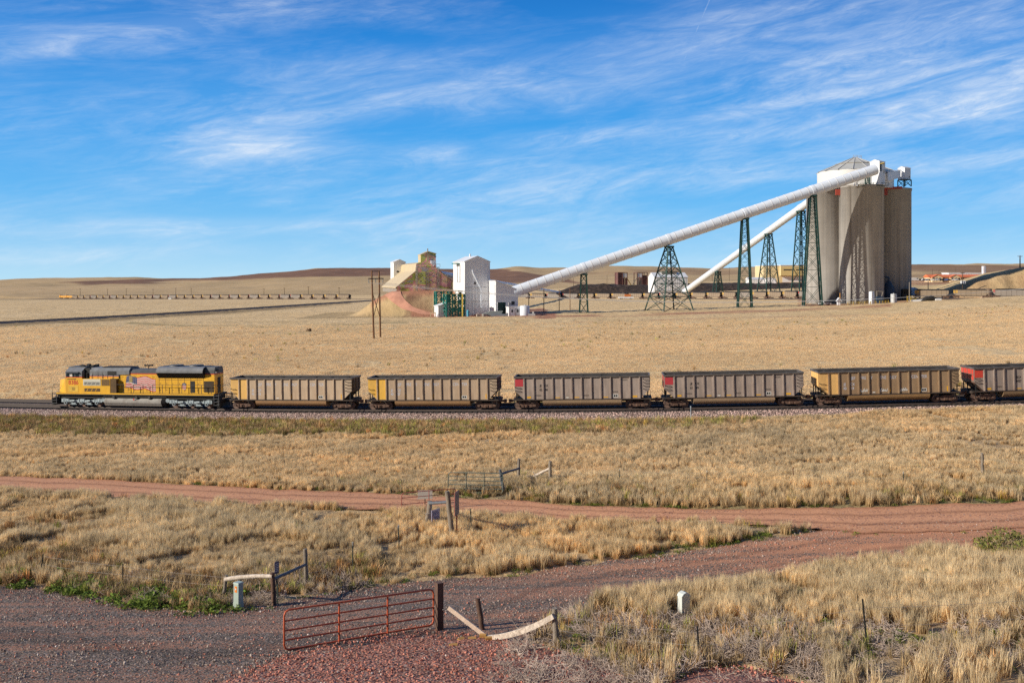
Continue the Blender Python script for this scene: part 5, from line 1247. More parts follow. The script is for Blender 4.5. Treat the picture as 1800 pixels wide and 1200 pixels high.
# --- pedestals
PALE = paint('pale_green_plastic', (0.43, 0.52, 0.47), 0.5, 0, 0.08, 2.0, (0.30, 0.33, 0.28), 0.3, 0.7); PWHITE = paint('white_plastic', (0.66, 0.70, 0.67), 0.5, 0, 0.06, 2.0, (0.45, 0.45, 0.38), 0.35, 0.7)
ORG = paint('orange_sticker', (0.85, 0.25, 0.03), 0.5, 0, 0.05, 3)
b_ = G(419, 1068); root = thing('utility_pedestal', 'narrow pale green utility pedestal with an orange sticker beside the gravel', 'utility box', b_, -0.55)
h = 44 / F * b_.y
m = MB(); m.box((0, 0, h * 0.09), (0.27, 0.25, h * 0.18 + 0.12)); m.build('base', PALE, root)
m = MB(); m.box((0, 0, h * 0.59), (0.25, 0.23, h * 0.82), 0, None, 0.97); m.build('body', PALE, root)
m = MB(); m.box((0, 0, h + 0.012), (0.275, 0.255, 0.05), 0, None, 0.9); m.build('cap', PALE, root)
m = MB(); m.bb(-0.055, 0.055, -0.124, -0.117, h * 0.66, h * 0.9); st_ = m.build('sticker', ORG, root)
m = MB(); m.bb(-0.03, 0.03, -0.128, -0.125, h * 0.76, h * 0.82); m.build('sticker_print', M_white_mark, st_)
b_ = G(1202, 1078); root = thing('utility_pedestal', 'white domed utility pedestal with open slot standing in tall grass', 'utility box', b_, 0.45)
h = 38 / F * b_.y; m = MB()
m.prism([(-0.16, -0.12, 0), (0.16, -0.12, 0), (0.16, -0.12, h * 0.86), (0.1, -0.12, h * 0.95), (0, -0.12, h), (-0.1, -0.12, h * 0.95), (-0.16, -0.12, h * 0.86)], (0, 0.24, 0)); m.build('body', PWHITE, root)
m = MB(); m.bb(0.163, 0.168, -0.05, 0.05, h * 0.12, h * 0.8); m.build('slot', paint('slot_shadow', (0.10, 0.13, 0.13), 0.6), root)
m = MB(); m.bb(0.162, 0.2, 0.06, 0.115, h * 0.05, h * 0.82); m.build('door_edge', PWHITE, root)
m = MB(); m.prism([(-0.19, -0.14, h * 0.84), (0.19, -0.14, h * 0.84), (0.11, -0.14, h * 0.97), (0, -0.14, h * 1.03), (-0.11, -0.14, h * 0.97)], (0, 0.28, 0)); m.build('cap', PWHITE, root)

# --- wire fences: posts and wires as parts
def fence(label, posts, hgts=(0.92, 0.68, 0.42), start=None, end=None, sag=0.04):
    bs = [up_from(x, y, h, x_top=xt) for x, y, h, xt, mt in posts]
    root = thing('wire_fence', label, 'fence', bs[0][0])
    for (b, t), (x, y, h, xt, mt) in zip(bs, posts):
        m = MB(); q = b - bs[0][0]; e = t - bs[0][0]
        if mt in (WOOD, WOODD): rough_post(m, q, e, 0.09, int(x))
        else:
            m.bar(q - Vector((0, 0, 0.2)), e, 0.045, 0.02, 0, (0, 1, 0)); m.bar(q - Vector((0, 0, 0.2)), e, 0.014, 0.05, 0, (0, 1, 0))
        po = m.build('post', mt, root)
        if mt is TPOST:
            m = MB(); m.bar(q.lerp(e, 0.9), e + (e - q) * 0.01, 0.05, 0.03, 0, (0, 1, 0)); m.build('post_tip', TIPW, po)
    chain = ([start] if start else []) + bs + ([end] if end else [])
    for f in hgts:
        pts = []
        for (b0, t0), (b1, t1) in zip(chain[:-1], chain[1:]):
            a = b0.lerp(t0, f) - bs[0][0]; b = b1.lerp(t1, f) - bs[0][0]
            for k in range(6): pts.append(a.lerp(b, k / 6) - Vector((0, 0, sag * 4 * (k / 6) * (1 - k / 6))))
        pts.append(chain[-1][0].lerp(chain[-1][1], f) - bs[0][0])
        m = MB(); m.tube(pts, 0.0045, 4, 0, True, False); m.build('wire', WIRE, root)
    return root, bs

# --- mid gate cluster
br2, bs2 = brace('fence_brace', 'grey wooden brace with two posts beside the purple notice board', [(756, 926, 46, 0.13, 755, WOOD), (795, 947, 84, 0.13, 786, WOOD)], [(0, 0.92, 1, 0.78, 0.07, 0.07, 0, WOODG)])
m = MB(); q = bs2[0][0] + Vector((-0.12, -0.12, 0)); rough_post(m, q - q, Vector((0, 0, 0.75)), 0.13, 77); o = m.build('wooden_post', WOOD); o.location = q; tag(o, 'stubby thick post carrying the purple notice board', 'post')
A2 = G(706, 899); B2 = G(785, 902); A2 = Vector((A2.x, A2.y, A2.z))
tube_gate('farm_gate', 'red tube gate at the dirt road beside the white board', paint('faded_red_tube', (0.33, 0.09, 0.075), 0.6, 0.1, 0.2, 3), A2, Vector((bs2[1][0].x - 0.25, A2.y + 0.9, A2.z + 0.05)), 1.0, (0.36, 0.72), (0.5,), 0.024, 0.05)
b_ = G(762, 924); b_ = Vector((bs2[0][0].x + 0.30, bs2[0][0].y - 0.25, bs2[0][0].z)); rz = 0.95
root = thing('notice_board', 'purple white notice board with lines of text on the stubby post', 'sign', b_, rz)
NB = paint('notice_lavender', (0.46, 0.44, 0.60), 0.5, 0, 0.06, 3)
m = MB(); m.bb(-0.32, 0.32, -0.012, 0.012, 0.08, 0.98); pb = m.build('board', NB, root)
m = MB()
for k in range(11):
    w = (0.20, 0.26, 0.24, 0.12, 0.25, 0.23, 0.26, 0.15, 0.25, 0.22, 0.1)[k]; m.bb(-0.26, -0.26 + 2 * w, -0.018, -0.0125, 0.86 - 0.07 * k, 0.885 - 0.07 * k)
m.build('text_line', paint('notice_ink', (0.12, 0.10, 0.22), 0.6), pb)
b_ = bs2[1][0] + Vector((0.22, 0.05, 0)); h = 84 / F * b_.y
root = thing('roadside_sign', 'tall brown sign panel seen nearly edge on, fixed beside the tall grey post', 'sign', b_, 1.36)
m = MB(); m.bb(-0.36, 0.36, -0.015, 0.015, h * 0.50, h * 0.99); m.build('panel', paint('sign_back_brown', (0.22, 0.16, 0.14), 0.7, 0, 0.2, 2, (0.4, 0.33, 0.28), 0.4), root)
m = MB(); m.bar((0.1, 0.02, -0.2), (0.02, 0.02, h * 0.99), 0.06, 0.05); m.build('stake', paint('red_stake', (0.36, 0.05, 0.06), 0.6), root)
m = MB(); m.tube([(-0.40, 0, h * .5), (-0.40, 0, h * .97), (-0.2, 0, h)], 0.015, 5); m.build('red_edge', paint('red_edging', (0.4, 0.1, 0.09), 0.6), root)
q = G(745, 893); q = Vector((q.x, q.y + 0.8, q.z)); root = thing('white_sign', 'white square board behind the small red gate', 'sign', q, 0.15)
m = MB(); m.bb(-0.42, 0.42, 0.0, 0.02, 0.35, 0.85); m.build('board', paint('white_board', (0.66, 0.65, 0.58), 0.6, 0, 0.06, 2), root)
m = MB(); m.bar((0, 0.05, -0.1), (0, 0.05, 0.8), 0.05); m.build('leg', TPOST, root)
fence('t post wire fence running from the left brace to the notice board', [(620, 1003, 50, 620, TPOST), (702, 968, 45, 700, TPOST)], (0.85, 0.6, 0.35), start=bs1[2], end=bs2[0])
b_, t_ = up_from(829, 937, 44, x_top=827); m = MB(); m.bar((0, 0, -0.1), t_ - b_, 0.05, 0.03); o = m.build('steel_post', TPOST); o.location = b_; tag(o, 'lone green steel post right of the tall brown sign panel', 'post')
fence('dark t post fence at the left edge of the gravel', [(70, 1013, 40, 76, TPOSTD), (216, 1034, 44, 216, TPOSTD)], (0.9, 0.55), end=bs1[0])
fence('dark t post fence in the tall grass at the bottom right', [(1229, 1162, 62, 1226, TPOSTD), (1526, 1140, 88, 1516, TPOSTD), (1850, 1120, 84, 1845, TPOSTD)], (0.82, 0.45), start=(b2, t2))
# --- green gate and its braces
A3 = G(788, 866); B3 = G(884, 868)
tube_gate('farm_gate', 'grey green tube gate in the grass behind the dirt road', GRNT, A3, Vector((B3.x, B3.y, B3.z)), 1.22, (0.2, 0.4, 0.6, 0.8), (0.33, 0.66), 0.03, 0.05)
brace('fence_brace', 'leaning two post brace at the hinge end of the green gate', [(886, 866, 41, 0.09, 879, WOODG), (912, 848, 42, 0.10, 912, WOOD)], [(0, 0.82, 1, 0.60, 0.075, 0.075, 0, WOODG)])
br4, bs4 = brace('fence_brace', 'single grey post with a fallen bleached rail right of the green gate', [(967, 850, 40, 0.11, 967, WOOD)], [])
m = MB(); a = bs4[0][0].lerp(bs4[0][1], 0.68); e = G(918, 848) + Vector((0, 0, 0.05)); rough_rail(m, e - bs4[0][0], a - bs4[0][0], 0.07, 0.09, 0, 5); m.build('fallen_rail', BONE, br4)
m = MB(); c = P(941, 837, bs4[0][0].y - 0.2) - bs4[0][0]; m.bar(c + Vector((-0.12, 0, 0.32)), c + Vector((0.12, 0, -0.32)), 0.05); m.build('cross_stick', BONE, br4)
fence('t post wire fence along the far side of the dirt road', [(1088, 848, 24, 1089, TPOST), (1242, 853, 26, 1243, TPOST), (1395, 848, 28, 1394, TPOSTR), (1588, 857, 28, 1588, TPOST), (1728, 843, 47, 1726, WOOD), (1850, 850, 26, 1850, TPOST)], (0.85, 0.55), start=bs4[0])
# --- single bushes
def bush(name, label, cat, x, y, w_px, h_px, n, size, mat, twigs, seed):
    b = G(x, y); w = w_px / F * b.y / 2; h = h_px / F * b.y; r = random.Random(seed); root = thing(name, label, cat, b)
    m = MB()
    for k in range(twigs):
        a = r.uniform(0, 2 * PI); q = w * r.uniform(0.3, 0.9); z = h * r.uniform(0.4, 0.95)
        m.tube([(0.08 * math.cos(a), 0.08 * math.sin(a), -0.05), (q * 0.5 * math.cos(a), q * .5 * math.sin(a), z * 0.55), (q * math.cos(a + .3), q * math.sin(a + .3), z)], [0.018, 0.012, 0.006], 5)
    m.build('stem', M_twigbark, root)
    me_ = MB()
    for k in range(n):
        a = r.uniform(0, 2 * PI); rad = r.random() ** 0.5; ph = r.random(); c = Vector((w * rad * math.cos(a), w * rad * math.sin(a), h * (0.12 + 0.88 * ph * (1 - 0.55 * rad * rad))))
        if fbm(np.array([c.x / w * 2.1 + seed]), np.array([c.z / h * 2.1 + c.y / w]), seed, 2)[0] < -0.10: continue
        s = size * r.uniform(0.5, 1.2); u_ = Vector((r.gauss(0, 1), r.gauss(0, 1), r.gauss(0, 1))).normalized(); v_ = u_.cross(Vector((r.gauss(0, 1), r.gauss(0, 1), r.gauss(0, 1)))).normalized()
        me_.add([c - u_ * s, c + v_ * s * .5, c + u_ * s, c - v_ * s * .5], [(0, 1, 2, 3)], r.randint(0, 1))
    me_.build('foliage', mat, root); return root
M_twigbark = paint('twig_bark', (0.14, 0.10, 0.07), 0.9)
LG = [paint('bush_olive', (0.13, 0.15, 0.03), 0.8, 0, .3, 4), paint('bush_yellow', (0.24, 0.22, 0.05), 0.8, 0, .3, 4)]
LB = [paint('tumble_brown', (0.17, 0.10, 0.06), 0.9, 0, .3, 4), paint('tumble_tan', (0.28, 0.19, 0.11), 0.9, 0, .3, 4)]
LGR = [paint('bush_green', (0.06, 0.10, 0.03), 0.8, 0, .3, 4), paint('bush_green_light', (0.11, 0.15, 0.04), 0.8, 0, .3, 4)]
bush('bush', 'yellow green leafy bush at the right edge beside the road', 'bush', 1765, 978, 100, 52, 2600, 0.07, LG, 26, 3)
bush('bush', 'small dark green bush alone in the dry grass at lower right', 'bush', 1628, 1021, 22, 22, 500, 0.05, LGR, 8, 5)
bush('tumbleweed', 'round brown tumbleweed caught on the roadside fence', 'tumbleweed', 1440, 853, 36, 20, 1500, 0.09, LB, 30, 7)
bush('tumbleweed', 'grey brown tumbleweed low at the foot of the roadside fence', 'tumbleweed', 1418, 855, 24, 13, 700, 0.08, LB, 16, 8)
# ------------------------------------------------------------------ the coal plant and everything far off
def steel(name, c, **k): return paint(name, c, 0.55, 0.0, 0.12, 0.4, **k)
M_whiteclad = paint('white_cladding', (0.86, 0.88, 0.92), 0.5, 0, 0.03, 0.15, (0.60, 0.58, 0.55), 0.30, 0.9, corr=0.22)
M_whiteroof = paint('white_metal_roof', (0.80, 0.82, 0.86), 0.45, 0, 0.04, 0.2)
M_whitetube = paint('white_tube', (0.78, 0.85, 0.96), 0.45, 0, 0.03, 0.3, (0.60, 0.56, 0.52), 0.28, 0.3)
M_trim = paint('grey_trim', (0.45, 0.45, 0.46), 0.6)
M_greensteel = paint('dark_green_steel', (0.018, 0.062, 0.050), 0.55, 0.1, 0.2, 0.5)
M_tealsteel = paint('teal_steel', (0.015, 0.20, 0.17), 0.5, 0.1, 0.15, 0.5)
M_doorgreen = paint('green_door', (0.008, 0.055, 0.045), 0.5, 0, 0.1, 0.5)
M_glassd = paint('dark_opening', (0.03, 0.035, 0.04), 0.4)
M_beige = paint('beige_cladding', (0.62, 0.50, 0.32), 0.6, 0, 0.05, 0.2, (0.52, 0.42, 0.28), 0.4, 0.5)
M_greysteel = paint('grey_brown_steel', (0.30, 0.265, 0.225), 0.7, 0.1, 0.2, 0.5)
M_conc = paint('plain_concrete', (0.30, 0.27, 0.24), 0.9, 0, 0.15, 0.4)
M_yellowrail = paint('yellow_rail', (0.60, 0.42, 0.06), 0.6)
M_blue = paint('sky_blue_paint', (0.10, 0.42, 0.62), 0.5)
M_poletimber = paint('brown_pole_timber', (0.22, 0.115, 0.06), 0.9, 0, 0.2, 0.6, (0.12, 0.06, 0.035), 0.5, 0.9)
M_poledark = paint('old_pole_timber', (0.10, 0.07, 0.05), 0.9, 0, 0.2, 0.6)
M_insul = paint('insulator', (0.2, 0.22, 0.24), 0.4)

def silo_material():
    m, t, b = new_mat('slipform_concrete')
    co = t.new('ShaderNodeTexCoord').outputs['Object']
    n = t.noise(t.mapv(co, (1, 1, 0.02)), 0.5, 4, 0.6); n2 = t.noise(co, 0.12, 5, 0.6)
    base = t.ramp(n, [(0.26, (0.20, 0.18, 0.163)), (0.40, (0.33, 0.31, 0.292)), (0.58, (0.41, 0.395, 0.38)), (0.75, (0.455, 0.445, 0.435))])
    bl = t.ramp(n2, [(0.3, (0.86, 0.86, 0.86)), (0.7, (1.08, 1.07, 1.05))]); col = t.mix(1.0, base, bl, 'MULTIPLY')
    sp = t.new('ShaderNodeSeparateXYZ'); t.l.new(co, sp.inputs[0])
    fr = t.math('FRACT', t.math('MULTIPLY', sp.outputs[2], 1 / 2.4)); ln = t.math('LESS_THAN', fr, 0.2)
    col = t.mix(t.math('MULTIPLY', ln, 0.05), col, (0.16, 0.15, 0.14))
    at = t.math('MULTIPLY', t.math('ARCTAN2', sp.outputs[1], sp.outputs[0]), 9.0 / PI); ln2 = t.math('LESS_THAN', t.math('FRACT', at), 0.035)
    col = t.mix(t.math('MULTIPLY', ln2, 0.10), col, (0.17, 0.15, 0.13))
    # darker towards the foot, broken up by noise
    lowz = t.ramp(t.math('ADD', t.math('MULTIPLY', sp.outputs[2], 1 / 22.0), t.math('MULTIPLY', n, 0.5)), [(0.3, (0.72, 0.71, 0.70)), (0.62, (1, 1, 1))]); col = t.mix(1.0, col, lowz, 'MULTIPLY')
    t.l.new(col, b.inputs['Base Color']); b.inputs['Roughness'].default_value = 0.92
    return m
M_silo = silo_material()

def camo_material():
    m, t, b = new_mat('camouflage_paint')
    co = t.new('ShaderNodeTexCoord').outputs['Object']
    v = t.mapv(co, (1, 1, 1.3)); n = t.noise(v, 0.20, 5, 0.6, 0.8); n2 = t.noise(t.mapv(co, (1, 1, 3), (0, 0, 0), (9, 4, 2)), 0.30, 5, 0.6, 0.5); n3 = t.noise(t.mapv(co, (1, 1, 2), (0, 0, 0), (3, 14, 7)), 0.33, 4, 0.6)
    col = t.ramp(n, [(0.36, (0.50, 0.62, 0.12)), (0.46, (0.66, 0.70, 0.18)), (0.50, (0.88, 0.42, 0.38)), (0.58, (0.98, 0.52, 0.50)), (0.66, (0.92, 0.70, 0.34))])
    col = t.mix(t.ramp(n2, [(0.57, (0, 0, 0)), (0.62, (1, 1, 1))]), col, (0.48, 0.47, 0.55)); col = t.mix(t.ramp(n3, [(0.62, (0, 0, 0)), (0.66, (1, 1, 1))]), col, (0.20, 0.10, 0.10))
    t.l.new(col, b.inputs['Base Color']); b.inputs['Roughness'].default_value = 0.7; return m
M_camo = camo_material()

def opening(root, name, mat, x0, x1, y, z0, z1, frame=None):
    m = MB(); m.bb(x0, x1, y - 0.10, y - 0.02, z0, z1); o = m.build(name, mat, root)
    if frame is not None:
        f = MB(); w = 0.18
        f.bb(x0 - w, x0, y - 0.13, y - 0.015, z0, z1 + w); f.bb(x1, x1 + w, y - 0.13, y - 0.015, z0, z1 + w); f.bb(x0, x1, y - 0.13, y - 0.015, z1, z1 + w); f.build('frame', frame, o)
    return o
def gable_block(root, x0, x1, y0, y1, h, rise, wall, roof, over=0.25, zb=-1.0, axis='y', wname='wall'):
    """walls with gables facing +-y and a roof of two slabs whose ridge runs along y (or x)"""
    m = MB(); xm = (x0 + x1) / 2; ym = (y0 + y1) / 2
    if axis == 'y':
        m.prism([(x0, y0, zb), (x1, y0, zb), (x1, y0, h), (xm, y0, h + rise), (x0, y0, h)], (0, y1 - y0, 0))
    else:
        m.prism([(x0, y0, zb), (x0, y0, h), (x0, ym, h + rise), (x0, y1, h), (x0, y1, zb)], (x1 - x0, 0, 0))
    m.build(wname, wall, root)
    r = MB(); t = 0.25
    if axis == 'y':
        k = rise / (xm - x0)
        r.prism([(x0 - over, y0 - over, h - over * k + 0.02), (xm, y0 - over, h + rise + 0.02), (x1 + over, y0 - over, h - over * k + 0.02), (x1 + over, y0 - over, h - over * k + t), (xm, y0 - over, h + rise + t), (x0 - over, y0 - over, h - over * k + t)], (0, y1 - y0 + 2 * over, 0))
    else:
        k = rise / (ym - y0)
        r.prism([(x0 - over, y0 - over, h - over * k + 0.02), (x0 - over, ym, h + rise + 0.02), (x0 - over, y1 + over, h - over * k + 0.02), (x0 - over, y1 + over, h - over * k + t), (x0 - over, ym, h + rise + t), (x0 - over, y0 - over, h - over * k + t)], (x1 - x0 + 2 * over, 0, 0))
    r.build('roof', roof, root)

PH = math.radians(21); PHB = math.radians(15)
# ---- white transfer building
c0 = GD(817, 410)
tb_ = thing('transfer_building', 'tall white gabled transfer building with green roller door at the foot of the long tube', 'building', c0, PH)
gable_block(tb_, 0, 11.35, 0, 16.2, 22.9, 2.3, M_whiteclad, M_whiteroof)
an = MB(); an.prism([(10.85, -8.7, -1), (20.8, -8.7, -1), (20.8, -8.7, 10.9), (10.85, -8.7, 14.6)], (0, 13.5, 0)); an.build('annex_wall', M_whiteclad, tb_)
an = MB(); an.prism([(10.6, -8.95, 14.74), (21.05, -8.95, 10.86), (21.05, -8.95, 11.1), (10.6, -8.95, 14.98)], (0, 14, 0)); an.build('annex_roof', M_whiteroof, tb_)
opening(tb_, 'roller_door', M_doorgreen, 11.7, 15.2, -8.7, 0.0, 5.8, M_whiteroof)
opening(tb_, 'window', M_glassd, 17.8, 19.2, -8.7, 4.7, 6.1, M_trim)
opening(tb_, 'vent_opening', M_glassd, 4.2, 4.9, 0, 13.2, 14.3)
m = MB(); m.bb(16.4, 17.2, -9.4, -8.72, 4.6, 5.7); m.build('air_conditioner', M_trim, tb_)
m = MB(); m.tube([(3.4, -0.25, 19.4), (3.4, -0.25, 18.6), (7.2, -0.25, 11.0), (7.2, -0.25, 3.9), (7.5, -0.35, 3.3)], 0.22, 8); m.build('downpipe', M_whitetube, tb_)
m = MB(); m.tube([(10.7, -7.6, 13.4), (10.7, -7.6, 5.6), (10.65, -8.2, 5.0)], 0.16, 8); m.build('downpipe', M_whitetube, tb_)
m = MB(); m.box((-0.9, 9, 22.2), (2.6, 5, 0.35)); m.build('hoist_beam', M_tealsteel, tb_)
m = MB(); m.tube([(-0.25, 9.5, 21.8), (-0.25, 9.5, 14.2), (-0.25, 6.0, 14.2), (-0.25, 6.0, 22)], 0.12, 6); m.build('side_pipe', M_trim, tb_)
m = MB(); m.cyl((5.0, 8, 24.8), (5.0, 8, 26.4), 0.35, 0.35, 10); m.build('roof_vent', M_whiteroof, tb_)
m = MB()
for z in (1.0, 2.0, 3.0, 4.2): m.bb(6.8, 7.6, -0.4, -0.1, z, z + 0.3)
m.build('wall_box', M_trim, tb_)
m = MB(); m.bar((-0.2, -0.12, 12.0), (11.4, -0.12, 12.0), 0.12); m.bar((0.2, -0.12, 6.2), (10.8, -0.12, 6.2), 0.14); m.build('girt_line', M_trim, tb_)
# items round its foot
def simple(name, label, cat, loc, rz=0.0, group=None): return thing(name, label, cat, loc, rz, group)
b_ = GD(822.5, 402); r_ = simple('gas_cylinder_rack', 'small sky blue tank standing against the white building', 'tank', b_, PH)
m = MB(); m.cyl((0, 0, 0), (0, 0, 2.5), 0.55, 0.55, 14); m.cyl((0, 0, 2.5), (0, 0, 2.75), 0.5, 0.2, 14); m.build('tank', M_blue, r_); m = MB(); m.bb(-.12, .12, -.12, .12, 2.7, 3.3); m.build('valve', M_glassd, r_)
for i, (x, w, lab) in enumerate(((841, 1.6, 'left pale concrete block in front of the white building'), (852.5, 1.9, 'right pale concrete block in front of the white building'))):
    b_ = GD(x, 400); m = MB(); m.box((0, 0, 0.45), (w, 1.0, 1.1), 0, None, 0.93); o = m.build('concrete_block', paint('pale_block', (0.45, 0.40, 0.35), 0.9)); o.location = b_; o.rotation_euler[2] = PH; tag(o, lab, 'block', 'concrete blocks by the white building')
b_ = GD(866, 402); r_ = simple('skip_bin', 'pale grey open skip beside the green roller door', 'skip', b_, 0.1)
m = MB(); m.prism([(-4.5, -1, 0), (3.2, -1, 0), (4.2, -1, 2.2), (-1, -1, 2.0), (-4.5, -1, 1.0)], (0, 2, 0)); m.build('body', paint('skip_grey', (0.32, 0.36, 0.36), 0.6), r_); m = MB(); m.bb(-4, 3, -1.2, 1.2, -0.3, 0.05); m.build('skid', M_trim, r_)
b_ = GD(878, 399); m = MB(); m.bb(-3.5, 3.5, -0.7, 0.7, -0.2, 0.75); m.bb(-3.3, 3.3, -0.5, 0.5, 0.75, 0.95); o = m.build('steel_platform', paint('platform_blue_grey', (0.2, 0.23, 0.27), 0.6)); o.location = b_; tag(o, 'low grey steel platform in front of the green roller door', 'platform')
b_ = GD(904, 404); r_ = simple('pump_house', 'little white pump house next to the round white water tank', 'hut', b_, PH)
m = MB(); m.bb(-3.0, 2.4, -1.6, 1.8, -0.5, 3.6); m.build('wall', M_whiteclad, r_); m = MB(); m.bb(-3.2, 2.6, -1.8, 2.0, 3.6, 3.85); m.build('roof', M_whiteroof, r_)
opening(r_, 'door', M_trim, -0.4, 2.0, -1.6, 0, 3.0); opening(r_, 'window', M_glassd, 0.6, 1.2, -1.75, 1.4, 2.6); opening(r_, 'window', M_glassd, -1.8, -1.2, -1.6, 1.4, 2.5)
b_ = GD(922.5, 402); r_ = simple('water_tank', 'round white plastic tank to the right of the little pump house', 'tank', b_)
m = MB(); m.tube([(0, 0, -0.4), (0, 0, 3.9), (0, 0, 4.15)], [1.95, 1.95, 1.7], 24); m.build('tank', M_whitetube, r_); m = MB(); m.cyl((0, 0, 4.15), (0, 0, 4.45), 0.4, 0.35, 12); m.build('hatch', M_trim, r_)
b_ = GD(934, 401); m = MB(); m.bb(-1.6, 1.6, -0.6, 0.6, -0.2, 0.9); m.cyl((0.9, 0, 0.9), (0.9, 0, 1.7), 0.4, 0.4, 12); o = m.build('pump_skid', M_trim); o.location = b_; tag(o, 'small grey pump skid right of the white plastic tank', 'pump')
# teal frame with plant, shed
b_ = GD(791, 404); r_ = simple('lattice_tower', 'teal green steel frame tower with railings left of the white building', 'steel tower', b_, PH)
def frame_box(root, x0, x1, y0, y1, z0, levels, lh, w, mat, bays=1, sub='brace_panel', back=True):
    xs = [x0 + (x1 - x0) * k / bays for k in range(bays + 1)]
    for x in xs:
        for y in (y0, y1):
            m = MB(); m.bar((x, y, z0), (x, y, z0 + levels * lh), w); m.build('post', mat, root)
    for k in range(levels):
        m = MB(); za, zb_ = z0 + k * lh, z0 + (k + 1) * lh
        for y in (y0, y1)[:2 if back else 1]:
            m.bar((x0, y, zb_), (x1, y, zb_), w * .8)
            for a, b in zip(xs[:-1], xs[1:]): m.bar((a, y, za), (b, y, zb_), w * .5); m.bar((b, y, za), (a, y, zb_), w * .5)
        for x in (x0, x1):
            m.bar((x, y0, zb_), (x, y1, zb_), w * .8); m.bar((x, y0, za), (x, y1, zb_), w * .5); m.bar((x, y1, za), (x, y0, zb_), w * .5)
        m.build(sub, mat, root)
frame_box(r_, -2.2, 5.6, -2.5, 2.5, -0.3, 3, 3.2, 0.5, M_tealsteel, 3)
m = MB(); m.bb(-2.4, 5.8, -2.7, 2.7, 9.3, 9.5)
for x in np.arange(-2.3, 5.9, 1.35):
    for y in (-2.6, 2.6): m.bar((x, y, 9.5), (x, y, 10.8), 0.12)
for y in (-2.6, 2.6): m.bar((-2.3, y, 10.8), (5.8, y, 10.8), 0.14)
m.build('deck_railing', M_yellowrail, r_)
m = MB(); m.cyl((0.2, 0, 9.5), (0.2, 0, 10.6), 0.9, 0.9, 12); m.cyl((4.6, 0, 9.9), (4.6, 0.8, 9.9), 0.5, 0.5, 12); m.build('fan_housing', M_greensteel, r_)
m = MB(); m.cyl((4.6, -2.9, 0), (4.6, -2.9, 9.5), 0.32, 0.32, 10); m.build('yellow_duct', M_yellowrail, r_)
b_ = GD(775, 413); r_ = simple('lattice_tower', 'rear teal steel frame behind the small white lean to shed', 'steel tower', b_, PH); frame_box(r_, -2.4, 3.6, -1.5, 1.5, -0.3, 3, 3.3, 0.5, M_tealsteel, 2)
m = MB(); m.bar((-2.4, -1.5, 10.9), (3.6, -1.5, 10.9), 0.14); [m.bar((x, -1.5, 9.6), (x, -1.5, 10.9), 0.12) for x in np.arange(-2.4, 3.7, 1.5)]; m.build('deck_railing', M_yellowrail, r_)
b_ = GD(776, 406); r_ = simple('lean_to_shed', 'small white lean to shed beside the teal steel frame', 'shed', b_, PH)
m = MB(); m.prism([(-1.8, -1.5, -0.5), (3.0, -1.5, -0.5), (3.0, -1.5, 5.8), (-1.8, -1.5, 4.3)], (0, 6, 0)); m.build('wall', M_whiteclad, r_)
m = MB(); m.prism([(-2.1, -1.8, 4.32), (3.2, -1.8, 5.95), (3.2, -1.8, 6.2), (-2.1, -1.8, 4.57)], (0, 6.6, 0)); m.build('roof', M_whiteroof, r_)
opening(r_, 'window', M_glassd, 0.4, 1.6, -1.5, 2.9, 3.5); opening(r_, 'window', M_glassd, 0.4, 1.6, -1.5, 1.6, 2.2)
b_ = GD(761, 404); m = MB(); m.bar((-1.0, 0, 0), (-1.0, 0, 1.8), 0.35); m.bar((1.0, 0, 0), (1.0, 0, 1.8), 0.35); m.bar((-1.2, 0, 1.7), (1.2, 0, 1.7), 0.4); o = m.build('pipe_barrier', M_beige); o.location = b_; tag(o, 'small tan pipe frame at the foot of the dark cut slope', 'barrier')

# ---- camouflaged hopper building on the mound
c0 = GD(697, 431); c0.z = ZC - (512.5 - HY) / F * 431
hb = thing('hopper_building', 'truck hopper building painted in pink and green camouflage with beige roofs on the mound', 'building', c0, PHB)
KX = 1 / 3.78; KZ = 1 / 3.92
def q_(px, py, y=0.0): return ((px - 697) * KX, y, (512.0 - py) * KZ)
SL = 47.0
wing = [(697, 514), (793, 514), (793, 494.7), (764.4, 471.8), (730, 471.8), (728.9, 477.8), (697, 505)]
m = MB(); m.prism([q_(*p) for p in wing], (0, SL, 0), 0, [1, 1, 2, 2, 2, 2, 1]); m.build('lower_walls', [M_camo, M_conc, M_beige], hb)
m = MB(); a, b = q_(697, 505), q_(728.9, 477.8); m.prism([(a[0] - 0.5, -0.4, a[2] - 0.3), (b[0], -0.4, b[2] + 0.1), (b[0], -0.4, b[2] + 0.5), (a[0] - 0.5, -0.4, a[2] + 0.1)], (0, SL + 0.8, 0)); m.build('lean_to_roof', M_beige, hb)
m = MB(); a, b = q_(764.4, 471.8), q_(793, 494.7); m.prism([(a[0], -0.4, a[2] + 0.1), (b[0] + .4, -0.4, b[2] - 0.2), (b[0] + .4, -0.4, b[2] + 0.2), (a[0], -0.4, a[2] + 0.5)], (0, SL, 0)); m.build('lean_to_roof', M_beige, hb)
mid = [(729.5, 476), (764.3, 476), (764.3, 460.5), (738, 460.5), (730.5, 463)]
m = MB(); m.prism([q_(px, py, 0.02) for px, py in mid], (0, SL + 0.5, 0), 0, [1, 1, 1, 1, 1]); m.build('middle_walls', [M_camo, M_beige], hb)
tow = [(738.1, 468), (764.1, 468), (764.1, 446.2), (751.1, 442.6), (738.1, 448)]
m = MB(); m.prism([q_(px, py, -0.05) for px, py in tow], (0, 7.0, 0), 0, [1, 1, 1, 1, 1]); m.build('tower_walls', [M_camo, M_beige], hb)
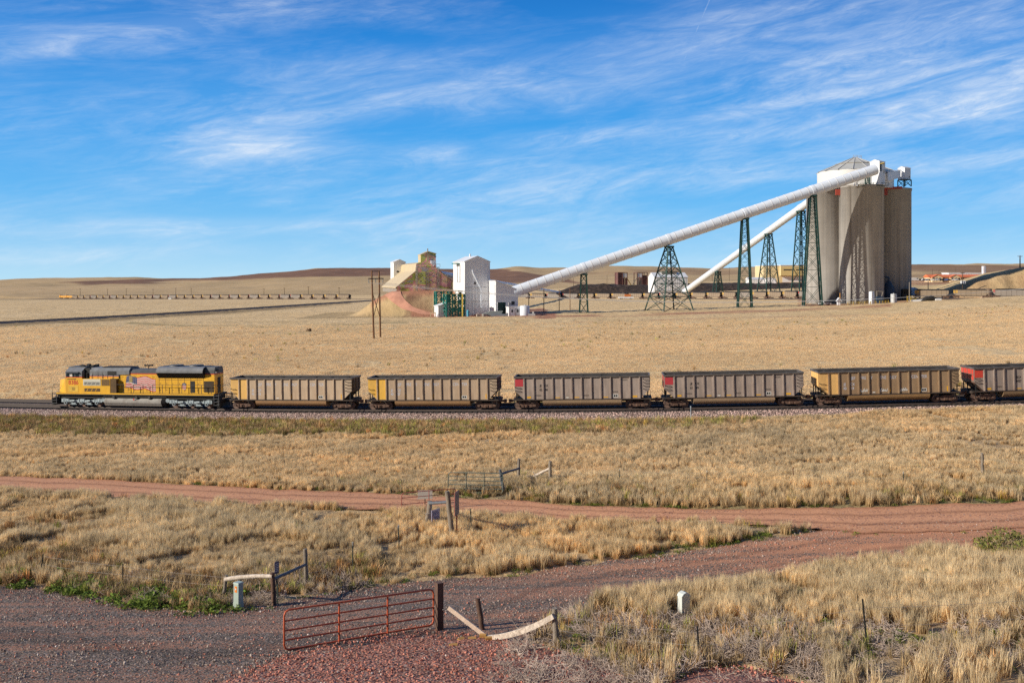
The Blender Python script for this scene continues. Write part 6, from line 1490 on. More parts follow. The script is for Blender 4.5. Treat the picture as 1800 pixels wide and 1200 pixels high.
m = MB(); a, b, c = q_(737.6, 448.2), q_(751.1, 442.3), q_(765, 446); m.prism([(a[0], -0.5, a[2]), (b[0], -0.5, b[2]), (c[0], -0.5, c[2]), (c[0], -0.5, c[2] + .3), (b[0], -0.5, b[2] + .35), (a[0], -0.5, a[2] + .3)], (0, 8.0, 0)); m.build('tower_roof', M_beige, hb)
m = MB(); a, b = q_(748, 458), q_(752, 443.5); m.bb(a[0], b[0], -0.3, 0, a[2], b[2] - 0.3); m.build('beige_strip', M_beige, hb)
m = MB(); a, b = q_(752, 454), q_(763.8, 446.5); m.bar((a[0], -0.2, b[2]), (b[0] + .2, -0.2, b[2] - 1.1), 0.6); m.build('eave_shadow_strip', M_greysteel, hb)  # strip along the eave, put in as its shadow
m = MB(); a, b = q_(755, 467), q_(763.5, 457); m.prism([(a[0], -1.6, a[2] + 1.3), (a[0] + 1.2, -1.6, a[2]), (b[0], -1.6, a[2] + 0.8), (b[0], -1.6, b[2]), (a[0], -1.6, b[2])], (0, 1.5, 0)); m.build('white_bin', M_whitetube, hb)
m = MB(); a = q_(752, 441.5); m.cyl((a[0], 3, a[2]), (a[0], 3, a[2] + 1.4), 0.25, 0.25, 8); m.build('roof_vent', M_greysteel, hb)
b_ = c0 + Vector((math.cos(PHB) * 8.6 + math.sin(PHB) * 4.6, math.sin(PHB) * 8.6 - math.cos(PHB) * 4.6, 0)); b_.z = zt1(b_.x, b_.y)
r_ = simple('stair_tower', 'grey brown braced steel stair tower in front of the camouflaged building', 'stair tower', b_, PHB)
frame_box(r_, 0, 9.8, 0, 4.0, -0.5, 4, 2.75, 0.24, M_greysteel, 2, back=False)
m = MB(); m.bar((0, 0, 11.9), (10.2, 0, 11.9), 0.15); [m.bar((x, 0, 10.5), (x, 0, 11.9), 0.12) for x in np.arange(0, 10.3, 1.7)]; m.build('deck_railing', M_greysteel, r_)
for k in range(4): m = MB(); m.bar((5.4, 1 + k % 2 * 2, 2.75 * k - 0.3), (9.4, 1 + k % 2 * 2, 2.75 * k + 2.4), 0.16, 0.12); m.build('stair_flight', M_greysteel, r_)
b_ = GD(700.5, 476); b_.z = ZC - (489 - HY) / F * 476; r_ = simple('white_bin_house', 'narrow white gabled bin house behind the camouflaged building', 'building', b_, PH)
gable_block(r_, -2.4, 3.6, 0, 6.5, 7.8, 1.3, M_whiteclad, M_whiteroof, zb=-3.0); opening(r_, 'window', M_glassd, -0.9, 0.3, 0, 2.8, 3.6)
m = MB(); m.bb(-2.0, 1.0, -0.2, 3, -6.0, -3.0); m.build('base', M_greensteel, r_)
# old utility poles beside, haul ramp
# ---- lattice towers
def tower(name, label, x, D, px_b, px_t, y_top, levels, leg, br, depth_b=None, depth_t=None, rz=0.0, mat=None, bent=False, sink=0.6):
    g = GD(x, D); s = F / D; root = thing(name, label, 'support tower', g, rz)
    hb_, ht = px_b / s / 2, px_t / s / 2; db = hb_ if depth_b is None else depth_b; dt = ht if depth_t is None else depth_t
    H = ZC - (y_top - HY) / F * D - g.z; mat = mat or M_greensteel
    def cn(f, i, j): return Vector(((hb_ + (ht - hb_) * f) * i, (db + (dt - db) * f) * j, -sink * (1 - f) + H * f))
    for i in (-1, 1):
        for j in (-1, 1):
            m = MB(); m.bar(cn(0, i, j), cn(1, i, j), leg, leg); m.build('leg', mat, root)
    # panels get shorter with height
    fs = [0.0]; k = 0.86; tot = sum(k ** q for q in range(levels)); 
    for q in range(levels): fs.append(fs[-1] + k ** q / tot)
    for q in range(levels):
        a, b = fs[q], fs[q + 1]; m = MB()
        for (i0, j0, i1, j1) in ((-1, -1, 1, -1), (1, -1, 1, 1), (1, 1, -1, 1), (-1, 1, -1, -1)):
            m.bar(cn(b, i0, j0), cn(b, i1, j1), br); m.bar(cn(a, i0, j0), cn(b, i1, j1), br * .75); m.bar(cn(a, i1, j1), cn(b, i0, j0), br * .75)
        m.build('brace_panel', mat, root)
    m = MB(); m.box((0, 0, H + 0.1), (ht * 2 + 1.0, dt * 2 + 1.0, 0.7)); m.build('cap_beam', mat, root)
    for i in (-1, 1):
        for j in (-1, 1):
            m = MB(); p = cn(0, i, j); m.box((p.x, p.y, p.z + 0.35), (leg * 1.7, leg * 1.7, 0.9)); m.build('footing', M_conc, root)
    return root
CA = P(903, 513, 411); CB = P(1539, 298, 433.5)
def on_c(x):     # point of the tube axis at a place along it
    lo, hi = 0.0, 1.0
    for _ in range(40):
        f = (lo + hi) / 2; p = CA.lerp(CB, f)
        if CX + F * p.x / p.y < x: lo = f
        else: hi = f
    return p
def tube_conveyor(name, label, A, B, r, pitch, ring, knots=(), mat=None, parts=True):
    root = thing(name, label, 'conveyor', A); d = B - A; L = d.length; u = d / L; mat = mat or M_whitetube
    m = MB(); m.tube([Vector((0, 0, 0)), d], r, 28); m.build('tube', mat, root)
    n = int(L / pitch); m = MB()
    for k in range(1, n):
        p = u * (k * pitch); m.tube([p - u * 0.16, p + u * 0.16], r + ring, 28, 0, True)
    o = m.build('tube_seam', M_seam, root); tag(o, kind='stuff')
    for f in knots:
        p = d * f; m = MB(); m.tube([p - u * 0.7, p + u * 0.7], r + ring * 2.2, 28); m.build('expansion_collar', mat, root)
    w = MB(); off = Vector((0, -1, 0)) * 0; a = Vector((0, 0, -r * 0.98)); w.bar(a, d + a, 0.9, 0.25); w.build('under_beam', M_trim, root)
    return root
M_seam = paint('tube_seam_white', (0.74, 0.74, 0.77), 0.5, 0, 0.05, 0.3)
LEN = (CB - CA).length
fk = [((on_c(x) - CA).length / LEN) for x in (1026, 1175, 1309, 1428)]
tube_conveyor('tube_conveyor', 'long white tubular conveyor rising from the white building to the silo head', CA, CB, 2.4, 3.55, 0.07, fk)
for x, pb, pt, yt, lv, leg, br, db, dt, rz, lab in (
    (1026, 15, 9, 483, 4, 0.48, 0.19, 1.3, 1.2, 0, 'shortest green tower under the lower end of the long white tube'),
    (1176, 62, 9, 434, 6, 0.5, 0.27, None, None, 0.42, 'wide splayed green A tower under the middle of the long white tube'),
    (1309, 25, 9.5, 385, 8, 0.58, 0.19, 1.2, 1.3, 0, 'slender green tower under the upper half of the long white tube'),
    (1428, 32, 9, 345, 10, 0.60, 0.19, 1.4, 1.4, 0, 'tallest green tower standing in front of the left silo')):
    p = on_c(x); tower('support_tower', lab, x, p.y, pb, pt, yt, lv, leg, br, db, dt, rz)
CC = P(1203, 513, 705); CE = P(1425, 353, 520)
d2 = CE - CC; cL = d2.length
def on_2(x):
    lo, hi = 0.0, 1.0
    for _ in range(40):
        f = (lo + hi) / 2; p = CC.lerp(CE, f)
        if CX + F * p.x / p.y < x: lo = f
        else: hi = f
    return f, p
tube_conveyor('tube_conveyor', 'second white tubular conveyor rising behind towards the back of the silos', CC, CE + d2 * 0.22, 2.05, 4.2, 0.08, [on_2(x)[0] / 1.22 for x in (1262, 1309, 1351, 1408)])
for x, pb, pt, yt, lv, lab in ((1262, 15, 6, 475, 4, 'small far tower under the lower end of the second white tube'), (1351, 31, 8, 409, 6, 'middle far tower splayed under the second white tube in front of the yellow building'), (1408, 25, 9, 369, 8, 'tall far tower just left of the tallest near tower')):
    f, p = on_2(x); tower('support_tower', lab, x, p.y, pb, pt, yt + 3, lv, 0.5, 0.24, None, None, 0.35)
tube_conveyor('tube_conveyor', 'thin low white conveyor sloping down from the hopper building behind the white building', P(766, 479, 446), P(988, 515, 760), 1.05, 3.4, 0.05)

# ---- silos
SC = Vector(((1508 - CX) / F * 460, 460, 0)); RS = 9.9; ZT = ZC + 42.0
def silo(label, px, D):
    X = (px - CX) / F * D; zb = zt1(X, D) - 1.0; root = thing('silo', label, 'silo', (X, D, zb), 0, 'concrete coal silos')
    m = MB(); m.tube([(0, 0, 0), (0, 0, ZT - zb - 0.8), (0, 0, ZT - zb - 0.79), (0, 0, ZT - zb)], [RS, RS, RS + 0.22, RS + 0.22], 64); m.build('shell', M_silo, root)
    m = MB(); m.cyl((0, 0, ZT - zb), (0, 0, ZT - zb + 0.25), RS + 0.3, RS + 0.3, 64); m.build('slab', M_conc, root); return root
silo('front concrete silo crossed by the dark conveyor shadow', 1514, 447)
silo('left concrete silo brightly lit behind the tallest tower', 1455.5, 459)
silo('right concrete silo mostly in shade', 1563, 463)
silo('rear concrete silo of which hardly anything shows between the others', 1505, 476)
root = thing('silo_roof_drum', 'big white drum with a ribbed conical roof on top of the silos', 'roof', (SC.x - 1.0, SC.y + 1.0, ZT))
RD_ = 17.3; zb_, ze = -0.2, ZC - (303 - HY) / F * 460 - ZT; za = ZC - (277.5 - HY) / F * 461 - ZT
m = MB(); m.cyl((0, 0, zb_), (0, 0, ze), RD_, RD_, 48); m.build('drum_wall', paint('white_drum', (0.74, 0.73, 0.71), 0.5, 0, 0.03, 0.1), root)
n = 16; m = MB()
for k in range(n):
    a0, a1 = 2 * PI * k / n, 2 * PI * (k + 1) / n
    m.add([(RD_ * 1.02 * math.cos(a0), RD_ * 1.02 * math.sin(a0), ze), (RD_ * 1.02 * math.cos(a1), RD_ * 1.02 * math.sin(a1), ze), (1.2 * math.cos(a1), 1.2 * math.sin(a1), za), (1.2 * math.cos(a0), 1.2 * math.sin(a0), za)], [(0, 1, 2, 3)])
m.add([(1.2 * math.cos(2 * PI * k / n), 1.2 * math.sin(2 * PI * k / n), za) for k in range(n)], [tuple(range(n))])
cone = m.build('cone_roof', paint('roof_grey_white', (0.50, 0.50, 0.47), 0.5, 0, 0.06, 0.2), root)
for k in range(n):
    a = 2 * PI * k / n; m = MB(); m.bar((RD_ * 1.03 * math.cos(a), RD_ * 1.03 * math.sin(a), ze + .1), (1.0 * math.cos(a), 1.0 * math.sin(a), za + .12), 0.28, 0.2); m.build('roof_rib', M_trim, cone)
m = MB()
for k in range(n):
    a0, a1 = 2 * PI * k / n, 2 * PI * (k + 1) / n; f = 0.52; rr = RD_ * 1.02 * (1 - f) + 1.2 * f; z_ = ze + (za - ze) * f + .15
    m.bar((rr * math.cos(a0), rr * math.sin(a0), z_), (rr * math.cos(a1), rr * math.sin(a1), z_), 0.45, 0.3)
m.build('roof_ring', M_greysteel, cone)
m = MB(); m.bar((-0.8, 0, za), (-0.8, 0, za + 1.2), 0.15); m.bar((2.6, -1, za - .8), (2.6, -1, za + 1.0), 0.15); m.bar((-0.8, 0, za + 1.2), (2.8, -1, za + 0.9), 0.15); m.bar((1, 0, za - .5), (1, 0, za + 1.0), 0.15); m.bar((-0.8, 0, za + .6), (2.8, -1, za + .3), 0.15); m.build('roof_railing', M_trim, cone)
# skirt deck between drum and silo rims, seen at the left
m = MB(); m.cyl((0, 0, -0.15), (0, 0, 0.9), 15.2, 13.5, 40); m.build('deck', M_whiteroof, root)
# red beams under the deck
REDB = paint('red_steel_beam', (0.42, 0.07, 0.045), 0.6, 0, 0.1, 0.3)
for lab, x0, x1, D in (('left red steel beam under the silo roof', 1444, 1486, 448), ('right red steel beam in the shade under the silo roof', 1552, 1586, 452)):
    a = P(x0, 0, D); b = P(x1, 0, D - 2); z0 = ZC - (332 - HY) / F * D; root = thing('red_beam', lab, 'steel beam', (a.x, a.y, z0)); d = Vector((b.x - a.x, b.y - a.y, 0))
    m = MB(); m.bar((0, 0, 0.2), d + Vector((0, 0, 1.3 if x0 < 1500 else 0.4)), 0.9, 1.1); m.build('beam', REDB, root)
    m = MB(); c = d * (0.72 if x0 < 1500 else 0.1); m.box(c + Vector((0, 0.3, -1.7)), (2.6, 0.8, 2.6)); m.build('bracket', REDB, root)
# head houses
def headhouse(label, px, D, y0, y1, w, rz, rise):
    X = (px - CX) / F * D; zb = ZC - (y1 - HY) / F * D; h = (y1 - y0) / F * D; root = thing('head_house', label, 'head house', (X, D, zb), rz)
    gable_block(root, 0, w, 0, w, h - rise, rise, M_whiteclad, M_whiteroof, zb=0.0, axis='x', over=0.15); return root, h
hh, h = headhouse('tall white head house receiving the upper end of the long tube', 1546, 437, 280.5, 324, 4.7, math.radians(38), 0.9)
opening(hh, 'loading_hatch', M_glassd, 0.35, 1.7, 0, h - 5.2, h - 1.9); m = MB(); m.bar((0.5, -0.1, h - 1.9), (0.9, -1.6, h - 1.5), 0.3); m.bar((1.5, -0.25, h - 1.75), (3.6, -0.3, h - 1.75), 0.3); m.build('hoist_beam', M_yellowrail, hh)
opening(hh, 'window', M_glassd, 3.4, 3.9, 0, h - 5.9, h - 4.9)
m = MB(); m.bar((-0.05, -0.1, 6.6), (4.75, -0.1, 6.6), 0.12); m.build('girt_line', M_trim, hh)
h2, hq = headhouse('smaller white head house on the right hand silo', 1590.5, 458, 292.5, 315.5, 4.0, math.radians(28), 0.8); opening(h2, 'window', M_glassd, 2.9, 3.3, 0, 1.0, 1.7)
r_ = thing('head_gallery', 'white sloping gallery linking the two head houses', 'gallery', P(1561, 318, 443)); a = Vector((0, 0, 0)); b = P(1583, 311.5, 456) - P(1561, 318, 443)
m = MB(); 
for sgn, hgt in ((0, 3.4),): m.prism([a, b, b + Vector((0, 0, 3.2)), a + Vector((0, 0, 3.9))], (0.8, 3.4, 0))
m.build('wall', M_whiteclad, r_)
m = MB(); m.prism([a + Vector((-.2, -.3, 3.95)), b + Vector((.1, -.3, 3.25)), b + Vector((.1, -.3, 3.45)), a + Vector((-.2, -.3, 4.15))], (0.8, 4.0, 0.6)); m.build('roof', M_whiteroof, r_)
r_ = thing('lattice_tower', 'dark green braced frame under the smaller head house', 'steel tower', P(1591, 327, 457), math.radians(28)); frame_box(r_, 0, 4.2, 0, 4.2, 0, 1, 3.1, 0.35, M_greensteel, 1)
r_ = thing('lattice_tower', 'dark green braced frame under the upper end of the long tube', 'steel tower', P(1529, 326, 440), math.radians(20)); frame_box(r_, 0, 4.2, 0, 3.0, 0, 1, 5.2, 0.4, M_greensteel, 1)
r_ = thing('roof_walkway', 'thin green railing and stair along the front silo rim', 'walkway', P(1512, 327, 437)); m = MB(); b = P(1562, 326, 438) - P(1512, 327, 437)
for f in np.linspace(0, 1, 10): m.bar(b * f, b * f + Vector((0, 0, 1.2)), 0.12)
m.bar(Vector((0, 0, 1.2)), b + Vector((0, 0, 1.2)), 0.14); m.bar(Vector((0, 0, 0)), b, 0.25); m.build('railing', M_greensteel, r_)
m = MB(); m.bar((-3.2, 0.4, 0.4), (1.6, 0.4, 3.8), 0.5, 0.25); m.bar((-3.2, 0.2, 1.4), (1.6, 0.2, 4.8), 0.14); m.build('stair', M_trim, r_)
for f, hgt in ((-2.3, 2.6), (-1.2, 3.2)): m = MB(); m.bb(f - 0.25, f + 0.25, 0.5, 1.0, 0, hgt); m.build('roof_cabinet', M_whiteroof, r_)
# ---- things at the foot of the silos
def upright_tank(label, px, D, w_px, y_top, mat, g=None, ybot=None):
    b = GD(px, D); r = w_px / F * D / 2; h = ZC - (y_top - HY) / F * D - b.z; root = thing('tank', label, 'tank', b, 0, g)
    m = MB(); m.tube([(0, 0, -0.5), (0, 0, h * 0.97), (0, 0, h)], [r, r, r * 0.88], 24); m.build('shell', mat, root); m = MB(); m.bar((-r * .2, -r - .1, 0), (-r * .2, -r - .1, h), 0.25, 0.12); m.cyl((0, 0, h), (0, 0, h + .3), r * .25, r * .25, 10); m.build('ladder', M_trim, root); return root
upright_tank('tall white tank with grey stripe at the foot of the front silo', 1532, 431, 9, 512.5, M_whitetube)
upright_tank('short grey white tank before the shaded right silo', 1571, 431, 10.5, 516.5, paint('tank_grey', (0.48, 0.50, 0.52), 0.5))
RUSTT = paint('rusty_tank', (0.40, 0.30, 0.22), 0.7, 0, 0.2, 0.4, (0.30, 0.13, 0.06), 0.6, 0.9)
b_ = GD(1731, 451); b_.z = ZC - (517 - HY) / F * 451; root = thing('tank', 'rusty round tank behind the train at the right', 'tank', b_)
m = MB(); m.tube([(0, 0, -2), (0, 0, 2.4), (0, 0, 2.6)], [3.05, 3.05, 2.7], 28); m.build('shell', RUSTT, root); m = MB(); m.cyl((0, 0, 2.35), (0, 0, 2.5), 3.1, 3.1, 28); m.build('rim', M_greysteel, root)
b_ = GD(1729.5, 800); b_.z = ZC - (483 - HY) / F * 800; root = thing('tank', 'tall white cylindrical tank on the skyline at the far right', 'tank', b_)
m = MB(); m.tube([(0, 0, -4), (0, 0, 7.2)], [1.7, 1.7], 20); m.build('shell', M_whitetube, root); m = MB(); m.bar((-0.9, -1.75, -4), (-0.9, -1.75, 7), 0.35, 0.1); m.build('stripe', paint('pink_stripe', (0.5, 0.25, 0.25), 0.6), root)
b_ = GD(1474, 430); root = thing('hut', 'tiny white hut with peaked roof between the left and front silos', 'hut', b_); gable_block(root, -0.6, 0.6, -0.5, 0.6, 2.3, 0.8, M_whiteclad, M_whiteroof, 0.5); 
m = MB(); m.bar((0.6, -0.1, 2.5), (0.6, -0.1, 5.4), 0.3); m.build('orange_stack', paint('orange_pipe', (0.6, 0.32, 0.1), 0.6), root)
def truck_pickup():
    b_ = GD(1449, 430); root = thing('pickup_truck', 'white pickup truck parked in front of the left silo', 'pickup', b_, 0.05)
    m = MB(); m.prism([(-2.7, -0.95, 0.55), (2.75, -0.95, 0.55), (2.75, -0.95, 1.05), (1.3, -0.95, 1.2), (0.75, -0.95, 1.85), (-0.6, -0.95, 1.85), (-0.8, -0.95, 1.2), (-2.7, -0.95, 1.15)], (0, 1.9, 0)); m.build('body', M_whitecar, root)
    m = MB(); m.prism([(-0.5, -0.97, 1.25), (1.1, -0.97, 1.25), (0.68, -0.97, 1.75), (-0.5, -0.97, 1.75)], (0, 1.94, 0)); m.build('window', M_glassd, root)
    for x in (-1.75, 1.75):
        for y in (-0.9, 0.9): m = MB(); m.cyl((x, y - 0.13, 0.40), (x, y + 0.13, 0.40), 0.42, 0.42, 14); m.build('wheel', M_black, root)
M_whitecar = paint('white_car_paint', (0.70, 0.70, 0.70), 0.35); truck_pickup()
def railing(label, x0, x1, D0, D1, mat, h=1.2):
    a = GD(x0, D0); b = GD(x1, D1); root = thing('railing', label, 'railing', a); n = max(3, int((b - a).length / 2.2)); 
    for k in range(n + 1): m = MB(); p = (b - a) * (k / n); m.bar(p - Vector((0, 0, .3)), p + Vector((0, 0, h)), 0.16); m.build('post', mat, root)
    for z in (h, h * 0.5): m = MB(); m.bar(Vector((0, 0, z)), (b - a) + Vector((0, 0, z)), 0.13); m.build('bar', mat, root)
railing('long yellow railing along the foot of the front silo', 1490, 1540, 430, 430, M_yellowrail)
railing('short yellow railing by the short grey white tank', 1546, 1562, 430, 431, M_yellowrail)
b_ = GD(1601, 432); root = thing('yellow_platform', 'yellow steel platform with rails beside the loaded wagon right of the silos', 'platform', b_)
for x in (-1.6, 0, 1.6): m = MB(); m.bar((x, 0, -0.5), (x, 0, 2.6), 0.22); m.build('post', M_yellowrail, root)
m = MB(); m.bar((-1.8, 0, 1.3), (2.4, 0, 1.3), 0.22); m.bar((-1.8, 0, 2.4), (1.8, 0, 2.4), 0.18); m.build('rail', M_yellowrail, root)
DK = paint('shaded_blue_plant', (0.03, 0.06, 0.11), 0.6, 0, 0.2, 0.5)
b_ = GD(1562, 449); root = thing('dust_hopper', 'dark blue dust hopper in the shade between front and right silos', 'hopper', b_); m = MB(); m.tube([(0, 0, -1), (0, 0, 6), (0, 0, 9)], [2.6, 2.4, 0.9], 16); m.build('shell', DK, root); m = MB(); m.tube([(0, 0, 8.8), (0, 0, 10.5), (-1.6, 0, 11)], 0.5, 10); m.build('duct', DK, root)
b_ = GD(1546, 437); root = thing('loading_machine', 'dark loading machinery against the foot of the front silo', 'machine', b_); m = MB(); m.bb(-1.4, 1.4, -0.5, 1.5, -0.5, 3.0); m.build('housing', DK, root); m = MB(); m.bar((-1.2, 0, 3), (-1.2, 0, 5.6), 0.3); m.bar((1.0, 0, 3), (1.6, 0, 5.4), 0.3); m.bar((-1.2, 0, 5.4), (1.6, 0, 5.2), 0.3); m.build('gantry', M_greysteel, root)
b_ = GD(1592, 447); root = thing('loading_chute', 'dark loading chute frame at the right foot of the silos', 'chute', b_); frame_box(root, -1.5, 1.5, -1, 1, -0.5, 2, 2.7, 0.4, M_black, 1); m = MB(); m.prism([(-1.2, -.8, 5.0), (1.2, -.8, 5.0), (0.5, -.8, 2.6), (-.5, -.8, 2.6)], (0, 1.6, 0)); m.build('hopper', M_black, root)
for lab, x0, x1, D in (('left low white concrete kerb block beyond the grass right of the silos', 1601, 1624, 432), ('right low white concrete kerb block beyond the grass right of the silos', 1644, 1654, 430)):
    a = GD(x0, D); b = GD(x1, D); m = MB(); m.bar((0, 0, 0.3), (b - a) + Vector((0, 0, 0.3)), 1.2, 1.3); o = m.build('concrete_kerb', M_whiteroof); o.location = a; tag(o, lab, 'kerb')
a = GD(1634, 431); m = MB(); r = random.Random(4); m.tube([(-3.6, 0, -.3), (-1.5, .1, .9), (0.6, 0, 1.3), (2.2, 0, .8), (3.6, 0, -.3)], [0.4, 1.1, 1.3, 1.0, 0.3], 10); o = m.build('coal_heap', M_coal); o.location = a; tag(o, 'small black coal heap between the two white kerb blocks', 'coal heap')
# ---- buildings farther off
def gbl(name, label, cat, px0, px1, D, y_eave, rise, depth, rz, wall, roof, ybase=None, axis='x'):
    b = GD(px0, D); zb = b.z if ybase is None else ZC - (ybase - HY) / F * D; w = (px1 - px0) / F * D / max(0.5, math.cos(rz)); h = ZC - (y_eave - HY) / F * D - zb
    root = thing(name, label, cat, (b.x, b.y, zb), rz); gable_block(root, 0, w, 0, depth, h, rise, wall, roof, 0.3, -1.5, axis); return root, w, h
r_, w, h = gbl('crusher_house', 'white gabled crusher house behind the wide A tower', 'building', 1150, 1211, 712, 487, 3.2, 13, 0.20, M_whiteclad, M_whiteroof, 520)
for x0 in (0.18, 0.45, 0.86): opening(r_, 'window', M_glassd, w * x0, w * x0 + 2.2, 0, h * 0.60, h * 0.60 + 1.1)
m = MB(); m.bb(w * .28, w * .72, 3.5, 7.5, h + 2.0, h + 4.2); m.build('roof_vent', M_greysteel, r_)
m = MB(); m.prism([(-3.8, 0.5, -1.0), (0, 0.5, -1.0), (0, 0.5, 5.0)], (0, 5, 0)); m.build('side_ramp', M_whiteclad, r_)
m = MB(); m.bar((0, -0.2, h * .28), (w, -0.2, h * .28), 0.3); m.build('girt_line', M_trim, r_)
RB = paint('dark_maroon_steel', (0.16, 0.075, 0.07), 0.7, 0, 0.2, 0.2)
for i, (p0, p1, lab) in enumerate(((1086.5, 1103.5, 'left dark maroon steel crusher box with window grid on the coal bank'), (1120, 1139, 'right maroon steel crusher box with white window grid on the coal bank'))):
    D = 800; b = Vector(((p0 - CX) / F * D, D, ZC - (503 - HY) / F * D)); w = (p1 - p0) / F * D; h = 11.3; root = thing('crusher_box', lab, 'building', b, 0.25, 'crusher boxes on the coal bank')
    for x in (0, w * .5, w):
        for y in (0, 7): m = MB(); m.bar((x, y, -2), (x, y, h), 0.55); m.build('post', RB, root)
    m = MB(); m.bb(0.1, w * .5 - .1, 0.1, 6.9, 0, h - .2) if i == 0 else m.bb(w * .5 + .1, w - .1, 0.1, 6.9, 0, h * .8); m.build('wall', RB, root)
    m = MB(); m.bar((0, 0, h), (w, 0, h), 0.5); m.bar((0, 7, h), (w, 7, h), 0.5); m.bar((0, 0, h * .62), (w, 0, h * .62), 0.4); m.bar((0, 0, h), (0, 7, h), 0.5); m.build('beam', RB, root)
    for k in range(2):
        x0 = (w * .5 + .4 + k * w * .24) if i == 0 else (0.4 + k * w * .24); m = MB(); m.bb(x0, x0 + w * .2, -0.05, 0.05, h * .66, h * .94); m.build('window', M_whiteroof, root)
        m = MB(); m.bb(x0, x0 + w * .2, 0.5, 0.6, 0.5, h * .58); m.build('panel', RB if i == 0 else M_greysteel, root)
    m = MB(); m.bar((w if i == 0 else 0, 1, h * .6), (w + 4.5 if i == 0 else -4.5, 1, 0), 0.5); m.build('stay_beam', M_yellowrail if i == 0 else M_greysteel, root)
# the long coal bank
def coal_bank():
    D0 = 762; xs = np.arange(955, 1432, 2.0); t = np.linspace(-1, 1, 15); V = []
    for x in xs:
        X = (x - CX) / F * D0; e = float(np.clip(min((x - 955) / 60, (1432 - x) / 15), 0, 1)); zb = zt1(X, D0 - 26) - 1
        top = ZC - (np.interp(x, [955, 1000, 1060, 1090, 1150, 1215, 1300, 1430], [507, 501.5, 499.5, 501, 502, 498.5, 498, 498.5]) - HY) / F * D0
        for q in t:
            w_ = 1 - abs(q); p = min(1, w_ * 1.7); n = 1.6 * fbm(np.array([X / 9]), np.array([q * 5 + X / 40]), 401, 4)[0]
            V.append((X, D0 + q * 26, zb + (max(top - zb, 0.5) + n) * p * (0.35 + 0.65 * e)))
    n = len(t); idx = np.arange(len(V)).reshape(len(xs), n); FQ = np.stack([idx[:-1, :-1], idx[1:, :-1], idx[1:, 1:], idx[:-1, 1:]], -1).reshape(-1, 4)
    m_, t_, b_ = new_mat('spoil_and_coal'); co = t_.new('ShaderNodeTexCoord').outputs['Object']; n1 = t_.noise(co, 0.35, 8, 0.75)
    t_.l.new(t_.ramp(n1, [(0.36, (0.022, 0.017, 0.015)), (0.55, (0.075, 0.050, 0.040)), (0.7, (0.20, 0.14, 0.10))]), b_.inputs['Base Color']); b_.inputs['Roughness'].default_value = 0.95; t_.l.new(t_.bump(n1, 1.0, 2.5), b_.inputs['Normal'])
    o = np_mesh('coal_bank', np.array(V), FQ, m_, False); tag(o, 'long dark bank of coal and spoil behind the far train', 'coal bank')
coal_bank()
YB = paint('yellow_cladding', (0.72, 0.55, 0.24), 0.6, 0, 0.05, 0.1)
b_ = GD(1342, 865); b_.z = ZC - (498 - HY) / F * 865; root = thing('yellow_workshop', 'large pale yellow workshop with white roller doors left of the silos', 'building', b_)
m = MB(); m.bb(0, 14.5, 0, 30, -2, 15.6); m.bb(14.5, 52, -3.5, 30, 6.8, 15.8); m.bb(14.5, 52, 0, 30, -2, 6.8); m.build('wall', paint('cream_cladding', (0.76, 0.62, 0.36), 0.6, 0, 0.05, 0.1), root)
m = MB(); m.bb(-.4, 14.7, -.4, 30, 15.6, 16.1); m.bb(14.2, 52.3, -3.9, 30, 15.8, 16.4); m.build('roof', M_whiteroof, root)
m = MB(); m.bb(14.6, 51.9, -3.7, -3.52, 7.0, 14.6); m.build('wall_panel', YB, root)
for x in (17, 28, 39): opening(root, 'window', M_glassd, x, x + 7.5, -3.7, 11.6, 12.6)
for x in (17, 27, 37): opening(root, 'roller_door', M_whiteroof, x, x + 8, -0.05, 0, 6.2)
b_ = GD(1316, 840); b_.z = ZC - (498 - HY) / F * 840; root = thing('white_shed', 'low white shed left of the yellow workshop', 'shed', b_, 0.05); gable_block(root, 0, 14, 0, 9, 3.6, 1.4, M_whiteclad, M_whiteroof, axis='x')
b_ = GD(1346, 838); b_.z = ZC - (498.5 - HY) / F * 838; root = thing('white_shed', 'small white shed in front of the yellow workshop', 'shed', b_, -0.05); gable_block(root, 0, 9, 0, 7, 4.2, 1.0, M_whiteclad, M_whiteroof, axis='y')
# office, lot, hall
ORR = paint('orange_roof', (0.75, 0.20, 0.07), 0.6, 0, 0.08, 0.2); CRW = paint('cream_wall', (0.76, 0.60, 0.38), 0.7, 0, 0.06, 0.3)
b_ = GD(1634, 800); b_.z = ZC - (493 - HY) / F * 800; root = thing('office_building', 'low cream office with orange roof and two gables beyond the spoil bank', 'building', b_)
m = MB(); m.bb(0, 44, 0, 10, -2, 3.0); m.build('wall', CRW, root); m = MB(); m.prism([(-1, -1.2, 2.9), (-1, 5, 5.0), (-1, 11.2, 2.9)], (46, 0, 0)); m.build('roof', ORR, root)
for x in (1.0, 16.0):
    m = MB(); m.prism([(x, -3, -2), (x + 8.5, -3, -2), (x + 8.5, -3, 2.6), (x + 4.25, -3, 4.6), (x, -3, 2.6)], (0, 4, 0)); g = m.build('gable', CRW, root); m = MB(); m.prism([(x - .6, -3.4, 2.4), (x + 4.25, -3.4, 4.7), (x + 9.1, -3.4, 2.4), (x + 9.1, -3.4, 2.8), (x + 4.25, -3.4, 5.1), (x - .6, -3.4, 2.8)], (0, 5, 0)); m.build('gable_roof', ORR, g)
for x in (1.6, 4.0, 6.6, 11, 17, 20, 22.5, 27, 31, 35, 39): opening(root, 'window', M_glassd, x, x + 1.3, -0.0 if not (1 < x < 9 or 16 < x < 24) else -3.0, 0.6, 2.2)
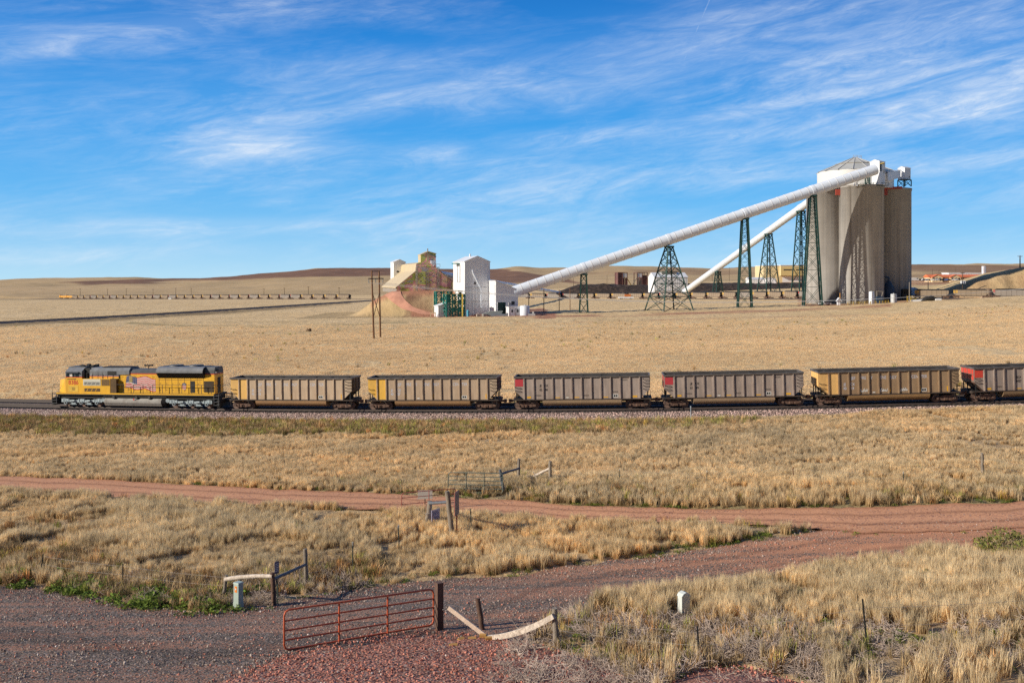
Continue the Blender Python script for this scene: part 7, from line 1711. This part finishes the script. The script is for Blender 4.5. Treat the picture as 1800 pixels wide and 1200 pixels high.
b_ = GD(1668, 838); b_.z = ZC - (487 - HY) / F * 838; root = thing('white_hall', 'long white flat hall roof behind the orange roofed office', 'building', b_); m = MB(); m.bb(0, 28, 0, 14, -2, 3.4); m.build('wall', M_whiteclad, root); m = MB(); m.bb(-.4, 28.4, -.4, 14, 3.4, 3.9); m.build('roof', M_whiteroof, root)
b_ = GD(1602, 463); b_.z = ZC - (516 - HY) / F * 463; root = thing('white_shed', 'white low shed in the shade beside the right silo', 'shed', b_, 0.1); gable_block(root, -1, 4.7, 0, 6, 1.4, 1.3, M_whiteclad, M_whiteroof, axis='y')
b_ = GD(1634, 452); b_.z = ZC - (515 - HY) / F * 452; root = thing('white_shed', 'long low white roof just behind the far wagons right of the silos', 'shed', b_); gable_block(root, 0, 7.9, 0, 4, 0.5, 0.4, M_whiteclad, M_whiteroof, axis='x')
# parked cars
def car_proto(c, van=False):
    m = MB(); h = 2.6 if van else 1.5
    if van: m.prism([(-3.2, -1, .4), (3.0, -1, .4), (3.2, -1, 1.4), (2.4, -1, 2.5), (-3.2, -1, 2.6)], (0, 2, 0), 0)
    else: m.prism([(-2.3, -.9, .35), (2.3, -.9, .35), (2.3, -.9, .85), (1.3, -.9, 1.0), (.7, -.9, 1.5), (-1.1, -.9, 1.5), (-1.9, -.9, 1.0), (-2.3, -.9, .95)], (0, 1.8, 0), 0)
    m.bb(-1.1 if not van else 1.2, 0.7 if not van else 2.6, -.93, -.905, 1.02 if not van else 1.6, 1.4 if not van else 2.3, 1) if not van else m.bb(1.3, 2.5, -1.02, -1.005, 1.5, 2.2, 1)
    for x in (-1.45, 1.45): m.cyl((x, -.92, .33), (x, .92, .33), .34, .34, 12, 2)
    return m.build('parked_car', [c, M_glassd, M_black])
CARC = {'white': M_whitecar, 'dark': paint('dark_car_paint', (0.03, 0.035, 0.05), 0.35), 'blue': paint('blue_car_paint', (0.05, 0.12, 0.32), 0.35), 'silver': paint('silver_car_paint', (0.40, 0.42, 0.44), 0.35), 'red': paint('red_car_paint', (0.30, 0.05, 0.04), 0.35)}
LOT = [('dark', 1617), ('white', 1623), ('silver', 1627), ('blue', 1631), ('white', 1639), ('silver', 1643.5), ('white', 1650), ('dark', 1655.5), ('blue', 1661), ('blue', 1667), ('white', 1679), ('silver', 1684)]
pr_ = {}
cnt = {}
for c, x in LOT:
    if c not in pr_: o = car_proto(CARC[c]); pr_[c] = o
    else: o = pr_[c].copy(); COL.objects.link(o)
    b = GD(x, 778); b.z = ZC - (493.3 - HY) / F * 778; o.location = b; o.rotation_euler = (0, 0, RNG.uniform(-.5, .5))
    tag(o, '%s car parked in the row before the orange roofed office' % c, 'car', 'cars parked before the orange roofed office')
o = car_proto(M_whitecar, True); o.name = 'parked_van'; b = GD(1607.5, 770); b.z = ZC - (493.5 - HY) / F * 770; o.location = b; tag(o, 'big white van at the left end of the row of parked cars', 'van')
# flagpole-like lot lamp and small poles
def pole(label, x, D, y_top, y_bot=None, r=0.16, mat=None, arm=0.0, box=False, lean=0.0):
    b = GD(x, D)
    if y_bot is not None: b.z = ZC - (y_bot - HY) / F * D
    h = ZC - (y_top - HY) / F * D - b.z; root = thing('utility_pole', label, 'pole', b, 0.25)
    m = MB(); m.tube([(0, 0, -1), (lean, 0, h)], [r, r * .72], 8); m.build('pole', mat or M_poledark, root)
    if arm: m = MB(); m.bar((-arm, 0, h - .5), (arm, 0, h - .5), 0.2); [m.cyl((q, 0, h - .4), (q, 0, h - .05), .09, .07, 6) for q in (-arm * .9, 0, arm * .9)]; m.build('crossarm', M_poledark, root)
    if box: m = MB(); [m.cyl((q, -.4, h * .48), (q, -.4, h * .48 + 1.3), .42, .42, 12) for q in (-.95, 0, .95)]; m.build('transformer', M_whiteroof, root)
    return root
pole('dark pole with crossarm on the spoil bank at the right edge', 1793, 500, 449, None, 0.32, None, 1.4)
pole('brown pole with three white transformers behind the far wagons', 1692, 452, 478, 517, 0.2, None, 1.0, True)
pole('pale pole beside the right silo in front of the first far wagon', 1598.5, 431, 496, None, 0.2, M_conc)
pole('pale pole behind the first far wagon right of the silos', 1631.5, 453, 494, 517, 0.2, M_conc)
for x, yt, yb, lab in ((1639, 473, 494, 'thin pole left of the orange roofed office'), (1650.5, 474, 493, 'thin pole behind the left gable of the orange roofed office'), (1680, 472, 490, 'thin pole behind the middle of the long white hall')): pole(lab, x, 860, yt, yb, 0.16)
for x, D, yt, lab in ((929.5, 424, 514, 'short brown pole right of the white plastic tank'), (956, 432, 507, 'brown pole under the low part of the long tube'), (983, 440, 509, 'brown pole left of the shortest green tower'), (1002, 450, 506, 'brown pole next to the shortest green tower on its left side')): pole(lab, x, D, yt, None, 0.2, M_poletimber)
for k, (x, D, yt, yb) in enumerate(((141, 1290, 507, 521), (189, 1300, 508, 521), (222, 1310, 507, 521), (269, 1250, 508, 521), (309, 1200, 506, 520), (336, 1180, 506, 520), (464, 1050, 507, 520), (500, 1000, 506, 520), (542, 980, 503.5, 520), (596, 930, 505, 520))):
    pole(['leftmost thin pole behind the far train', 'thin pole second from left behind the far train', 'thin pole third from left behind the far train', 'thin pole fourth from left behind the far train', 'thin pole left of a close pair behind the far train', 'thin pole right of a close pair behind the far train', 'thin pole left of the tallest far pole', 'thin pole just left of the tallest far pole', 'tallest thin pole behind the far train', 'thin pole behind the far train beside the mound'][k], x, D, yt, yb, 0.26, None, 1.1)
for k, (x, yt, yb) in enumerate(((1067, 483, 500), (1008, 488, 501), (1282, 470, 494), (1252, 474, 494))): pole(['thin pole on the hill left of the crusher boxes', 'thin pole on the hill above the shortest green tower', 'thin pole on the hill above the second white tube', 'thin pole on the hill right above the small far tower'][k], x, 1010, yt, yb, 0.2)
# ---- H frame and its wires
bA = GD(657.3, 254); bB = GD(668.8, 258)
root = thing('h_frame_pole', 'tall brown twin pole with crossarm and X brace in the dry field', 'power pole', bA)
tA = P(653.3, 476, 254) - bA; tB = P(666.3, 476, 258) - bA; fB = bB - bA
m = MB(); m.tube([(0, 0, -1), tuple(tA)], [0.27, 0.2], 10); m.build('pole', M_poletimber, root); m = MB(); m.tube([tuple(fB - Vector((0, 0, 1))), tuple(tB)], [0.27, 0.2], 10); m.build('pole', M_poletimber, root)
def on(a, b, f): return a.lerp(b, f)
Z0 = Vector((0, 0, 0)); fa = 0.885; cA = on(Z0, tA, fa); cB = on(fB, tB, fa); d = (cB - cA)
m = MB(); m.bar(cA - d * 0.45, cB + d * 0.55, 0.28, 0.28); m.build('crossarm', M_poledark, root)
m = MB(); m.bar(tA - Vector((0, 0, .15)), tB - Vector((0, 0, .15)), 0.16); m.build('top_tie', M_poledark, root)
m = MB(); m.bar(on(Z0, tA, .68), on(fB, tB, .30), 0.14); m.build('cross_brace', M_poledark, root); m = MB(); m.bar(on(fB, tB, .68), on(Z0, tA, .30), 0.14); m.build('cross_brace', M_poledark, root)
ends = [cA - d * 0.42, on(cA, cB, .5), cB + d * 0.52]
for e in ends: m = MB(); m.cyl(tuple(e - Vector((0, 0, 1.1))), tuple(e - Vector((0, 0, .15))), .11, .09, 8); m.build('insulator', M_insul, root)
M_cable = paint('bright_aluminium_cable', (0.62, 0.62, 0.62), 0.4, 0.3)
for k, e in enumerate(ends):
    a = bA + e - Vector((0, 0, 1.1)); b = P(2240 + 25 * k, 452 - 3 * k, 235 - 2 * k); m = MB(); sg = (7.8, 7.95, 8.1)[k]
    m.tube([a.lerp(b, q / 40) - Vector((0, 0, sg * 4 * (q / 40) * (1 - q / 40))) for q in range(41)], 0.035, 5, 0, True, True)
    o = m.build('power_cable', M_cable); tag(o, ['left cable of three running right from the twin pole crossarm', 'middle cable of three running right from the twin pole crossarm', 'right cable of three running right from the twin pole crossarm'][k], 'cable', 'power cables from the twin pole')
# dark thorn clump in the field
bush('tumbleweed', 'dark brown bush alone in the field left of the twin pole', 'bush', 543, 583, 9, 7, 260, 0.22, LB, 6, 12)
# ---- haul ramp on the mound
def ramp():
    V = []; ts = np.linspace(0, 1, 60); left = [(671, 512.2), (676, 519), (688, 530), (706, 543), (738, 552), (765, 556.0)]; right = [(704, 512.2), (706, 519), (714, 530), (728, 541), (752, 548.5), (782, 552.0)]
    def ev(pl, t): k = np.linspace(0, 1, len(pl)); return np.interp(t, k, [p[0] for p in pl]), np.interp(t, k, [p[1] for p in pl])
    xl, yl = ev(left, ts); xr, yr = ev(right, ts)
    for f in np.linspace(0, 1, 9):
        X, D = hit(xl * (1 - f) + xr * f, yl * (1 - f) + yr * f, 330, 520); V.append(np.c_[X, D, zt(X, D) + 0.18])
    V = np.stack(V, 0); idx = np.arange(9 * 60).reshape(9, 60); FQ = np.stack([idx[:-1, :-1], idx[:-1, 1:], idx[1:, 1:], idx[1:, :-1]], -1).reshape(-1, 4)[:, ::-1]
    tag(np_mesh('haul_ramp_road', V.reshape(-1, 3), FQ, M_ramp), kind='structure')
M_ramp = paint('haul_red_earth', (0.66, 0.33, 0.225), 0.95, 0, 0.16, 0.25, (0.45, 0.21, 0.15), 0.6)
ramp()
# ---- the far coal train
M_floco = paint('far_loco_yellow', (0.66, 0.33, 0.05), 0.6, 0, 0.2, 0.5); M_fy = paint('far_yellow_end', (0.56, 0.34, 0.08), 0.7); M_ft = paint('far_tan_body', (0.30, 0.23, 0.165), 0.7, 0, 0.1, 0.4, corr=0.0); M_fg = paint('far_grey_body', (0.29, 0.25, 0.22), 0.7, 0, 0.1, 0.4); M_fr = paint('far_red_end', (0.55, 0.06, 0.05), 0.6)
def far_wagon(body, end, label):
    root = thing('far_coal_wagon', label, 'coal wagon', (0, 0, 0), 0, 'coal wagons of the long far train')
    m = MB()
    for sg in (-1, 1): m.prism([(x, sg * 1.5, z) for x, z in ((-7.2, 2.2), (-6.1, 1.1), (6.1, 1.1), (7.2, 2.2), (7.2, 3.55), (-7.2, 3.55))], (0, -sg * 0.1, 0), 0)
    m.bb(-7.2, -7.1, -1.4, 1.4, 2.2, 3.5, 1); m.bb(7.1, 7.2, -1.4, 1.4, 2.2, 3.5, 1); m.bb(-7.2, 7.2, -.3, .3, .9, 1.3, 1); m.bb(-6.9, -6.2, -1.3, 1.3, 1.1, 2.3, 1); m.bb(6.2, 6.9, -1.3, 1.3, 1.1, 2.3, 1); m.bb(-4.2, 4.2, -1.2, 1.2, .5, 1.1)  # end walls black: the dark gaps between wagons are painted in
    for x in RIBX[::2]: m.bb(x - .07, x + .07, -1.6, -1.502, 1.1, 3.6)
    m.build('body', [body, M_black], root)
    m = MB(); m.bb(-7.2, -5.4 if end is M_fy else -6.4, -1.53, -1.505, 2.2 if end is M_fy else 2.6, 3.53); m.build('painted_end', end, root)
    m = MB(); m.prism([(-7.0, -1.35, 3.3), (7.0, -1.35, 3.3), (6.0, -.7, 4.1), (-6.0, -.7, 4.1)], (0, 0.01, 0)); V = [(-7, -1.38, 3.4), (7, -1.38, 3.4), (7, 1.38, 3.4), (-7, 1.38, 3.4), (-5.8, -.5, 4.15), (5.8, -.5, 4.15), (5.8, .5, 4.15), (-5.8, .5, 4.15)]
    m = MB(); m.add(V, [(0, 1, 5, 4), (1, 2, 6, 5), (2, 3, 7, 6), (3, 0, 4, 7), (4, 5, 6, 7)]); m.build('coal_load', M_coal, root)
    for x in (-6.0, 6.0):
        m = MB(); m.bb(x - 1.1, x + 1.1, -1.05, 1.05, .35, .8); [m.cyl((x + q, -1, .45), (x + q, 1, .45), .46, .46, 10) for q in (-.9, .9)]; m.bb(x - 1.5 if x > 0 else x - 2.0, x + 2.0 if x > 0 else x + 1.5, -1.3, 1.3, .85, 1.1); m.build('truck', M_truck, root)
    return root
fseg = np.r_[0, np.cumsum(np.linalg.norm(np.diff(FTD, axis=0), axis=1))]
def ft_pose(s):
    p = [float(np.interp(s, fseg, FTD[:, k])) for k in range(3)]; q = [float(np.interp(s + 4, fseg, FTD[:, k])) for k in range(3)]; return Vector(p), math.atan2(q[1] - p[1], q[0] - p[0])
protos = [far_wagon(M_ft, M_fy, 'tan wagon with yellow end in the long far train'), far_wagon(M_fg, M_fr, 'grey wagon with red end in the long far train')]
used = [False, False]; fpx = CX + F * FTD[:, 0] / FTD[:, 1]
s0 = float(np.interp(133, fpx, fseg)); rr = random.Random(9); k = 0
while True:
    s = s0 + 16.3 * k; k += 1
    if s > fseg[-1] - 25: break
    p, h = ft_pose(s); x = CX + F * p.x / p.y
    if 628 < x < 880 or 1450 < x < 1592 or x > 1850: continue
    ty = 0 if rr.random() < (0.62 if x < 1380 else 0.5) else 1
    o = protos[ty] if not used[ty] else copy_tree(protos[ty]); used[ty] = True
    o.location = p; o.rotation_euler = (0, 0, h)
for i, x in enumerate((112, 123)):
    s = float(np.interp(x, fpx, fseg)); p, h = ft_pose(s); root = thing('far_locomotive', ['leading yellow locomotive at the left end of the far train', 'second yellow locomotive coupled behind the leader of the far train'][i], 'locomotive', p, h)
    m = MB(); m.bb(-10, 10.4, -1.4, 1.4, 1.3, 1.8); m.bb(-8.8, -6.4, -1.45, 1.45, 1.8, 4.2); m.bb(-10, -8.8, -1.2, 1.2, 1.8, 3.3); m.bb(-6.4, 10.2, -1.1, 1.1, 1.8, 3.8); m.build('body', M_floco, root)
    m = MB(); m.bb(-8.8, -6.4, -1.4, 1.4, 4.2, 4.7); m.bb(-6.4, 10.2, -1.0, 1.0, 3.8, 4.5); m.build('roof', GRD, root)
    for q in (-6.8, 6.8): m = MB(); m.bb(q - 2.6, q + 2.6, -1.1, 1.1, 0.3, 1.2); m.build('bogie', M_black, root)
# orange loader and its white trailer beside the far train
b_ = GD(1100, 660); b_.z = ZC - (526 - HY) / F * 660; root = thing('flatbed_trailer', 'white low trailer beside the far train carrying the orange loader', 'trailer', b_); m = MB(); m.bb(-5, 5.2, -1.2, 1.2, .7, 1.7); m.build('bed', M_whiteroof, root); [MB().cyl((x, -1.2, .45), (x, 1.2, .45), .45, .45, 10).build('wheel', M_black, root) for x in (-3.6, -2.4, 3.2)]
root = thing('orange_loader', 'small orange loader on the white trailer by the far train', 'loader', b_ + Vector((0.8, 0, 1.7))); m = MB(); m.bb(-1.6, 2.6, -1, 1, 0.2, 1.8); m.build('body', paint('loader_orange', (0.62, 0.20, 0.06), 0.6), root); m = MB(); m.bb(-.4, 1.2, -.8, .8, 1.8, 3.0); m.build('cab', M_glassd, root); m = MB(); m.bar((-1.6, 0, 1.4), (-3.0, 0, 2.8), .35); m.bar((2.6, 0, 1), (3.8, 0, .4), .35); m.build('arm', M_greysteel, root)
b_ = GD(299, 1000); b_.z = ZC - (526.5 - HY) / F * 1000; root = thing('white_hut', 'tiny white hut by the far train on the left plain', 'hut', b_); m = MB(); m.bb(-1.6, 1.6, -1, 1, -.5, 2.1); m.build('wall', M_whiteroof, root); m = MB(); m.bb(-1.8, 1.8, -1.2, 1.2, 2.1, 2.3); m.build('roof', M_trim, root)
# ------------------------------------------------------------------ sky, sun, camera
SUN_AZ = math.radians(21.0)   # light travels towards +X turned this much to +Y
SUN_EL = math.radians(24.5)
L_dir = Vector((math.cos(SUN_EL) * math.cos(SUN_AZ), math.cos(SUN_EL) * math.sin(SUN_AZ), -math.sin(SUN_EL)))
CIRRUS = []
for x_, y_, w_x, w_y, tl, am in ((430, 250, 110, 38, 0.10, 1.1), (560, 268, 150, 20, -0.06, .6), (150, 78, 210, 26, 0.20, .5), (330, 40, 170, 18, 0.15, .6), (1250, 55, 330, 42, 0.16, .45), (820, 165, 220, 30, 0.05, .6), (700, 110, 160, 18, 0.1, .5),
        (1320, 192, 120, 14, 0.16, .85), (1650, 95, 240, 70, 0.10, .6), (1620, 212, 220, 18, 0.05, .8), (240, 402, 330, 14, 0.03, .8), (140, 448, 260, 14, 0.05, .7), (765, 275, 60, 12, 0.1, .7),
        (1150, 315, 320, 26, 0.05, .45), (520, 392, 170, 8, 0.0, .5), (1660, 285, 220, 24, 0.05, .55), (60, 90, 140, 16, 0.25, .5), (1000, 240, 200, 14, 0.08, .5), (490, 355, 40, 8, 0.1, .6), (1750, 160, 140, 30, .1, .5), (900, 400, 300, 30, .0, .25), (1750, 340, 200, 30, 0, .3), (480, 170, 380, 55, 0.06, .32), (260, 300, 340, 50, 0.0, .30), (1100, 130, 380, 50, 0.1, .32)):
    a_ = math.atan((x_ - CX) / F); CIRRUS.append((a_, math.atan((HY - y_) / F * math.cos(a_)), w_x / F, w_y / F, tl, am))
def build_world():
    w = bpy.data.worlds.new('World'); sc.world = w; w.use_nodes = True
    t = NT(w.node_tree); bg = w.node_tree.nodes['Background']
    sky = t.new('ShaderNodeTexSky', sky_type='NISHITA'); sky.sun_disc = False
    sky.sun_elevation = SUN_EL
    to_sun = -L_dir; sky.sun_rotation = math.atan2(to_sun.x, to_sun.y)
    sky.altitude = 1400; sky.air_density = 1.0; sky.dust_density = 0.3; sky.ozone_density = 3.0
    d = t.new('ShaderNodeTexCoord').outputs['Generated']
    sp = t.new('ShaderNodeSeparateXYZ'); t.l.new(d, sp.inputs[0])
    az = t.math('ARCTAN2', sp.outputs[0], sp.outputs[1]); el = t.math('ARCSINE', sp.outputs[2])
    # base gradient by elevation
    e = t.math('MULTIPLY', el, 1 / 0.5)
    grad = t.ramp(e, [(0.0, (0.45, 0.76, 0.98)), (0.06, (0.28, 0.63, 0.965)), (0.16, (0.105, 0.48, 0.94)), (0.30, (0.036, 0.365, 0.88)), (0.45, (0.014, 0.265, 0.77)), (0.57, (0.008, 0.19, 0.63)), (1.0, (0.006, 0.10, 0.38))])
    tint = t.mix(0.90, t.mix(1.0, sky.outputs[0], (0.10, 0.10, 0.10), 'MULTIPLY'), grad)
    def vec(sa, se, sh, oz):
        c = t.new('ShaderNodeCombineXYZ'); t.l.new(t.math('MULTIPLY', az, sa), c.inputs[0])
        t.l.new(t.math('ADD', t.math('MULTIPLY', el, se), t.math('MULTIPLY', az, sh)), c.inputs[1]); c.inputs[2].default_value = oz
        return c.outputs[0]
    n1 = t.noise(vec(7.0, 34.0, -4.5, 1.3), 1.0, 10, 0.66, 0.8)
    n2 = t.noise(vec(24.0, 120.0, -20.0, 4.1), 1.0, 8, 0.70, 1.0)
    n3 = t.noise(vec(2.6, 11.0, -1.4, 7.7), 1.0, 6, 0.58, 0.5)
    # cirrus: soft fields of cloud at fixed directions, torn up by the noises
    field = None
    for (ca, ce, wa, we, tilt, amp) in CIRRUS:
        da = t.math('SUBTRACT', az, ca); de = t.math('SUBTRACT', t.math('SUBTRACT', el, ce), t.math('MULTIPLY', da, tilt))
        q = t.math('ADD', t.math('POWER', t.math('DIVIDE', da, wa), 2.0), t.math('POWER', t.math('DIVIDE', de, we), 2.0))
        g = t.math('MULTIPLY', t.math('EXPONENT', t.math('MULTIPLY', q, -1.0)), amp)
        field = g if field is None else t.math('ADD', field, g)
    wisp = t.math('MULTIPLY', t.math('SUBTRACT', n2, 0.30), 2.2, True)
    body = t.math('MULTIPLY', t.math('SUBTRACT', n1, 0.38), 3.2, True)
    gen = t.math('MULTIPLY', t.math('SUBTRACT', n3, 0.36), 2.6, True)
    dens = t.math('ADD', t.math('MULTIPLY', field, 0.72), t.math('MULTIPLY', gen, 0.60))
    c = t.math('MULTIPLY', dens, t.math('ADD', t.math('MULTIPLY', t.math('MULTIPLY', body, wisp), 0.66), t.math('MULTIPLY', body, 0.26)))
    c = t.math('ADD', c, t.math('MULTIPLY', t.math('MULTIPLY', gen, wisp), 0.16))
    c = t.math('MINIMUM', t.math('ADD', c, t.math('MULTIPLY', field, 0.11)), 0.74)
    # short contrails: thin arcs in direction space
    for (a0, e0, a1, e1, wd, st) in ((0.2065, 0.285, 0.175, 0.215, 0.0013, 0.50), (0.1215, 0.122, 0.105, 0.098, 0.0008, 0.18), (0.075, 0.165, 0.082, 0.145, 0.0009, 0.16)):
        A = Vector((math.sin(a0) * math.cos(e0), math.cos(a0) * math.cos(e0), math.sin(e0))); B = Vector((math.sin(a1) * math.cos(e1), math.cos(a1) * math.cos(e1), math.sin(e1)))
        nrm = A.cross(B).normalized(); mid = (A + B).normalized(); half = math.cos(A.angle(B) / 2)
        vd = t.new('ShaderNodeVectorMath', operation='DOT_PRODUCT'); t.l.new(d, vd.inputs[0]); vd.inputs[1].default_value = nrm
        ln = t.math('SUBTRACT', 1.0, t.math('DIVIDE', t.math('ABSOLUTE', vd.outputs['Value']), wd), True)
        vm = t.new('ShaderNodeVectorMath', operation='DOT_PRODUCT'); t.l.new(d, vm.inputs[0]); vm.inputs[1].default_value = mid
        ins = t.math('MULTIPLY', t.math('SUBTRACT', vm.outputs['Value'], half), 6.0 / (1 - half), True)
        br = t.math('MULTIPLY', t.math('SUBTRACT', n2, 0.2), 1.8, True)
        c = t.math('MAXIMUM', c, t.math('MULTIPLY', t.math('MULTIPLY', t.math('MULTIPLY', ln, ins), br), st))
    col = t.mix(c, tint, (0.86, 0.92, 0.99))
    # the sky behind the camera is darkened to cut fill light and deepen shadows
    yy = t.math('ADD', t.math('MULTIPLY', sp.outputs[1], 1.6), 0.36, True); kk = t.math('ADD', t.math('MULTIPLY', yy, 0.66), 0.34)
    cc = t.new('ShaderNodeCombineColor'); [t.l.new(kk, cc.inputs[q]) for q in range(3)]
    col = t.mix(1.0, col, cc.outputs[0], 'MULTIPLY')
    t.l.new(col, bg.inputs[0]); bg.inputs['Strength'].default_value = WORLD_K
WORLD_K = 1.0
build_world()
sl = bpy.data.lights.new('sun', 'SUN'); sl.energy = 5.0; sl.angle = math.radians(0.53); sl.color = (1.0, 0.91, 0.76)
so = bpy.data.objects.new('sun', sl); COL.objects.link(so); so.rotation_euler = L_dir.to_track_quat('-Z', 'Y').to_euler(); so.location = (-60, -40, 90)
cam = bpy.data.cameras.new('camera'); cam.sensor_fit = 'HORIZONTAL'; cam.sensor_width = 36.0; cam.lens = 36.0 * F / 1800.0
cam.shift_y = -(600.0 - HY) / 1800.0; cam.clip_start = 0.5; cam.clip_end = 20000
co_ = bpy.data.objects.new('camera', cam); COL.objects.link(co_); co_.location = (0, 0, ZC); co_.rotation_euler = (PI / 2, 0, 0)
sc.camera = co_
sc.view_settings.view_transform = 'Standard'; sc.view_settings.look = 'None'; sc.view_settings.exposure = 0; sc.view_settings.gamma = 1
sc.render.engine = 'CYCLES'; sc.cycles.use_adaptive_sampling = True; sc.cycles.adaptive_threshold = 0.004; sc.cycles.sample_clamp_indirect = 3.0; sc.cycles.use_denoising = False; sc.cycles.max_bounces = 6; sc.cycles.diffuse_bounces = 3; sc.cycles.transparent_max_bounces = 4
